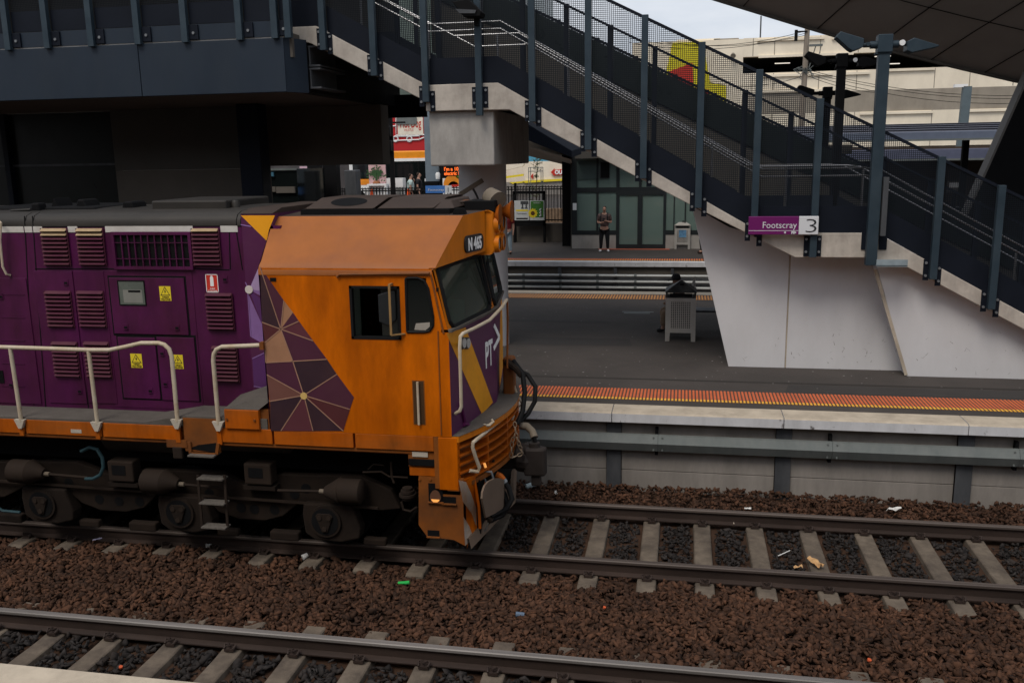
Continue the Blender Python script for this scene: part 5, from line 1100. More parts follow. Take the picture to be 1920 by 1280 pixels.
m.add(rr_, [(0, 1, 2, 3)], 0); m.build('yellow_chevron', mat('chevron', (.72, .30, .01), .42, var=.08, scale=3, dirt=(.42, .17, .02), damt=.5, dscale=2.5), nose)
# logo on the nose
lc = nf(909, 689); lw = nf(934, 640)
tx = text('logo_lettering', 'PT', .44, 'white', nose, nf(910, 690) + fn * .002, ndv, UZ, bold=.010, width=.25)
p_ = [nf(926, 610), nf(936, 632), nf(925, 654)]; m = MB()
for a, b in zip(p_, p_[1:]): m.bar(a + fn * .004, b + fn * .004, .055, .006, up=fn)
m.build('logo_arrow', 'white', nose)
for px in (865, 873): 
    c_ = nf(px, 643); MB().cyl(c_, c_ + fn * .04, .055, 16).build('marker_light', 'lens', nose, smooth=True)
    n = 16; MB().tube([c_ + fn * .0, c_ + fn * .03], .068, 16).build('marker_rim', 'steelpost', nose, smooth=True)
m = MB(); c_ = nf(884, 775); m.tube([nf(861, 690), nf(862, 745), nf(866, 772)], .01, 6); m.tube([nf(862, 755) + fn * .01, nf(870, 792) + fn * .01], .02, 6); m.tube([nf(868, 795) + fn * .01, nf(880, 797) + fn * .01], .025, 6); m.build('nose_hose', 'purple', nose)
# --- buffer beam with louvred bow
bx_ = lambda Y, r=0.0: -2.37 + r + .37 * (1 - ((Y - CY) / 1.45) ** 2)
NB = 18; Yb = [SY + (SY2 - SY) * k / NB for k in range(NB + 1)]
def bowstrip(z0, z1, r0, r1, mm, nm, parent, ylo=SY, yhi=SY2):
    Yl = [ylo + (yhi - ylo) * k / NB for k in range(NB + 1)]; m = MB()
    vs_ = [(bx_(y, r0), y, z0) for y in Yl] + [(bx_(y, r1), y, z0) for y in Yl] + [(bx_(y, r1), y, z1) for y in Yl] + [(bx_(y, r0), y, z1) for y in Yl]; n = NB + 1; fs = []
    for k in range(NB): fs += [(n + k, n + k + 1, 2 * n + k + 1, 2 * n + k), (2 * n + k, 2 * n + k + 1, 3 * n + k + 1, 3 * n + k), (k, k + 1, n + k + 1, n + k)[::-1], (3 * n + k, 3 * n + k + 1, k + 1, k)]
    fs += [(0, n, 2 * n, 3 * n), (NB, 3 * n + NB, 2 * n + NB, n + NB)]
    m.add(vs_, fs); return m.build(nm, mm, parent, smooth=True)
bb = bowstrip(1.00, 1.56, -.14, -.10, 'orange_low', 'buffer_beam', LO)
Yl = Yb; m = MB(); m.add([(bx_(y, .03), y, 1.612) for y in Yl] + [(nx(y) - .02, y, 1.612) for y in Yl], [(k, k + 1, NB + 2 + k, NB + 1 + k) for k in range(NB)]); m.build('front_deck', 'walk', LO)
bowstrip(1.54, 1.605, -.06, .025, 'orange_front', 'deck_edge', bb)
for z in (1.46, 1.36, 1.26, 1.16, 1.06): bowstrip(z, z + .022, -.11, .012, 'sill', 'beam_louvre', bb, SY + .04, SY2)
bowstrip(.98, 1.03, -.12, .015, 'orange_low', 'beam_louvre', bb)
for yy in (SY + .55, SY + 1.1, SY2 - 1.1, SY2 - .55): MB().box(bx_(yy, -.11), bx_(yy, .005), yy - .025, yy + .025, 1.0, 1.56).build('beam_rib', 'sill', bb)
a = S(820, 815)[0]; MB().box(a, bx_(SY) + .008, SY - .003, SY + .12, .985, ZB - .005).build('corner_post', 'orange', LO, bevel=.01)
MB().box(a - .08, bx_(SY) + .02, SY + .02, SY + .3, .93, .983).build('corner_foot', 'orange_low', LO)
# --- underframe sill along the side
sx_ = [-17, S(-10, 790)[0], S(45, 790)[0], S(190, 800)[0], S(338, 810)[0], S(413, 815)[0], S(512, 820)[0], S(664, 826)[0], S(815, 832)[0]]
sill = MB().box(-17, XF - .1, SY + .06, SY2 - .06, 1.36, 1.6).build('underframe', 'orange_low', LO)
for i in range(len(sx_) - 1):
    a, b = sx_[i] + .012, sx_[i + 1] - .012
    if abs(sx_[i] - S(338, 810)[0]) < 1e-6: continue
    MB().box(a, b, SY - .0, SY + .06, 1.425, 1.598).build('side_sill', 'sill', LO, bevel=.006)
MB().box(S(815, 832)[0] - .01, S(822, 832)[0], SY - .002, SY + .05, 1.0, 1.6).build('side_sill', 'orange_low', LO)
MB().box(-17, XF - .3, SY + .02, SY + .07, 1.385, 1.424).build('sill_flange', 'orange_low', LO)
x, z = S(143, 808); MB().box(x - .07, x + .07, SY - .004, SY, z - .022, z + .022).build('maker_plate', 'plate', LO)
# walkway
x1 = S(425, 770)[0]
m = MB(); X_ = [-17, S(270, 790)[0], S(330, 785)[0], S(345, 780)[0], S(500, 785)[0]]; Z_ = [1.625, 1.625, 1.70, 1.72, 1.72]
m.prism([(x, SY + .005, z) for x, z in zip(X_, Z_)] + [(X_[-1], SY + .005, 1.599), (X_[0], SY + .005, 1.599)], (0, HY - SY - .007, 0)); m.build('walkway', 'walk', LO)
sw0, sw1 = S(346, 820)[0], S(411, 820)[0]
m = MB(); m.box(sw0, sw1, SY - .003, SY + .02, 1.30, 1.70).build('step_well', 'orange_low', LO)
K['chequer'] = mat('chequer', (.13, .115, .10), .6, .2, var=.3, scale=30)
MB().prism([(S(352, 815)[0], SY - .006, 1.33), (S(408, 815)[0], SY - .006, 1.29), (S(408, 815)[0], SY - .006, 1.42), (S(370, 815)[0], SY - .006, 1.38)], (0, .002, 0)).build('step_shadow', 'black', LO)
m = MB(); m.bar((S(356, 820)[0], SY - .02, 1.42), (S(359, 848)[0], SY - .02, S(359, 848)[1]), .035, .02, up=(0, 1, 0)); m.bar((S(410, 820)[0], SY - .02, 1.42), (S(408, 850)[0], SY - .02, S(408, 850)[1]), .035, .02, up=(0, 1, 0)); m.bar((S(359, 848)[0], SY - .02, S(359, 848)[1]), (S(408, 850)[0], SY - .02, S(408, 850)[1]), .02, .02, up=(0, 1, 0)); ls_ = m.build('hanging_step', 'orange_low', LO)
z = S(383, 850)[1]; MB().box(S(360, 850)[0], S(408, 850)[0], SY - .10, SY + .08, z - .012, z + .006).build('tread', 'chequer', ls_)
MB().box(S(312, 820)[0], S(350, 820)[0], SY - .01, SY + .01, S(330, 838)[1], 1.43).build('jack_pad', 'orange_low', LO); x, z = S(334, 848); MB().box(x - .06, x + .06, SY - .02, SY + .03, z - .07, z + .07).build('jack_lug', 'bogie_light', LO, bevel=.01)
# box by the cab rear
a, b = S(423, 780)[0], S(487, 780)[0]; z0, z1 = S(455, 803)[1], S(455, 767)[1]
sb = MB().box(a, b, SY - .03, SY + .35, z0, z1).build('battery_box', 'sill', LO, bevel=.008); MB().box(b, XR + .05, SY + .02, SY + .4, z0, z1).build('box_side', 'orange_low', sb)
m = MB().prism([(a, SY - .02, z1 + .004), (b, SY - .02, z1 + .004), (XR + .02, SY + .02, z1 + .12), (XR - .2, SY + .02, z1 + .12)], (0, .4, .06)); m.build('box_tread', 'walk', sb)
for x in (a + .03, b - .05): MB().cyl((x, SY - .03, (z0 + z1) / 2), (x, SY - .045, (z0 + z1) / 2), .014, 8).build('bolt', 'orange_low', sb)
# handrails
def S3(px, py, off=.02): p = PY(px, py, SY - off); return p
m = MB().tube([S3(-60, 649), S3(20, 651), S3(170, 656), S3(205, 656), S3(235, 650), S3(265, 643), S3(298, 643), S3(308, 646), S3(317, 654), S3(322, 668), S3(333, 790)], .025, 10).build('handrail', 'cream', LO, smooth=True)
for p, q in (((19, 651), (40, 790)), ((166, 657), (183, 795))): MB().tube([S3(*p), S3(*q)], .024, 10).build('handrail_post', 'cream', LO, smooth=True)
MB().tube([S3(410, 795), S3(400, 676), S3(401, 664), S3(406, 655), S3(416, 650), S3(492, 647)], .025, 10).build('handrail', 'cream', LO, smooth=True)
MB().box(S(490, 647)[0], S(497, 647)[0], SY - .05, SY + .02, S(493, 654)[1], S(493, 640)[1]).build('rail_bracket', 'orange_low', LO)
for px, py in ((40, 788), (183, 793), (333, 788), (411, 792)):
    x, z = S(px, py); m = MB().prism([(x - .07, SY - .04, z + .02), (x + .07, SY - .04, z + .02), (x + .02, SY - .04, z - .09), (x - .02, SY - .04, z - .09)], (0, .05, 0)); k = m.build('post_bracket', 'plate', LO)
    MB().box(x - .035, x + .02, SY - .015, SY + .0, 1.40, z - .08).build('bracket_rib', 'sill', k)
# --- nose handrails and front fittings
def F3(px, py, off): d = ray(px, py); p0 = Vector((XF, SY, 2)) + fn * off; t = fn.dot(p0 - CAM) / fn.dot(d); return CAM + d * t
MB().tube([F3(950, 562, .10), F3(940, 577, .12), F3(918, 600, .12), F3(890, 615, .12), F3(868, 625, .12), F3(863, 631, .12), F3(862, 650, .12), F3(865, 762, .12), F3(862, 770, .10), F3(854, 775, .02)], .020, 8).build('nose_handrail', 'cream', LO, smooth=True)
MB().tube([F3(951, 562, .10), F3(952, 600, .1), F3(951, 690, .1)], .014, 8).build('nose_handrail', 'orange_low', LO, smooth=True)
for px, py in ((862, 645), (935, 582), (912, 603)): MB().tube([F3(px, py, .0), F3(px, py, .12)], .012, 6).build('rail_stay', 'orange_low', LO)
def B3(px, py, X): return PX(px, py, X)
m = MB().tube([PY(945, 782, 10.2), PY(893, 824, 9.3), PY(887, 829, 9.25), PY(886, 838, 9.25), PY(892, 858, 9.3), PY(899, 876, 9.35), PY(896, 884, 9.35), PY(880, 882, 9.25)], .021, 8); m.build('uncoupling_lever', 'cream', LO, smooth=True)
MB().tube([PY(907, 797, 9.55), PY(917, 797, 9.6), PY(925, 790, 9.65), PY(921, 786, 9.65)], .018, 6).build('grab_iron', 'cream', LO, smooth=True)
MB().tube([PY(946, 768, 10.5), PY(949, 785, 10.5), PY(958, 792, 10.5), PY(963, 780, 10.6), PY(958, 765, 10.6)], .018, 6).build('grab_iron', 'cream', LO, smooth=True)
MB().tube([PY(962, 718, 11.0), PY(968, 735, 11), PY(979, 757, 11), PY(973, 762, 11), PY(962, 760, 11)], .016, 6).build('grab_iron', 'cream', LO, smooth=True)
m = MB(); m.tube([PY(962, 676, 10.9), PY(980, 700, 10.8), PY(984, 735, 10.7), PY(980, 770, 10.6), PY(970, 795, 10.5)], .032, 10); m.build('air_hose', 'rubber', LO, smooth=True)
m = MB(); m.tube([PY(962, 690, 11), PY(990, 703, 10.9), PY(1004, 725, 10.8), PY(1003, 752, 10.75), PY(990, 775, 10.7), PY(975, 790, 10.6)], .030, 10); m.build('air_hose', 'rubber', LO, smooth=True)
MB().box(*sorted((PY(945, 690, 11.0).x, PY(965, 690, 11).x)), 10.9, 11.1, PY(955, 740, 11).z, PY(955, 668, 11).z).build('jumper_socket', 'orange_low', LO, bevel=.03)
MB().tube([PY(950, 678, 10.9), PY(968, 692, 10.8), PY(978, 706, 10.8)], [.05, .04, .03], 8).build('jumper_plug', 'bogie_light', LO, smooth=True)
# coupler
cz = .90; cp_ = MB(); cp_.box(-2.25, -1.92, CY - .12, CY + .12, cz - .12, cz + .12); cp_.tube([(-1.98, CY, cz), (-1.86, CY, cz), (-1.80, CY + .02, cz)], [.17, .19, .17], 14)
cpl = cp_.build('coupler', 'coupler', LO, bevel=.02)
MB().prism([(-1.86, CY - .17, cz - .19), (-1.60, CY - .15, cz - .19), (-1.585, CY - .02, cz - .19), (-1.70, CY + .02, cz - .19), (-1.74, CY + .12, cz - .19), (-1.90, CY + .16, cz - .19)], (0, 0, .36)).build('knuckle', 'coupler', cpl, bevel=.03)
MB().tube([(-1.74, CY - .06, cz + .15), (-1.74, CY - .06, cz + .22)], .07, 12).build('knuckle_pin', 'coupler', cpl, smooth=True); MB().box(-1.78, -1.66, CY - .12, CY - .02, cz - .33, cz - .18).build('coupler_tail', 'coupler', cpl, bevel=.02)
m = MB(); pts = [PY(965, 790, 10.2), PY(967, 812, 10.2), PY(974, 835, 10.25), PY(980, 850, 10.3), PY(958, 858, 10.2), PY(960, 828, 10.2), PY(966, 812, 10.2)]
for a, b in zip(pts, pts[1:]):
    L_ = (b - a).length; n = max(1, int(L_ / .055)); 
    for k in range(n):
        c_ = a.lerp(b, (k + .5) / n); d_ = (b - a).normalized(); s_ = Vector((0, 1, 0)) if k % 2 else d_.cross(Vector((0, 1, 0))).normalized()
        ring = [c_ + d_ * (.036 * math.cos(t)) + s_ * (.020 * math.sin(t)) for t in [2 * math.pi * j / 8 for j in range(9)]]; m.tube(ring, .008, 5, cap=False)
m.build('chain', 'chain', LO)
MB().tube([PY(974, 797, 10.6), PY(988, 799, 10.6), PY(998, 808, 10.55), PY(1002, 820, 10.5)], [.045, .05, .045, .05], 10).build('hose_elbow', 'tanmetal', LO, smooth=True); MB().tube([PY(1001, 818, 10.5), PY(1005, 838, 10.5), PY(1008, 856, 10.5)], .028, 8).build('air_hose', 'rubber', LO, smooth=True)
# --- pilot / plough
PYL = 9.10; pl_ = [(-2.81, 1.10), (-2.24, 1.08), (-2.24, .60), (-2.30, .30), (-2.40, .42), (-2.71, .44), (-2.80, .54)]
sp = [S(784, 893), S(868, 899), S(868, 960), S(871, 1024), S(850, 1013), S(800, 1007), S(784, 985)]
hA = (S(802, 905)[0], S(829, 905)[0], S(815, 941)[1], S(815, 907)[1]); hB = (S(829, 935)[0], S(854, 935)[0], S(840, 944)[1], S(840, 932)[1]); hC = (S(801, 1000)[0], S(823, 1000)[0], S(812, 1006)[1], S(812, 995)[1])
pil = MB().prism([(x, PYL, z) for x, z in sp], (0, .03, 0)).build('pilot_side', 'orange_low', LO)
for a, b, c_, d_ in (hA, hB, hC): 
    k = MB().box(a, b, PYL - .004, PYL, c_, d_).build('step_recess', 'black', pil)
    MB().box(a - .008, b + .008, PYL - .03, PYL - .0, c_ - .012, c_).build('recess_lip', 'orange_low', k)
x_, z_ = S(816, 933); m = MB().prism([(x_ + .062 * math.cos(t), PYL - .004, z_ + (.062 if math.sin(t) < 0 else .085) * math.sin(t)) for t in [2 * math.pi * k / 20 for k in range(20)]], (0, -.012, 0)); m.build('step_lamp', mat('steplamp', (.13, .06, .035), .5), pil)
m = MB().prism([(x_ + .052 * math.cos(t), PYL - .0165, z_ + .055 * math.sin(t)) for t in [R(200 + 140 * k / 12) for k in range(13)]], (0, -.002, 0)); m.build('lamp_glow', 'orangeglow', pil)
for px in (786, 806, 829): x, z = S(px, 899); MB().cyl((x, PYL, z), (x, PYL - .012, z), .016, 8).build('bolt', 'orange_low', pil)
m = MB().box(S(766, 860)[0], S(820, 860)[0], SY + .02, SY + .2, S(800, 893)[1], S(800, 878)[1]).build('side_tread', 'sill', LO); MB().box(S(764, 860)[0], S(818, 860)[0], SY + .03, SY + .22, S(800, 877)[1], 1.42).build('side_step_back', 'orange_low', LO)
MB().box(S(766, 868)[0], S(818, 868)[0], SY + .0, SY + .03, S(795, 873)[1], S(795, 862)[1]).build('side_step_slot', 'black', LO); MB().box(S(772, 850)[0], S(801, 850)[0], SY + .015, SY + .035, S(786, 857)[1], S(786, 848)[1]).build('maker_plate', 'plate', LO)
# chevron corner and front blade
qx = lambda Y: S(874, 1000)[0] + .24 * (1 - abs(Y - CY) / (CY - PYL))
Yq = [PYL + (2 * CY - 2 * PYL) * k / 20 for k in range(21)]
m = MB(); cols_ = []
for k in range(4):
    a, b = Yq[k], Yq[k + 1]
    m.add([(qx(a), a, .42 - .12 * (k == 0)), (qx(b), b, .42), (qx(b), b, .74 - .07 * k), (qx(a), a, .74 - .07 * k)], [(0, 1, 2, 3)], 0 if k < 2 else 1); m.add([(qx(a), a, .74 - .07 * k), (qx(b), b, .74 - .07 * k), (qx(b), b, 1.08), (qx(a), a, 1.08)], [(0, 1, 2, 3)], 1 if k < 1 else 0)
pch = MB()
qn = Vector((1, -.168, 0)).normalized(); q0_ = Vector((qx(PYL) + .003, PYL, .5))
def qp(px, py): d = ray(px, py); return CAM + d * (qn.dot(q0_ - CAM) / qn.dot(d))
cr_2 = m.build('pilot_chevron', ['orange', 'orange'], LO)
for P_ in ([(860, 900), (874, 903), (884, 926), (893, 952), (893, 986), (884, 962), (868, 940)], [(869, 968), (880, 986), (888, 1008), (872, 1023)]): pch.add([qp(*v) for v in P_], [list(range(len(P_)))])
pch.build('white_stripe', 'scuffed', cr_2)
m = MB(); n = 21
m.add([(qx(y) + .05, y, .30) for y in Yq] + [(qx(y) + .02, y, .42) for y in Yq] + [(qx(y) - .02, y, .42) for y in Yq], [(k, k + 1, n + k + 1, n + k) for k in range(20)] + [(n + k, n + k + 1, 2 * n + k + 1, 2 * n + k) for k in range(20)]); m.build('plough_blade', 'cow', LO)
m = MB(); t_ = [R(180 * k / 16) for k in range(17)]
0 and m.add([(-2.10, CY - .05 + .42 * math.cos(t), .80) for t in (0, math.pi)] + [(-2.10 + .04 * math.sin(t), CY - .05 + .42 * math.cos(t), .80 - .40 * math.sin(t)) for t in t_] , [list(range(2, 19))]); m = MB().prism([PX(a, b, -2.03) for a, b in ((903, 946), (901, 934), (902, 922), (906, 910), (913, 902), (923, 897), (934, 896), (944, 899), (952, 907), (956, 918), (957, 930), (953, 941), (940, 952), (925, 962), (908, 970))], (.02, 0, 0)); m.build('plough_plate', 'cow', LO)
m = MB().box(-2.6, -2.2, PYL + .3, 2 * CY - PYL - .3, .35, 1.0).build('plough_back', 'black', LO)
for p in (((878, 893), (886, 910), (888, 960), (888, 1003), (870, 1005)), ((887, 889), (892, 915), (898, 950), (900, 990))): MB().tube([PY(a, b, 9.35) for a, b in p], .018, 7).build('step_pipe', 'sill', LO, smooth=True)
for px, py in ((896, 955), (897, 1003)): p = PY(px, py, 9.4); MB().prism([p + Vector((-.06, 0, -.03)), p + Vector((.07, .12, .01)), p + Vector((.07, .30, .05)), p + Vector((-.06, .2, .0))], (0, 0, .015)).build('front_step', 'chequer', LO)
for o_, r_ in (((938, 893), 0), ((930, 905), .05)):
    p = [PY(o_[0] - 8, o_[1] - 4, 9.9), PY(o_[0], o_[1], 9.9), PY(o_[0] + 5, o_[1] + 6, 9.9)]; MB().tube(p, .042, 9).build('hose_cock', 'sill', LO, smooth=True)
    p = [PY(o_[0] + 5, o_[1] + 6, 9.9), PY(o_[0] + 16, o_[1] + 22, 9.9), PY(o_[0] + 22, o_[1] + 42, 9.85), PY(o_[0] + 12, o_[1] + 60, 9.8), PY(o_[0] - 10, o_[1] + 70, 9.75), PY(o_[0] - 18, o_[1] + 74, 9.7)]; MB().tube(p, .034, 9).build('brake_hose', 'rubber', LO, smooth=True)
    a, b = p[0], p[0].lerp(p[1], .35); MB().tube([a, b], .040, 9).build('hose_clamp', 'bolt', LO)
p = [PY(915, 978, 9.7), PY(909, 972, 9.7)]; MB().bar(PY(920, 968, 9.7), PY(907, 980, 9.7), .10, .10).build('hose_coupling', 'bogie_light', LO, bevel=.015)
MB().tube([PY(903, 885, 9.6), PY(921, 884, 9.6), PY(926, 900, 9.6), PY(912, 905, 9.6), PY(903, 886, 9.6)], .016, 6).build('coupling_link', 'bolt', LO, smooth=True)
MB().tube([PY(900, 880, 9.6), PY(908, 895, 9.6), PY(901, 905, 9.6), PY(896, 890, 9.6)], .014, 6).build('coupling_link', 'bolt', LO, smooth=True)
m = MB(); m.tube([PY(918, 893, 9.8), PY(922, 870, 9.8), PY(926, 862, 9.8)], .016, 6); m.tube([PY(912, 890, 9.8), PY(921, 888, 9.8)], .04, 8); m.build('cock_handle', 'bogie_light', LO)
p = PY(908, 868, 9.5); MB().tube([p, p + Vector((.015, 0, -.05))], .016, 8).build('ditch_light', 'orangeglow', LO)
# --- cab roof gear
def rb(name, px, Y0, Y1, z0_, z1_, mm, ins=.06): 
    a, b = PY(px[0], 400, Y0).x, PY(px[1], 400, Y0).x
    return MB().prism([(a, Y0, z0_), (b, Y0, z0_), (b - ins, Y0, z1_), (a + ins, Y0, z1_)], (0, Y1 - Y0, 0)).build(name, mm, LO, bevel=.012)
hz = ZT + .03
MB().box(PY(567, 400, 9.9).x, PY(845, 400, 9.9).x, 9.85, 11.2, ZT - .02, hz + .035).build('hatch_base', 'black', LO)
def hatch(p0, p1): 
    a, b = PY(p0, 398, 9.9).x, PY(p1, 398, 9.9).x
    return MB().prism([(a, 9.88, hz + .035), (a + .02, 9.88, hz + .05), (a + .10, 10.18, hz + .155), (a + .10, 10.9, hz + .155), (a + .02, 11.17, hz + .05), (a, 11.17, hz + .035)], (b - a, 0, 0)).build('roof_hatch', 'roofbrown', LO, bevel=.008)
ha = hatch(572, 700); hb_ = hatch(708, 812)
c_ = PY(652, 385, 10.0); m = MB()
n = 24; m.add([(c_.x + .22 * math.cos(t), 10.03 + .0 + .12 * math.sin(t) + .02, hz + .10 + .042 * math.sin(t) + .013) for t in [2 * math.pi * k / n for k in range(n)]], [list(range(n))]); m.build('round_grille', 'black', ha)
MB().prism([(PY(812, 398, 9.9).x, 9.88, hz + .035), (PY(850, 398, 9.9).x, 9.95, hz + .035), (PY(838, 398, 9.9).x, 10.1, hz + .12), (PY(812, 398, 9.9).x, 10.1, hz + .14)], (0, .9, 0)).build('hatch_end', 'roofbrown', LO, bevel=.01)
MB().box(PY(855, 398, 9.9).x, PY(918, 398, 10).x, 10.3, 10.75, ZT, hz + .10).build('aircon_tray', 'black', LO, bevel=.01); MB().prism([(PY(848, 398, 9.8).x, 9.8, ZT), (PY(873, 398, 9.8).x, 9.8, ZT), (PY(868, 398, 9.8).x, 9.8, ZT + .07), (PY(852, 398, 9.8).x, 9.8, ZT + .07)], (0, .1, 0)).build('roof_step', 'black', LO)
m = MB(); m.tube([PY(850, 388, 10.4), PY(856, 379, 10.4), PY(885, 377, 10.4)], .014, 6); m.build('tray_rail', 'roofbrown', LO)
for px, w_ in ((868, .12), (884, .16), (900, .14)): p = PY(px, 382, 10.5); MB().prism([p + Vector((-w_, 0, -.04)), p + Vector((w_, 0, -.04)), p + Vector((w_ * .6, 0, .03)), p + Vector((-w_ * .7, 0, .04))], (0, .18, 0)).build('roof_clutter', 'orange_low', LO)
p = PY(924, 370, 10.5); q = PY(933, 378, 10.45); p = PY(917, 366, 10.55); MB().tube([p, p.lerp(q, .6), q], [.10, .115, .125], 14)  .build('roof_beacon', 'tanmetal', LO, smooth=True)
# horns
def horn(px, py, X0, X1, Y, r):
    z = PY(px, py, Y).z; m = MB(); n = 7; m.tube([(X0 + (X1 - X0) * k / n, Y, z) for k in range(n + 1)], [.035 + (r - .035) * (k / n) ** 2.4 for k in range(n + 1)], 20); h = m.build('horn', 'sill', LO, smooth=True)
    MB().cyl((X1 - .004, Y, z), (X1 + .004, Y, z), r * .8, 18).build('horn_mouth', 'orange_low', h)
horn(938, 402, PY(905, 402, 10.4).x, PY(938, 402, 10.4).x, 10.40, .125); horn(960, 396, PY(925, 396, 10.62).x, PY(960, 396, 10.62).x, 10.62, .13)
m = MB().tube([F3(930, 510, .05), F3(935, 548, .05)], .006, 5).build('aerial', 'rubber', LO)
# --- bogie
AX = [-4.035, -5.905, -7.78]; BY = 9.40; AZ = .44
bg_ = MB(); top = [(-9.2, .80), (-8.5, .92), (-7.3, .97), (-6.85, .82), (-6.4, .92), (-5.4, .93), (-5.1, .80), (-4.6, .95), (-3.6, .97), (-3.25, .82), (-3.15, .60)]
bot = [(-3.4, .56), (-3.75, .60), (-4.4, .60), (-4.62, .42), (-4.85, .35), (-5.2, .35), (-5.45, .42), (-5.6, .60), (-6.25, .60), (-6.45, .42), (-6.7, .35), (-7.05, .35), (-7.3, .43), (-7.5, .60), (-8.1, .60), (-8.4, .45), (-9.2, .40)]
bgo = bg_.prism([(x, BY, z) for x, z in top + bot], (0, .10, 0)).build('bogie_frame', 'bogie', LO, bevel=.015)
for x, z in ((-5.15, .50), (-4.98, .49), (-5.55, .66), (-4.72, .50), (-7.05, .50), (-6.78, .49), (-6.5, .50), (-7.45, .70), (-4.45, .71), (-4.30, .79), (-6.2, .73), (-8.0, .80)): MB().tube([(x, BY + .0, z), (x, BY - .004, z)], .062, 14).build('frame_hole', 'black', bgo)
for ax in AX:
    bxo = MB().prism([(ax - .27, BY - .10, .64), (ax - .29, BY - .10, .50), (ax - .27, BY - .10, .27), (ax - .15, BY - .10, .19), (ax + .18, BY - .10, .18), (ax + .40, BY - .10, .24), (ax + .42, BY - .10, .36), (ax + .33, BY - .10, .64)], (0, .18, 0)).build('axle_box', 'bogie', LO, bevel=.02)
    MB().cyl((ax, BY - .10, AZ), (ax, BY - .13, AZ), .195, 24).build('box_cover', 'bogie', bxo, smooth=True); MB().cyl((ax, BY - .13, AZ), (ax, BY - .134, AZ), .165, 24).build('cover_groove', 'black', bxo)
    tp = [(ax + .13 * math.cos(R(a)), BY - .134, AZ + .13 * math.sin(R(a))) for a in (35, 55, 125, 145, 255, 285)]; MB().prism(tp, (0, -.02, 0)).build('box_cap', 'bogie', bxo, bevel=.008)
    for a in (45, 135, 270): MB().cyl((ax + .08 * math.cos(R(a)), BY - .15, AZ + .08 * math.sin(R(a))), (ax + .08 * math.cos(R(a)), BY - .165, AZ + .08 * math.sin(R(a))), .03, 10).build('cap_bolt', 'bogie_light', bxo)
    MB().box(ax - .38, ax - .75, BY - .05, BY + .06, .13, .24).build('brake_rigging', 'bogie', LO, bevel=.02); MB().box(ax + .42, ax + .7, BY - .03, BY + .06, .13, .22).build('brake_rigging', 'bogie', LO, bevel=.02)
    w_ = MB(); 
    for yy in TY: w_.tube([(ax, yy - .06, AZ + .02), (ax, yy + .08, AZ + .02)], .46, 36)
    w_.box(ax - .5, ax + .5, 9.9, 11.2, .12, .9); w_.build('wheelset', 'black', LO, smooth=True)
def bcyl(px, py, d, ln=.42):
    p = PY(px, py, BY - .14); m = MB(); m.tube([(p.x - d * ln * .5, BY - .14, p.z), (p.x - d * ln * .42, BY - .14, p.z), (p.x + d * ln * .15, BY - .14, p.z), (p.x + d * ln * .17, BY - .14, p.z), (p.x + d * ln * .62, BY - .14, p.z - .02)], [.10, .145, .145, .155, .06], 20); c_ = m.build('brake_cylinder', 'bogie_light', LO, smooth=True)
    MB().tube([(p.x + d * ln * .6, BY - .14, p.z - .02), (p.x + d * (ln * .6 + .6), BY - .14, p.z - .04)], .018, 6).build('push_rod', 'bogie_light', c_); MB().tube([(p.x + d * ln * .6, BY - .14, p.z - .02), (p.x + d * (ln * .6 + .08), BY - .14, p.z - .02)], .028, 8).build('rod_sleeve', 'tanmetal', c_)
bcyl(48, 883, 1); bcyl(298, 902, 1); bcyl(650, 920, -1)
for px, py in ((233, 880), (488, 885)):
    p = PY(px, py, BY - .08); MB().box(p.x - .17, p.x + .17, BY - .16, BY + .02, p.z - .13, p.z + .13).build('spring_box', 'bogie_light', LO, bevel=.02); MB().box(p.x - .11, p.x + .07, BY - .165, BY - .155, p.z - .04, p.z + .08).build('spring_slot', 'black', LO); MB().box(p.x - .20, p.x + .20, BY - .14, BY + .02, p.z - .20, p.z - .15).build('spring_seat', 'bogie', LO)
MB().bar((-8.9, BY - .06, .70), (-3.4, BY - .06, .62), .03, .025).build('brake_pipe', 'bogie_light', LO)
MB().box(-17, -9.6, 9.5, 11.5, .3, 1.36).build('fuel_tank', 'black', LO); MB().box(-9.6, -2.6, 9.62, 11.4, .95, 1.36).build('underframe_gear', 'black', LO); MB().box(-10, -3.0, 11.42, 11.5, .1, 1.3).build('far_frame', 'black', LO)
for px in (262, 470):
    p = PY(px, 838, 9.5); m = MB(); m.tube([(p.x - .55, 9.62, p.z + .11), (p.x - .45, 9.62, p.z + .11), (p.x + .45, 9.62, p.z + .11), (p.x + .55, 9.62, p.z + .11)], [.1, .2, .2, .1], 18); m.build('air_tank', mat('tankgrey%d' % px, (.06, .052, .045), .7), LO, smooth=True)
MB().tube([PY(152, 846, 9.25), PY(168, 838, 9.25), PY(182, 842, 9.25), PY(192, 858, 9.25), (PY(194, 875, 9.25)), PY(188, 890, 9.25), PY(175, 897, 9.25), PY(160, 897, 9.25)], .022, 8).build('blue_hose', 'hose_blue', LO, smooth=True)
MB().tube([PY(-20, 940, 9.2), PY(5, 957, 9.2), PY(38, 960, 9.2)], .018, 6).build('low_hose', 'hose_blue', LO)
m = MB(); m.tube([PY(680, 885, 9.3), PY(715, 884, 9.3), PY(730, 893, 9.3), PY(765, 895, 9.3)], .012, 6); m.tube([PY(733, 865, 9.3), PY(735, 895, 9.3), PY(739, 905, 9.3)], .014, 6); m.tube([PY(690, 880, 9.3), PY(700, 870, 9.3), PY(720, 872, 9.3)], .008, 6); m.tube([PY(753, 940, 9.25), PY(757, 955, 9.25), PY(770, 958, 9.25), PY(782, 950, 9.25)], .016, 6); m.build('brake_plumbing', 'bogie_light', LO)
m = MB()
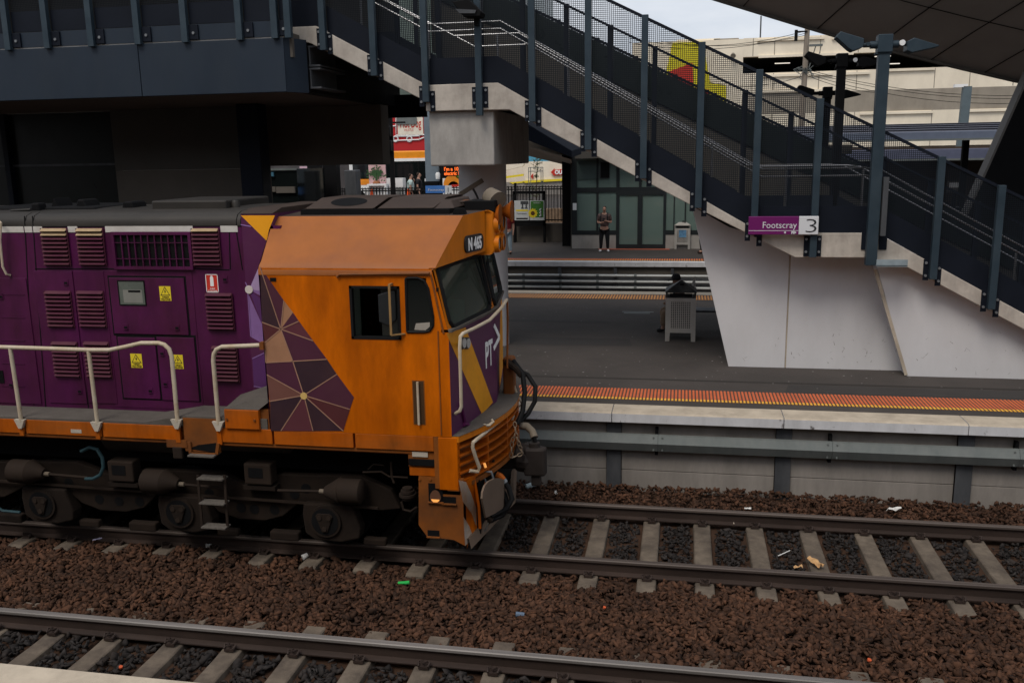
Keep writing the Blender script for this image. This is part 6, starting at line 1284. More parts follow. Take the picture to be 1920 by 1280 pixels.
for k, (r_, dz) in enumerate(((.06, 0), (.08, -.03), (.10, -.07), (.07, -.11))): p = PY(764, 918, 9.25); m.cyl((p.x, 9.25, p.z + dz + .03), (p.x, 9.25, p.z + dz), r_, 12)
m.build('sander_valve', 'bogie_light', LO, smooth=True)
# ladder
la, lb = S(372, 893), S(425, 985); XL0, XL1 = S(374, 940)[0], S(424, 940)[0]
m = MB()
for px0, px1 in ((371, 379), (421, 427)):
    p, q = PY(px0, 890, 9.12), PY(px1, 985, 9.12); m.bar(p, q, .03, .02, up=(0, 1, 0))
ld = m.build('ladder', 'bogie_light', LO)
for py in (895, 941, 986): p, q = PY(373 + (py - 890) * .09, py, 9.12), PY(421 + (py - 890) * .06, py + 2, 9.12); m = MB().box(p.x, q.x, 9.06, 9.20, q.z - .008, q.z + .008); m.build('tread', 'chequer', ld)
# ================================================================== BINS
K['binmetal'] = mat('binmetal', (0.42, 0.40, 0.37), 0.5, 0.2, var=0.06, scale=3, dirt=(.28, .25, .22), damt=.5, dscale=4, stretch=(1, 1, .4))
K['binhood'] = mat('binhood', (0.028, 0.028, 0.028), 0.45, var=.2, scale=5, dirt=(.10, .10, .09), damt=.5, dscale=5)
def litter_bin(x, y, w_, h, label, hood, poster=False, cols_=10, rows=15):
    t = thing('litter_bin', (x, y + w_ / 2, ZP), label, 'bin', None)
    x0, x1 = x - w_ / 2, x + w_ / 2; z0, z1 = ZP + .17, ZP + h
    ha, hb_ = x0 + w_ * .17, x1 - w_ * .17; za, zb_ = z0 + (z1 - z0) * .13, z1 - (z1 - z0) * .10
    sxn, szn = (hb_ - ha) / cols_, (zb_ - za) / rows
    holes = [(ha + sxn * (i + .22), ha + sxn * (i + .78), za + szn * (j + .2), za + szn * (j + .8)) for i in range(cols_) for j in range(rows)]
    m = MB().holed(x0, x1, z0, z1, holes, y, .004); m.build('front_panel', 'binmetal', t)
    MB().box(x0, x0 + .004, y + .001, y + w_, z0, z1).box(x1 - .004, x1, y + .001, y + w_, z0, z1).box(x0, x1, y + w_ - .004, y + w_, z0, z1).build('side_panels', 'binmetal', t)
    MB().box(x0 + .03, x1 - .03, y + .03, y + w_ - .03, z0 + .02, z1 - .02).build('liner', 'black', t)
    for a in (x0, x1 - .085):
        for b in (y, y + w_ - .05): MB().box(a, a + .085, b, b + .05, ZP - .002, z0).build('leg', 'binmetal', t)
    hd = MB(); zc = z1 + .12
    hd.box(x0 - .008, x1 + .008, y - .008, y + w_ + .008, z1 + .10, zc)
    for a in (x0, x1 - .03):
        for b in (y, y + w_ - .03): hd.box(a, a + .03, b, b + .03, z1, z1 + .10)
    xm, ym, za_ = x, y + w_ / 2, zc + .20; q = [(x0 - .01, y - .01), (x1 + .01, y - .01), (x1 + .01, y + w_ + .01), (x0 - .01, y + w_ + .01)]
    hd.add([(a, b, zc) for a, b in q] + [(xm, ym, za_)], [(0, 1, 4), (1, 2, 4), (2, 3, 4), (3, 0, 4)]); hd.build('hood', hood, t, bevel=.006)
    MB().box(x0 + .08, x1 - .08, y + .0, y + .02, z1 + .02, z1 + .09).build('mouth', 'black', t)
    MB().cyl((x - .02, y + w_ * .2, zc + .14), (x + .06, y + w_ * .2, zc + .14), .02, 8).build('lock', 'rubber', t)
    if poster: MB().box(x0 + w_ * .28, x1 - w_ * .26, y - .006, y - .001, z0 + (z1 - z0) * .45, z1 - (z1 - z0) * .1).build('sticker', mat('binsticker', (.10, .22, .36), .4, var=.5, scale=8), t)
    return t
B1 = PZ(1275, 640); litter_bin(B1.x, B1.y, .585, .86, 'perforated steel litter bin with a black hood on the nearer platform', 'binhood')
B1t = PZ(1275, 640)
# raised flap behind the hood
a, b, c_ = PY(1303, 518, B1.y + .5), PY(1303, 545, B1.y + .5), PY(1293, 540, B1.y + .5)
tag(MB().prism([a, b, c_], (.012, .05, 0)).build('waste_flap', 'binmetal'), 'small grey metal flap sticking up behind the black bin hood', 'flap')
B2 = PZ(1279, 467); litter_bin(B2.x, B2.y, .60, .80, 'perforated steel litter bin with a blue sticker beside the waiting room', 'binmetal', True, 9, 12)

# ================================================================== PEOPLE
def skin_body(name, verts, edges, radii, m, parent, origin=None, sub=2):
    me = bpy.data.meshes.new(name); o0 = origin_of(parent) if parent else Vector(origin)
    bm = bmesh.new(); sl_ = bm.verts.layers.skin.verify(); vs_ = []
    for k, v in enumerate(verts):
        q = bm.verts.new(Vector(v) - o0); r = radii[k]; q[sl_].radius = r if isinstance(r, tuple) else (r, r); q[sl_].use_root = (k == 0); vs_.append(q)
    for a, b in edges: bm.edges.new((vs_[a], vs_[b]))
    bm.to_mesh(me); bm.free(); o = bpy.data.objects.new(name, me); C.objects.link(o)
    if parent: o.parent = parent
    else: o.location = o0
    me.materials.append(K[m] if isinstance(m, str) else m)
    s_ = o.modifiers.new('Skin', 'SKIN'); s_.use_smooth_shade = True
    u = o.modifiers.new('Sub', 'SUBSURF'); u.levels = 1; u.render_levels = sub
    return o
K['skin'] = mat('skin', (.44, .25, .18), .6, var=.05); K['skin_dark'] = mat('skin_dark', (.22, .12, .08), .6, var=.05)
K['hair'] = mat('hair', (.035, .022, .016), .7); K['shirt_brown'] = mat('shirt_brown', (.105, .070, .065), .85, var=.35, scale=14); K['trouser_black'] = mat('trouser_black', (.012, .012, .014), .9)
K['shoe_white'] = mat('shoe_white', (.75, .75, .76), .6); K['red_shirt'] = mat('red_shirt', (.16, .015, .018), .85); K['jeans_pale'] = mat('jeans_pale', (.32, .40, .45), .85); K['boots'] = mat('boots', (.03, .015, .012), .7)
K['pack'] = mat('pack', (.02, .02, .022), .8)
def person(pos, H_, label, face=-90, skin='skin', shirt='shirt_brown', legs='trouser_black', shoes='shoe_white', hair='hair', arms='phone', shorts=False, headtilt=.0, stance=.10):
    """standing figure facing `face` degrees; local frame f (front), l (left)"""
    px_, py_, pz_ = pos; u = H_ / 1.75; f = Vector((math.cos(R(face)), math.sin(R(face)), 0)); l = Vector((-f.y, f.x, 0)); O = Vector(pos)
    P = lambda a, b, z: O + f * (a * u) + l * (b * u) + Vector((0, 0, z * u))
    V = []; E_ = []; Rr = []
    def n(v, r, par=None):
        V.append(v); Rr.append((r[0] * u, r[1] * u) if isinstance(r, tuple) else r * u)
        if par is not None: E_.append((par, len(V) - 1))
        return len(V) - 1
    pel = n(P(0, 0, .93), (.15, .11)); wai = n(P(0, 0, 1.08), (.13, .10), pel); che = n(P(.0, 0, 1.28), (.165, .115), wai); sho = n(P(-.01, 0, 1.42), (.13, .09), che); nk = n(P(.01, 0, 1.51), .052, sho)
    h1 = n(P(.045, 0, 1.58), (.066, .075), nk); h2 = n(P(.04 + headtilt, 0, 1.67), (.072, .088), h1); n(P(.03 + headtilt, 0, 1.735), .05, h2)
    hands = []
    for s in (1, -1):
        a = n(P(-.01, s * .185, 1.40), .062, sho)
        if arms == 'phone': el = P(-.03, s * .255, 1.13); wr = P(.20, s * .10, 1.16 + .03 * s); ha = P(.27, s * .045, 1.19 + .03 * s)
        elif arms == 'face' and s == 1: el = P(.10, s * .24, 1.20); wr = P(.20, s * .08, 1.42); ha = P(.16, s * .05, 1.50)
        else: el = P(-.03, s * .25, 1.13); wr = P(.04, s * .26, .90); ha = P(.06, s * .255, .82)
        e_ = n(el, .046, a); w_ = n(wr, .032, e_); h_ = n(ha, (.040, .022), w_); hands.append((wr, ha))
        d = (ha - wr).normalized()
        for k in range(4): n(ha + d * (.07 - .008 * abs(k - 1.3)) * u + l * ((k - 1.5) * .016 * u) + Vector((0, 0, -.008)), .010, h_)
        n(wr + d * .06 * u - l * (s * .045 * u) , .011, h_)
    feet = []
    for s in (1, -1):
        hi = n(P(0, s * .095, .86), .095, pel); kn = n(P(.02, s * stance, .49), .062, hi); an = n(P(-.01, s * (stance + .01), .085), .042, kn); to = n(P(.13, s * (stance + .045), .035), .036, an); feet.append((s, an, to))
    t = skin_body('person', V, E_, Rr, skin, None, origin=O)
    tag(t, label, 'person')
    # clothes and hair as their own shells
    sv = [P(0, 0, .95), P(0, 0, 1.08), P(0, 0, 1.28), P(-.01, 0, 1.43), P(0, 0, 1.485)]; sr = [(.19 * u, .145 * u), (.178 * u, .135 * u), (.212 * u, .15 * u), (.165 * u, .12 * u), .07 * u]; se = [(0, 1), (1, 2), (2, 3), (3, 4)]
    for s in (1, -1):
        el = V[[i for i in range(len(V))][0]] * 0 
        a = P(-.01, s * .185, 1.40); eb = (P(-.03, s * .255, 1.13) if arms == 'phone' else (P(.10, s * .24, 1.20) if (arms == 'face' and s == 1) else P(-.03, s * .25, 1.13)))
        sv += [a, a.lerp(eb, .75)]; sr += [.088 * u, .076 * u]; k = len(sv); se += [(3, k - 2), (k - 2, k - 1)]
    skin_body('shirt', sv, se, sr, shirt, t)
    tv = [P(0, 0, .97)]; tr_ = [(.18 * u, .135 * u)]; te = []
    for s in (1, -1):
        tv += [P(0, s * .095, .85), P(.02, s * stance, .49 if not shorts else .52)]; tr_ += [.118 * u, .085 * u]; k = len(tv); te += [(0, k - 2), (k - 2, k - 1)]
        if not shorts: tv.append(P(-.01, s * (stance + .01), .10)); tr_.append(.055 * u); te.append((k - 1, k))
    skin_body('shorts' if shorts else 'trousers', tv, te, tr_, legs, t)
    for s in (1, -1): skin_body('shoe', [P(-.05, s * (stance + .005), .05), P(.04, s * (stance + .025), .05), P(.15, s * (stance + .05), .04)], [(0, 1), (1, 2)], [(.045 * u, .05 * u), (.05 * u, .05 * u), (.042 * u, .036 * u)], shoes, t)
    hc = headtilt
    skin_body('hair', [P(-.015 + hc * .6, 0, 1.62), P(-.01 + hc, 0, 1.70), P(.03 + hc, 0, 1.755)], [(0, 1), (1, 2)], [.070 * u, (.083 * u, .088 * u), .058 * u], hair, t)
    fm = MB()
    for s in (1, -1): 
        c_ = P(.128 + hc, s * .032, 1.655); fm.tube([c_, c_ + f * .006], .011 * u, 8)
    fm.bar(P(.128 + hc, -.025, 1.60), P(.128 + hc, .025, 1.60), .012 * u, .012 * u); fm.build('eyes_and_mouth', 'hair', t)
    nm = MB(); nm.add([P(.125 + hc, 0, 1.665), P(.155 + hc, 0, 1.625), P(.125 + hc, .018, 1.62), P(.125 + hc, -.018, 1.62)], [(0, 2, 1), (0, 1, 3), (1, 2, 3)]).build('nose', skin, t)
    return t, P
m1 = PZ(1133, 472); t, P = person((m1.x, m1.y, ZP), 1.72, 'man in a brown shirt and black trousers looking at his phone by the waiting room', -88, headtilt=.035, stance=.125)
ph = MB().box(m1.x - .04, m1.x + .04, m1.y - .30, m1.y - .285, ZP + 1.17, ZP + 1.30).build('phone', 'signblack'); tag(ph, 'dark phone held by the man in the brown shirt', 'phone')
bp = MB(); bp.box(m1.x - .15, m1.x + .15, m1.y + .14, m1.y + .30, ZP + .98, ZP + 1.42)
bk = bp.build('backpack', 'pack', bevel=.05); tag(bk, 'black backpack worn by the man in the brown shirt', 'backpack')
m = MB()
for s in (-1, 1): m.tube([(m1.x + s * .12, m1.y + .13, ZP + 1.42), (m1.x + s * .125, m1.y - .0, ZP + 1.475), (m1.x + s * .125, m1.y - .125, ZP + 1.36), (m1.x + s * .14, m1.y - .12, ZP + 1.15), (m1.x + s * .16, m1.y + .12, ZP + 1.02)], .02, 6)
m.build('strap', 'pack', bk)
w1 = PZ(952.5, 476); t, P = person((w1.x - .0, w1.y, ZP), 1.66, 'person in a dark red top and pale jeans half hidden by the round column', -100, shirt='red_shirt', legs='jeans_pale', shoes='boots', arms='down', hair='hair')
# seated person behind the near bin, on a bench
be = thing('bench', (B1.x - .1, B1.y + 1.9, ZP), 'dark platform bench hidden behind the near litter bin', 'bench')
bx0 = B1.x + .10; by0 = B1.y + .95
MB().box(bx0 - .3, bx0 + .9, by0, by0 + .42, ZP + .42, ZP + .46).build('seat', 'steelpost', be)
for a in (bx0 - .2, bx0 + .8): MB().box(a - .03, a + .03, by0 + .05, by0 + .37, ZP - .002, ZP + .42).build('leg', 'steelpost', be)
c0 = Vector((bx0 - .10, by0 + .22, ZP)); F_ = Vector((-1, -.25, 0)).normalized(); L_ = Vector((-F_.y, F_.x, 0))
Q = lambda a, b, z: c0 + F_ * (a * .84) + L_ * (b * .84) + Vector((0, 0, z * .815))
V = [Q(0, 0, .56), Q(.02, 0, .75), Q(.06, 0, .95), Q(.07, 0, 1.08), Q(.10, 0, 1.16), Q(.13, 0, 1.23), Q(.13, 0, 1.32), Q(.12, 0, 1.38)]; Rr = [(.15, .12), (.14, .11), (.17, .12), (.13, .09), .055, .07, (.075, .09), .05]; E_ = [(k, k + 1) for k in range(7)]
for s in (1, -1):
    k = len(V); V += [Q(.07, s * .18, 1.06), Q(.10, s * .23, .80), Q(.33, s * .12, .70), Q(.41, s * .08, .69)]; Rr += [.06, .046, .033, .035]; E_ += [(3, k), (k, k + 1), (k + 1, k + 2), (k + 2, k + 3)]
    k = len(V); V += [Q(.08, s * .10, .54), Q(.44, s * .12, .52), Q(.40 + .06 * s, s * .12, .08), Q(.53 + .06 * s, s * .13, .035)]; Rr += [.09, .065, .042, .036]; E_ += [(0, k), (k, k + 1), (k + 1, k + 2), (k + 2, k + 3)]
sp_ = skin_body('person', V, E_, Rr, 'skin_dark', None, origin=c0); tag(sp_, 'seated person in a dark cap and tan trousers behind the near litter bin', 'person')
K['tan_trouser'] = mat('tan_trouser', (.16, .11, .075), .85); K['dark_top'] = mat('dark_top', (.02, .02, .022), .9)
skin_body('shirt', [Q(0, 0, .58), Q(.02, 0, .75), Q(.06, 0, .95), Q(.07, 0, 1.10)], [(0, 1), (1, 2), (2, 3)], [(.165, .135), (.155, .125), (.185, .135), (.12, .09)], 'dark_top', sp_)
tv = [Q(0, 0, .55)]; tr_ = [(.155, .125)]; te = []
for s in (1, -1): k = len(tv); tv += [Q(.08, s * .10, .54), Q(.44, s * .12, .52), Q(.40 + .06 * s, s * .12, .14)]; tr_ += [.10, .080, .075]; te += [(0, k), (k, k + 1), (k + 1, k + 2)]
skin_body('trousers', tv, te, tr_, 'tan_trouser', sp_)
for s in (1, -1): skin_body('shoe', [Q(.37 + .06 * s, s * .12, .06), Q(.46 + .06 * s, s * .12, .05), Q(.57 + .06 * s, s * .13, .04)], [(0, 1), (1, 2)], [.045, .048, .038], 'signblack', sp_)
cz_ = Q(.13, 0, 1.36); mb = MB().tube([cz_ + Vector((0, 0, -.04)), cz_ + Vector((0, 0, .02)), cz_ + Vector((0, 0, .07)), cz_ + Vector((0, 0, .085))], [.095, .094, .07, .025], 16); mb.bar(cz_ + F_ * .08 + Vector((0, 0, -.03)), cz_ + F_ * .19 + Vector((0, 0, -.05)), .16, .012); mb.build('cap', 'pack', sp_, smooth=True)
w2 = PZ(1309, 475); person((w2.x + .12, w2.y, ZP), 1.68, 'person in black clothes almost hidden behind the slanted stair wall', 180, shirt='dark_top', legs='trouser_black', shoes='boots', arms='down')

# ================================================================== STREET BEYOND
ZS = 2.0
struct(MB().box(-400, 400, 41.4, 700, -1.0, ZS).build('street', 'asphalt'))
sw = tag(MB().box(-60, 20, 41.0, 41.4, ZP - .003, ZS + .25).build('stone_wall', mat('stonewall', (.22, .15, .10), .9, var=.35, scale=3, dirt=(.09, .06, .045), damt=.6, dscale=5, bump=.5, bscale=8)), 'rough brown stone wall behind the picket fence', 'wall')
f2 = thing('street_railing', (-10, 41.2, ZS), 'thin black railing on top of the stone wall', 'railing')
m = MB()
xa, xb = PY(480, 340, 41.2).x, PY(1072, 340, 41.2).x; zt_ = PY(1010, 345, 41.2).z; zt_ = ZS + 1.25
for x in np.arange(xa, xb, .16): m.box(x - .012, x + .012, 41.18, 41.21, ZS + .25, zt_)
m.box(xa, xb, 41.17, 41.22, zt_ - .04, zt_); m.build('bars', 'black', f2)
# car park building
YC = 78.0; PCx = lambda a, b=150: PY(a, b, YC).x
zc_ = lambda y: PY(1650, y, YC).z
cb = thing('car_park', (10, YC + 10, ZS), 'cream multi storey car park with long parapets and dark open decks', 'building')
K['creamwall'] = mat('creamwall', (.80, .715, .57), .85, var=.05, scale=.3, dirt=(.42, .36, .28), damt=.4, dscale=.35, stretch=(1, 1, .5)); K['creamdirty'] = mat('creamdirty', (.30, .265, .215), .9, var=.15, scale=.4, dirt=(.17, .145, .115), damt=.7, dscale=.5, stretch=(1, 1, .6))
xl, xo, xr_ = PCx(1185), PCx(1392), PCx(2250)
MB().box(xl, xo, YC, YC + 30, ZS, zc_(63)).build('wall', 'creamwall', cb)
def par(y0, y1, mm, nm, x0=None): return MB().box(x0 if x0 is not None else xo, xr_, YC, YC + .6, zc_(y1), zc_(y0)).build(nm, mm, cb)
p1_ = par(62, 98, 'creamwall', 'parapet'); p2__ = par(130, 169, 'creamwall', 'parapet'); par(169, 209, 'creamdirty', 'concrete_band'); p3_ = par(209, 275, 'creamwall', 'parapet')
MB().box(xo + .1, xr_, YC + .6, YC + 30, zc_(132) - .3, zc_(132)).box(xo, xr_, YC + .6, YC + 30, zc_(96), zc_(92)).box(xo, xr_, YC + 28, YC + 29, ZS, zc_(92)).build('decks', 'darkwall', cb)
MB().box(xl, xr_, YC + .61, YC + 30, ZS, zc_(171)).build('lower_core', 'creamdirty', cb)
for (a, b, y, pp_) in ((1420, 1545, 74, p1_), (1560, 1700, 70, p1_), (1422, 1600, 104, p1_), (1425, 1560, 141, p2__), (1580, 1630, 138, p2__), (1662, 1752, 131, p2__), (1425, 1560, 171, p2__), (1612, 1748, 212, p3_), (1812, 2000, 206, p3_)):
    MB().box(PCx(a, y), PCx(b, y), YC - .18, YC, PY((a + b) / 2, y, YC).z - .09, PY((a + b) / 2, y, YC).z + .09).build('ledge', 'creamwall', pp_)
m = MB()
for px in (1410, 1450, 1535, 1606, 1752, 1818, 1900): x = PCx(px); m.box(x - .03, x + .03, YC - .012, YC, zc_(275), zc_(209)); m.box(x - .03, x + .03, YC - .012, YC, zc_(168), zc_(131)); m.box(x - .03, x + .03, YC - .012, YC, zc_(97), zc_(63))
m.build('panel_joint', 'creamdirty', cb)
m = MB()
for px, py in ((1475, 106), (1467, 119), (1655, 106), (1672, 120)): p = PY(px, py, YC + 1.5); m.box(p.x - .6, p.x + .6, YC + 1.4, YC + 1.6, p.z - .03, p.z + .03)
m.build('strip_light', emis('striplight', (1, .92, .8), .75), cb)
a, b = PCx(1268, 70), PCx(1352, 70); MB().box(a, b, YC + 2, YC + 8, zc_(66), zc_(54)).build('plant_room', 'creamwall', cb); MB().box(b - .5, PCx(1388, 70), YC + 2, YC + 6, zc_(57), zc_(55)).build('plant_roof', 'creamdirty', cb)
for x in (b + .7, ): MB().box(x, x + .2, YC + 2.5, YC + 2.8, zc_(66), zc_(57)).build('plant_post', 'darkwall', cb)
p = PY(1374, 102, YC); MB().tube([(p.x, YC - .3, p.z), (p.x, YC - .6, p.z - .2)], [.12, .22], 10).build('wall_lamp', 'creamdirty', cb)
x = PCx(1428); m = MB().tube([(x, YC + 3, zc_(63)), (x, YC + 3, zc_(10))], .06, 6).build('mast', 'steelpost', cb)
q3 = lambda x, y: PY(1000 + x * .3125, y * .3125, YC - .0)
K['muralyellow'] = mat('muralyellow', (.62, .54, .02), .6, var=.05); K['muralred'] = mat('muralred', (.50, .035, .02), .6, var=.05)
ms = thing('mural_sign', (PCx(1300), YC - .1, 12), 'yellow and red angular sign panel on the car park wall behind the mesh', 'sign')
MB().prism([v + Vector((0, -.12, 0)) for v in (q3(835, 258), q3(1015, 252), q3(1062, 500), q3(1155, 515), q3(1155, 690), q3(1040, 690), q3(1000, 620), q3(790, 500), q3(800, 420))], (0, .12, 0)).build('yellow_panel', 'muralyellow', ms)
MB().prism([v + Vector((0, -.2, 0)) for v in (q3(812, 432), q3(955, 380), q3(960, 530), q3(1055, 540), q3(1055, 590), q3(940, 600), q3(840, 520))], (0, .08, 0)).build('red_panel', 'muralred', ms)
m = MB()
for px, w_ in ((1700, 10), (1717, 6), (1757, 12), (1773, 9), (1783, 7), (1818, 14), (1836, 8), (1848, 8), (1895, 10), (1570, 8), (1592, 6)):
    a = PY(px, 246, 60); b = PY(px + w_, 236 + (px % 3), 60); m.box(a.x, b.x, 59.9, 60, a.z - .4, b.z)
tag(m.build('shop_lettering', 'muralred'), 'tops of red shop letters peeping above the ribbed canopy roof', 'lettering')
# utility pole, wires, street lamp
up = thing('utility_pole', (PY(1510, 200, 55).x, 55, ZS), 'weathered timber utility pole with insulators in front of the car park', 'utility pole')
a = PY(1514, 52, 55); MB().tube([(a.x - .12, 55, ZS), (a.x, 55, a.z)], [.19, .14], 12).build('pole', mat('timber', (.22, .185, .15), .9, var=.2, scale=2, stretch=(4, 4, .4)), up, smooth=True)
m = MB(); p = PY(1510, 138, 55)
rnd = random.Random(3)
for k in range(14): 
    q = p + Vector((rnd.uniform(-.7, .5), -.2, rnd.uniform(-.25, .3))); m.tube([p + Vector((0, -.15, rnd.uniform(-.1, .2))), p.lerp(q, .6) + Vector((0, -.2, .2)), q, q + Vector((.15, 0, -.12))], .02, 5)
m.build('insulators', 'galv', up); q = PY(1503, 60, 55); MB().box(q.x - .35, q.x + .3, 54.8, 55, q.z - .03, q.z + .03).cyl((q.x - .3, 54.9, q.z - .5), (q.x - .3, 54.9, q.z + .1), .09, 8).build('crossarm', 'black', up)
q = PY(1530, 85, 54.7); m = MB().box(q.x - .35, q.x + .35, 54.6, 54.8, q.z - .06, q.z + .05); m.tube([q, q + Vector((-.3, .2, -1.2))], .03, 5); m.tube([q + Vector((.3, 0, 0)), q + Vector((.1, 0, -.9)), q + Vector((-.5, .2, -1.5))], .02, 5); m.build('pole_lamp', 'galv', up)
wr_ = thing('overhead_wires', (PY(1510, 140, 55).x, 55, 9), 'thin dark overhead wires strung from the timber pole', 'wires')
def wire(a, b, sag, Y0=55, Y1=55):
    A = PY(*a, Y0); B = PY(*b, Y1); MB().tube([A.lerp(B, k / 10) + Vector((0, 0, -sag * 4 * (k / 10) * (1 - k / 10))) for k in range(11)], .014, 4).build('wire', 'black', wr_)
wire((1513, 131), (1960, 178), .5); wire((1513, 135), (1960, 184), .5); wire((1513, 139), (1960, 192), .6); wire((1513, 142), (1660, 175), .2)
wire((1513, 58), (1180, 72), .6); wire((1513, 62), (1180, 80), .6); wire((1513, 66), (1240, 78), .4); wire((1513, 140), (1330, 155), .4)
sl2 = thing('street_lamp', (PY(1810, 200, 50).x, 50, ZS), 'grey street lamp post with a short white lit head at the right', 'street lamp')
a, b = PY(1804, 240, 50), PY(1815, 162, 50); MB().prism([(a.x - .22, 50, ZS), (a.x + .22, 50, ZS), (b.x + .2, 50, b.z), (b.x - .2, 50, b.z)], (0, .3, 0)).build('post', mat('lamppost', (.10, .13, .145), .5), sl2)
a = PY(1790, 163, 50); MB().box(a.x, b.x, 50, 50.25, a.z - .03, a.z + .12).build('lamp_head', 'white', sl2)
# OUT ramp
rp_ = thing('car_ramp', (-5, 62, ZS), 'cream car park ramp wall with yellow kerb stripes', 'ramp')
YR2 = 62; G = lambda a, b, Y=62.0: PY(a, b, Y)
MB().prism([G(900, 331), G(980, 312), G(985, 300), G(960, 304), G(900, 312)], (0, .6, 0)).build('ramp_wall', 'creamwall', rp_); MB().prism([G(985, 338), G(1090, 332), G(1090, 306), G(1020, 308), G(984, 319)], (0, .6, 0)).build('ramp_wall', 'creamwall', rp_)
MB().prism([G(900, 318), G(1090, 300), G(1090, 306), G(980, 330), G(900, 338)], (0, .4, 0)).build('upper_wall', 'creamwall', rp_) if False else None
MB().box(G(880, 330).x, G(1100, 330).x, 66, 66.5, ZS, G(1000, 303, 66).z).build('back_wall', 'creamwall', rp_)
MB().prism([G(900, 337), G(982, 326), G(982, 330), G(900, 341)], (0, -.1, 0)).prism([G(980, 339), G(1090, 333), G(1090, 337), G(985, 343)], (0, -.12, 0)).build('yellow_kerb', 'yellow', rp_)
MB().prism([G(900, 343), G(1090, 338), G(1090, 365), G(900, 365)], (0, .2, 0)).build('ramp_slab', 'retain', rp_)
MB().prism([G(955, 342), G(1000, 338), G(1000, 340), G(962, 345)], (0, -.05, 0)).build('road_stripe', 'yellow', rp_)
os_ = thing('exit_sign', (G(1045, 322).x, 61.8, 4), 'red arrow sign reading OUT on the cream ramp wall', 'sign')
MB().prism([G(1033, 323, 61.9), G(1040, 315.5, 61.9), G(1040, 318.5, 61.9), G(1056, 317, 61.9), G(1056, 328.5, 61.9), G(1040, 329, 61.9), G(1040, 331, 61.9)], (0, -.08, 0)).build('arrow', 'muralred', os_)
text('lettering', 'OUT', .36, 'white', os_, (G(1040.5, 326, 61.8).x, 61.78, G(1040, 326.5, 61.8).z), bold=.02, width=G(1060, 326, 61.8).x - G(1040.5, 326, 61.8).x)
o2 = tag(MB().prism([G(994.5, 331, 61.9), G(1000, 325, 61.9), G(1000, 337, 61.9)], (0, -.08, 0)).build('arrow_sign', 'muralred'), 'small red arrow on the cream ramp wall beside the caged tree', 'sign')
tag(MB().box(G(930, 300).x, G(1000, 300).x, 70, 70.5, ZS, G(960, 285, 70).z).build('hoarding', mat('skyblue', (.10, .36, .52), .6, var=.1)), 'bright blue hoarding above the ramp wall', 'hoarding')
# caged sapling
T0 = PY(1005, 352, 43.5); tr = thing('tree', (T0.x, 43.5, ZS), 'thin young street tree inside a grey cage beyond the fence', 'tree')
zt0 = PY(1008, 303, 43.5).z; m = MB().tube([(T0.x, 43.5, ZS), (T0.x + .03, 43.5, (ZS + zt0) / 2), (T0.x + .08, 43.5, zt0)], [.035, .028, .012], 6)
rnd = random.Random(5); lf = MB()
for k in range(26):
    z = ZS + .3 + rnd.random() * (zt0 - ZS - .1); a = rnd.random() * 6.28; L_ = .28 * (1 - .5 * (z - ZS) / (zt0 - ZS)) + .1; e_ = Vector((T0.x + .05 + L_ * math.cos(a), 43.5 + L_ * math.sin(a), z + .15)); m.tube([(T0.x + .04, 43.5, z), e_], .008, 4)
    for j in range(12):
        c_ = Vector((T0.x + .04, 43.5, z)).lerp(e_, .3 + .8 * rnd.random()) + Vector([rnd.gauss(0, .05) for _ in range(3)]); d1 = Vector([rnd.gauss(0, 1) for _ in range(3)]).normalized() * .045; d2 = Vector([rnd.gauss(0, 1) for _ in range(3)]).normalized() * .028
        lf.add([c_ - d1, c_ + d2, c_ + d1, c_ - d2], [(0, 1, 2, 3)])
m.build('trunk', mat('twig', (.10, .08, .05), .9), tr); lf.build('crown', mat('leaves', (.07, .10, .035), .7, var=.3, scale=6, island=.4), tr)
tc_ = thing('tree_guard', (T0.x, 43.5, ZS), 'grey square metal cage round the thin young tree', 'tree guard')
m = MB(); zg = PY(1010, 314, 43.5).z
for a in (-.30, .30):
    for b in (-.3, .3): m.tube([(T0.x + a, 43.5 + b, ZS), (T0.x + a, 43.5 + b, zg)], .018, 5)
for z in (zg, zg - .18, ZS + .3): 
    for a in (-.3, .3): m.tube([(T0.x - .3, 43.5 + a, z), (T0.x + .3, 43.5 + a, z)], .015, 5); m.tube([(T0.x + a, 43.2, z), (T0.x + a, 43.8, z)], .015, 5)
m.build('cage_frame', 'galv', tc_)
# the bus
YBU = 46.0; Bx = lambda px: PY(px, 330, YBU).x; Bz = lambda py: PY(760, py, YBU).z
bu = thing('bus', (Bx(760), YBU + 1.3, ZS), 'white bus with an orange roof band and black windows behind the station', 'bus')
x0, x1 = Bx(655), Bx(880); zb_ = ZS + .35
MB().box(x0, x1, YBU, YBU + 2.5, zb_, Bz(303)).build('body', 'white', bu, bevel=.05); MB().box(x0, x1, YBU + .02, YBU + 2.5, Bz(303), Bz(283)).build('roof_band', mat('busorange', (.80, .28, .015), .4), bu, bevel=.06)
MB().box(x0, x1, YBU - .01, YBU + .02, Bz(302.5), Bz(297)).build('white_band', 'white', bu)
text('band_lettering', 'ventura zero emissions electric bus', .10, 'signblack', bu, (Bx(724), YBU - .014, Bz(301.5)), width=Bx(792) - Bx(724)) if False else None
MB().box(Bx(662), x1, YBU - .012, YBU + .03, Bz(335), Bz(303)).build('window_band', 'darkglass', bu)
m = MB()
for px in (755, 768, 784): m.box(Bx(px), Bx(px) + .06, YBU - .016, YBU, Bz(375), Bz(303))
m.build('door_frame', 'black', bu); MB().box(Bx(757), Bx(796), YBU - .013, YBU, ZS + .4, Bz(303)).build('door', 'darkglass', bu)
K['busgraphic'] = mat('busgraphic', (.75, .25, .02), .5, var=.3, scale=1.5)
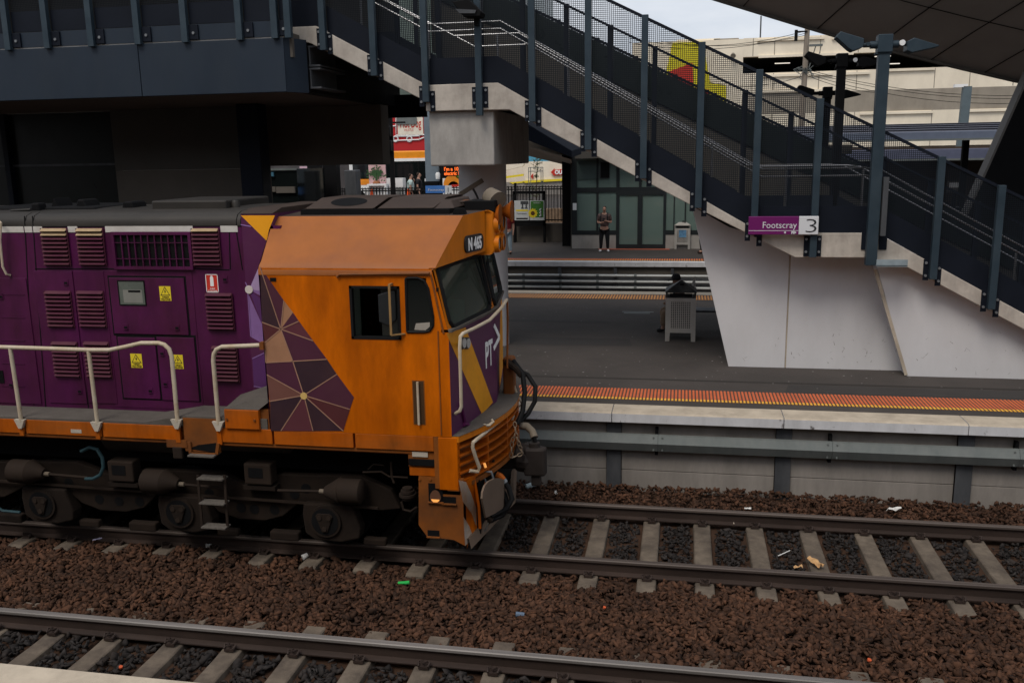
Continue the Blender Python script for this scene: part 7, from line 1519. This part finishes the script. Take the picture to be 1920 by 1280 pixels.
def fan(px0, py0, r, c, a0, a1, nm):
    x, z = Bx(px0), Bz(py0); m = MB(); m.add([(x, YBU - .014, z)] + [(x + r * math.cos(R(a0 + (a1 - a0) * k / 12)), YBU - .014, z + r * math.sin(R(a0 + (a1 - a0) * k / 12))) for k in range(13)], [(0, k, k + 1) for k in range(1, 13)]); return m.build(nm, c, bu)
MB().box(Bx(662), Bx(692), YBU - .012, YBU, Bz(346), Bz(333.5)).build('orange_graphic', 'busgraphic', bu)
fan(848, 347, .48, 'busgraphic', 0, 200, 'orange_graphic'); fan(862, 338, .25, mat('busgreen', (.12, .32, .03), .5), 20, 150, 'leaf_graphic'); fan(850, 352, .3, 'muralred', 10, 170, 'fruit_graphic')
MB().box(Bx(831), Bx(880), YBU - .03, YBU, Bz(331), Bz(312)).build('display', 'black', bu)
K['ledtext'] = emis('ledtext', (1.0, .16, .02), .9)
text('display_lettering', "I'm a 100%", .26, 'ledtext', bu, (Bx(833), YBU - .034, Bz(321.5)), bold=.006, width=Bx(870) - Bx(833)); text('display_lettering', 'electric bus', .26, 'ledtext', bu, (Bx(833), YBU - .034, Bz(329.5)), bold=.006, width=Bx(870) - Bx(833))
wc = Bx(671)
wb = MB().tube([(wc, YBU - .02, ZS + .48), (wc, YBU + .3, ZS + .48)], .48, 24).build('wheel', 'rubber', bu, smooth=True); MB().tube([(wc, YBU - .04, ZS + .48), (wc, YBU - .01, ZS + .48)], .24, 16).build('rim', 'bolt', wb, smooth=True)
# shop behind
YSH = 60.0; Z_ = lambda a, b, Y=YSH: PY(a, b, Y)
sh = thing('shop', (Z_(765, 260).x, YSH, ZS), 'red hot dog shopfront with a cream sign behind the bus', 'shop')
a, b = Z_(690, 283), Z_(830, 195); MB().box(a.x, b.x, YSH, YSH + 8, ZS, b.z).build('facade', mat('shopred', (.44, .02, .022), .6, var=.05), sh)
a, b = Z_(747, 253.5), Z_(793, 219); sgn = MB().box(a.x, b.x, YSH - .1, YSH, a.z, b.z).build('sign_board', mat('shopcream', (.72, .66, .55), .6), sh)
text('lettering', 'Hot Dog', .62, 'muralred', sgn, (Z_(750, 243).x, YSH - .106, Z_(750, 242).z), bold=-.004, width=Z_(790, 243).x - Z_(750, 243).x) if False else text('lettering', 'Hot Dog', .85, 'muralred', sgn, (Z_(751, 241).x, YSH - .106, Z_(751, 240).z), bold=.012, width=Z_(790, 243).x - Z_(751, 243).x); text('lettering', 'HUSTLE', .24, 'muralred', sgn, (Z_(759, 247).x, YSH - .106, Z_(759, 246.5).z), width=Z_(776, 247).x - Z_(759, 247).x)
m = MB(); W_ = lambda *pts: m.tube([Z_(x, y) + Vector((0, -.06, 0)) for x, y in pts], .045, 4)
W_((743, 220), (743, 254), (796, 253)); W_((744, 220), (778, 219)); W_((740, 256), (787, 255), (787, 262), (740, 264), (738, 258), (742, 256)); W_((786, 262), (796, 258)); W_((737, 237), (743, 236), (743, 231))
for cx_ in (768, 742): W_(*[(cx_ + 5 * math.cos(t), 261 + 5 * math.sin(t)) for t in [k * .7 for k in range(10)]])
m.build('line_drawing', 'white', sh)
a, b = Z_(746, 229.5), Z_(782, 220); MB().box(a.x, b.x, YSH - .2, YSH - .1, b.z - .45, b.z).build('air_unit', 'galv', sh)
a, b = Z_(720, 231), Z_(800, 218); MB().box(a.x, b.x, 55, 55.15, PY(760, 231, 55).z, PY(760, 228, 55).z).build('cable_beam', 'black', sh)
tag(MB().box(Z_(440, 300).x, Z_(690, 300).x, 62, 70, ZS, Z_(600, 190, 62).z).build('shop_row', mat('shoprow', (.06, .055, .055), .7, var=.5, scale=.5)), 'dark row of shopfronts behind the station at the left', 'building')
tag(MB().box(Z_(832, 300).x, Z_(905, 300).x, 66, 72, ZS, Z_(850, 200, 62).z).build('grey_building', 'darkconc'), 'grey building behind the bus beside the pier', 'building')
# traffic lights
tl = thing('traffic_light', (PY(730, 260, 42.5).x, 42.5, ZS), 'black traffic light pole with twin signal heads before the red shop', 'traffic light')
x = PY(733, 260, 42.5).x; MB().box(x - .13, x + .08, 42.5, 42.65, ZS, PY(733, 216, 42.5).z).build('pole', 'black', tl)
for px, py in ((726, 245), (728, 272)): 
    p = PY(px, py, 42.3); h = MB().box(p.x - .22, p.x + .16, 42.25, 42.5, p.z - .30, p.z + .22).build('signal_head', 'rubber', tl, bevel=.05)
    for k in range(3): MB().tube([(p.x - .03, 42.25, p.z - .2 + .16 * k), (p.x + .02, 42.08, p.z - .22 + .16 * k)], .075, 10).build('visor', 'black', h)
# pavement things
pk = thing('advertising_board', (PY(707, 330, 43.6).x, 43.6, ZS), 'pink advertising board showing a potted plant', 'advert')
a, b = PY(693, 360, 43.6), PY(722, 309, 43.6); MB().box(a.x, b.x, 43.6, 43.7, ZS, b.z).build('panel', mat('pink', (.66, .42, .42), .6, var=.04), pk)
p = PY(706, 343, 43.55); MB().tube([p + Vector((0, 0, -.12)), p + Vector((0, 0, .0)), p + Vector((0, 0, .10))], [.10, .20, .13], 12).build('plant_pot', mat('terracotta', (.28, .11, .05), .7), pk); 
m = MB(); rnd = random.Random(9)
for k in range(120): 
    c_ = p + Vector((rnd.gauss(0, .20), -.03, .50 + rnd.gauss(0, .13))); d1 = Vector((rnd.gauss(0, 1), 0, rnd.gauss(0, 1))).normalized() * .07; d2 = Vector((-d1.z, -.01, d1.x)) * .6; m.add([c_ - d1, c_ + d2, c_ + d1, c_ - d2], [(0, 1, 2, 3)])
m.tube([p + Vector((0, -.03, .1)), p + Vector((0, -.03, .5))], .04, 6); m.build('plant_picture', mat('plantgreen', (.035, .085, .03), .7), pk); text('caption', 'Plants can do that', .12, 'muralred', pk, (a.x + .1, 43.594, b.z - .2), width=(b.x - a.x) * .75) if False else None
wb_ = thing('white_counter', (PY(707, 358, 43).x, 43, ZS), 'white boxy counter in front of the pink panel', 'counter')
a, b = PY(689, 372, 43), PY(724, 345, 43); MB().box(a.x, b.x, 43, 43.5, b.z - .08, b.z).box(a.x, a.x + .1, 43, 43.5, ZS, b.z - .08).box(b.x - .1, b.x, 43, 43.5, ZS, b.z - .08).box(a.x, b.x, 43.3, 43.4, ZS, b.z - .1).build('counter_body', 'white', wb_)
wc2 = thing('white_counter', (PY(740, 350, 44.5).x, 44.5, ZS), 'long white counter with a slatted skirt beside the bus door', 'counter')
a, b = PY(725, 370, 44.5), PY(755, 334, 44.5); MB().box(a.x, b.x, 44.5, 45, ZS, b.z).build('counter_body', 'white', wc2)
m = MB(); 
for k in range(16): x = a.x + (b.x - a.x) * (k + .5) / 16; m.box(x - .012, x + .012, 44.48, 44.5, ZS, b.z - .45)
m.build('skirt_slats', 'galv', wc2)
for px, lab in ((697, 'orange and white road bollard before the white counter'), (766, 'orange and white road bollard beside the two people')):
    p = PY(px, 358, 42.6); bo = thing('bollard', (p.x, 42.6, ZS), lab, 'bollard', 'orange bollards')
    MB().tube([(p.x, 42.6, ZS), (p.x, 42.6, ZS + .55)], .11, 12).build('base_section', mat('bollardorange', (.80, .10, .02), .5), bo, smooth=True); MB().tube([(p.x, 42.6, ZS + .55), (p.x, 42.6, ZS + .85)], .09, 12).build('white_band', 'white', bo, smooth=True); MB().tube([(p.x, 42.6, ZS + .85), (p.x, 42.6, ZS + 1.15)], [.09, .05], 12).build('top_section', 'bollardorange' if 'bollardorange' in K else mat('bollardorange2', (.80, .10, .02), .5), bo, smooth=True)
K['mint'] = mat('mint', (.50, .62, .58), .8); 
h1 = PY(769, 326, 44.0); person((h1.x, 44.0, ZS + .0), h1.z - ZS, 'person in a pale mint top with hand to the mouth by the bus', 20, skin='skin', shirt='mint', legs='trouser_black', shoes='signblack', arms='face', shorts=True)
h2 = PY(784, 324, 44.3); person((h2.x, 44.3, ZS + .0), h2.z - ZS, 'person dressed all in black beside the bus door', 10, skin='skin', shirt='dark_top', legs='trouser_black', shoes='signblack', arms='down')
# things seen under the crossbeam, left
kk = thing('platform_kiosk', (PY(520, 350, 30).x, 30, ZP), 'dark glazed platform kiosk seen under the crossbeam', 'kiosk')
a, b = PY(492, 400, 30), PY(556, 317, 30); MB().box(a.x - 1, b.x, 30, 32.5, ZP, b.z).build('glazing', 'darkglass', kk); MB().box(a.x - 1, b.x, 29.95, 30, b.z - .04, b.z + .03).build('top_frame', 'galv', kk)
for q in ((495, 516, 350, 360), (518, 552, 350, 362)): c_, d_ = PY(q[0], q[3], 29.9), PY(q[1], q[2], 29.9); MB().box(c_.x, d_.x, 29.9, 29.99, c_.z, d_.z).build('panel', 'darkconc', kk)
c_, d_ = PY(501, 331, 29.9), PY(512, 323, 29.9); MB().box(c_.x, d_.x, 29.92, 29.99, c_.z, d_.z).build('blue_screen', mat('bluescreen', (.05, .14, .20), .4), kk)
for px0, px1, y, lab in ((607, 632, 33.0, 'thick black canopy column under the crossbeam, left of the box'), (578, 600, 37.5, 'black panel post with a small blue sign under the crossbeam')):
    a, b = PY(px0, 350, y), PY(px1, 350, y); o = tag(MB().box(a.x, b.x, y, y + .4, ZP - .003, 7).build('column', 'black'), lab, 'column')
bx_k = thing('equipment_box', (PY(657, 350, 33).x, 33, ZP), 'tall dark grey equipment cabinet beside the black column', 'cabinet'); a, b = PY(648, 380, 33), PY(667, 319, 33); MB().box(a.x, b.x, 33, 33.5, ZP, b.z).build('cabinet', 'steelpost', bx_k, bevel=.03)
pn = tag(MB().box(PY(562, 320, 41.9).x, PY(577, 320, 41.9).x, 41.9, 42, PY(570, 329, 41.9).z, PY(570, 312, 41.9).z).build('pink_sign', mat('palepink', (.62, .42, .50), .6)), 'pale pink sign under the crossbeam beside the dark kiosk', 'sign')
tag(MB().box(PY(576, 340, 42).x - .06, PY(576, 340, 42).x + .06, 42, 42.1, ZS, PY(576, 328, 42).z).build('teal_post', mat('teal', (.08, .38, .36), .6)), 'thin teal post beneath the pale pink sign', 'post')
ps_ = PY(603, 340, 43); person((ps_.x, 43.0, ZS), 1.65, 'person in a pink top between the dark columns under the crossbeam', -60, shirt=mat('pinktop', (.60, .06, .20), .8), legs='trouser_black', arms='down')

# ================================================================== LITTER on the track
def litter(name, px, py, label, builder, z=-.185, mm='white', bev=0):
    p = PZ(px, py, z); m = MB(); builder(m, p); o = m.build(name, mm, origin=(p.x, p.y, p.z), bevel=bev); tag(o, label, name.replace('_', ' ')); return o
def sheet(L, W, yaw, crumple=.02, seed=0):
    def f(m, p):
        r = random.Random(seed); n = 4; c_, s_ = math.cos(yaw), math.sin(yaw); vs_ = []
        for i in range(n + 1):
            for j in range(n + 1):
                a, b = (i / n - .5) * L, (j / n - .5) * W; vs_.append((p.x + a * c_ - b * s_, p.y + a * s_ + b * c_, p.z + .012 + r.random() * crumple))
        fs = [(i * (n + 1) + j, (i + 1) * (n + 1) + j, (i + 1) * (n + 1) + j + 1, i * (n + 1) + j + 1) for i in range(n) for j in range(n)]
        m.add(vs_, fs)
    return f
K['lit_white'] = mat('lit_white', (.62, .61, .58), .7, var=.1, scale=15); K['lit_lilac'] = mat('lit_lilac', (.52, .48, .66), .7, var=.15, scale=20); K['lit_card'] = mat('lit_card', (.50, .30, .14), .8, var=.2, scale=10); K['lit_green'] = mat('lit_green', (.03, .45, .09), .5); K['lit_clear'] = mat('lit_clear', (.32, .38, .38), .2, var=.2, scale=20); K['lit_orange'] = mat('lit_orange', (.50, .09, .03), .6); K['lit_blue'] = mat('lit_blue', (.10, .14, .20), .5)
litter('paper', 183, 1015, 'lilac paper scrap on the ballast below the bogie', sheet(.11, .05, .6, .04, 1), mm='lit_lilac')
litter('wrapper', 394, 1029, 'crumpled white wrapper on the ballast under the ladder', sheet(.10, .05, .3, .07, 2), mm='lit_white')
litter('paper_cup', 573, 1048, 'small white paper cup lying between the sleeper ends', lambda m, p: m.tube([p + Vector((-.03, -.02, .03)), p + Vector((.015, .03, .05))], [.036, .026], 12), mm='lit_white')
litter('lighter', 757, 1099, 'bright green plastic lighter on the brown ballast', lambda m, p: m.tube([p + Vector((-.065, 0, .04)), p + Vector((.03, .01, .045)), p + Vector((.065, .015, .05))], [.016, .020, .022], 8), mm='lit_green')
litter('cardboard', 1527, 1058, 'torn tan cardboard piece against the near rail', sheet(.09, .24, .5, .06, 3), z=-.17, mm='lit_card')
litter('cardboard_scrap', 1496, 1066, 'small pale tan scrap beside the torn cardboard', sheet(.10, .06, .1, .04, 4), z=-.17, mm='lit_card')
litter('straw', 1469, 1044, 'thin white straw on the dark ballast between the rails', lambda m, p: m.tube([p + Vector((-.07, -.06, .04)), p + Vector((.08, .07, .06))], .006, 6), mm='lit_white')
litter('bottle', 999, 918, 'clear plastic bottle lying against the platform wall', lambda m, p: m.tube([p + Vector((-.10, -.03, .06)), p + Vector((-.09, -.03, .06)), p + Vector((.05, .03, .09)), p + Vector((.08, .045, .095)), p + Vector((.11, .055, .10))], [.02, .038, .038, .016, .016], 12), mm='lit_clear')
litter('plastic_bag', 1676, 960, 'crumpled white plastic bag on the ballast by the wall', sheet(.20, .07, .4, .07, 6), z=-.16, mm='lit_white')
litter('wrapper', 1042, 927, 'small white wrapper near the clear bottle', sheet(.07, .04, 2.0, .05, 7), z=-.16, mm='lit_white')
litter('wrapper', 1402, 955, 'flat white wrapper behind the far rail', sheet(.09, .04, 0, .02, 8), z=-.16, mm='lit_white')
litter('blue_can', 975, 1157, 'small crushed blue can on the brown ballast', lambda m, p: m.tube([p + Vector((-.045, 0, .035)), p + Vector((.045, .01, .03))], [.028, .024], 10), mm='lit_blue')
litter('orange_disc', 1629, 1243, 'orange bottle cap on the ballast at the lower right', lambda m, p: m.tube([p + Vector((0, 0, .03)), p + Vector((.004, -.004, .045))], .02, 12), mm='lit_orange')
litter('orange_disc', 1133, 1144, 'orange bottle cap in the middle of the brown ballast', lambda m, p: m.tube([p + Vector((0, 0, .03)), p + Vector((.004, -.004, .045))], .016, 12), mm='lit_orange')
litter('orange_disc', 227, 1256, 'orange bottle cap between the nearest sleepers', lambda m, p: m.tube([p + Vector((0, 0, .03)), p + Vector((.004, -.004, .045))], .018, 12), mm='lit_orange')
litter('paper', 88, 1102, 'white paper fleck beside the polished rail at the left', sheet(.05, .03, .2, .03, 9), mm='lit_white')
litter('stone', 1376, 985, 'pale stone lying between the rails of the locomotive track', lambda m, p: m.tube([p + Vector((-.02, 0, .0)), p + Vector((0, 0, .02)), p + Vector((.025, 0, .01))], [.01, .028, .01], 7), mm='coping')
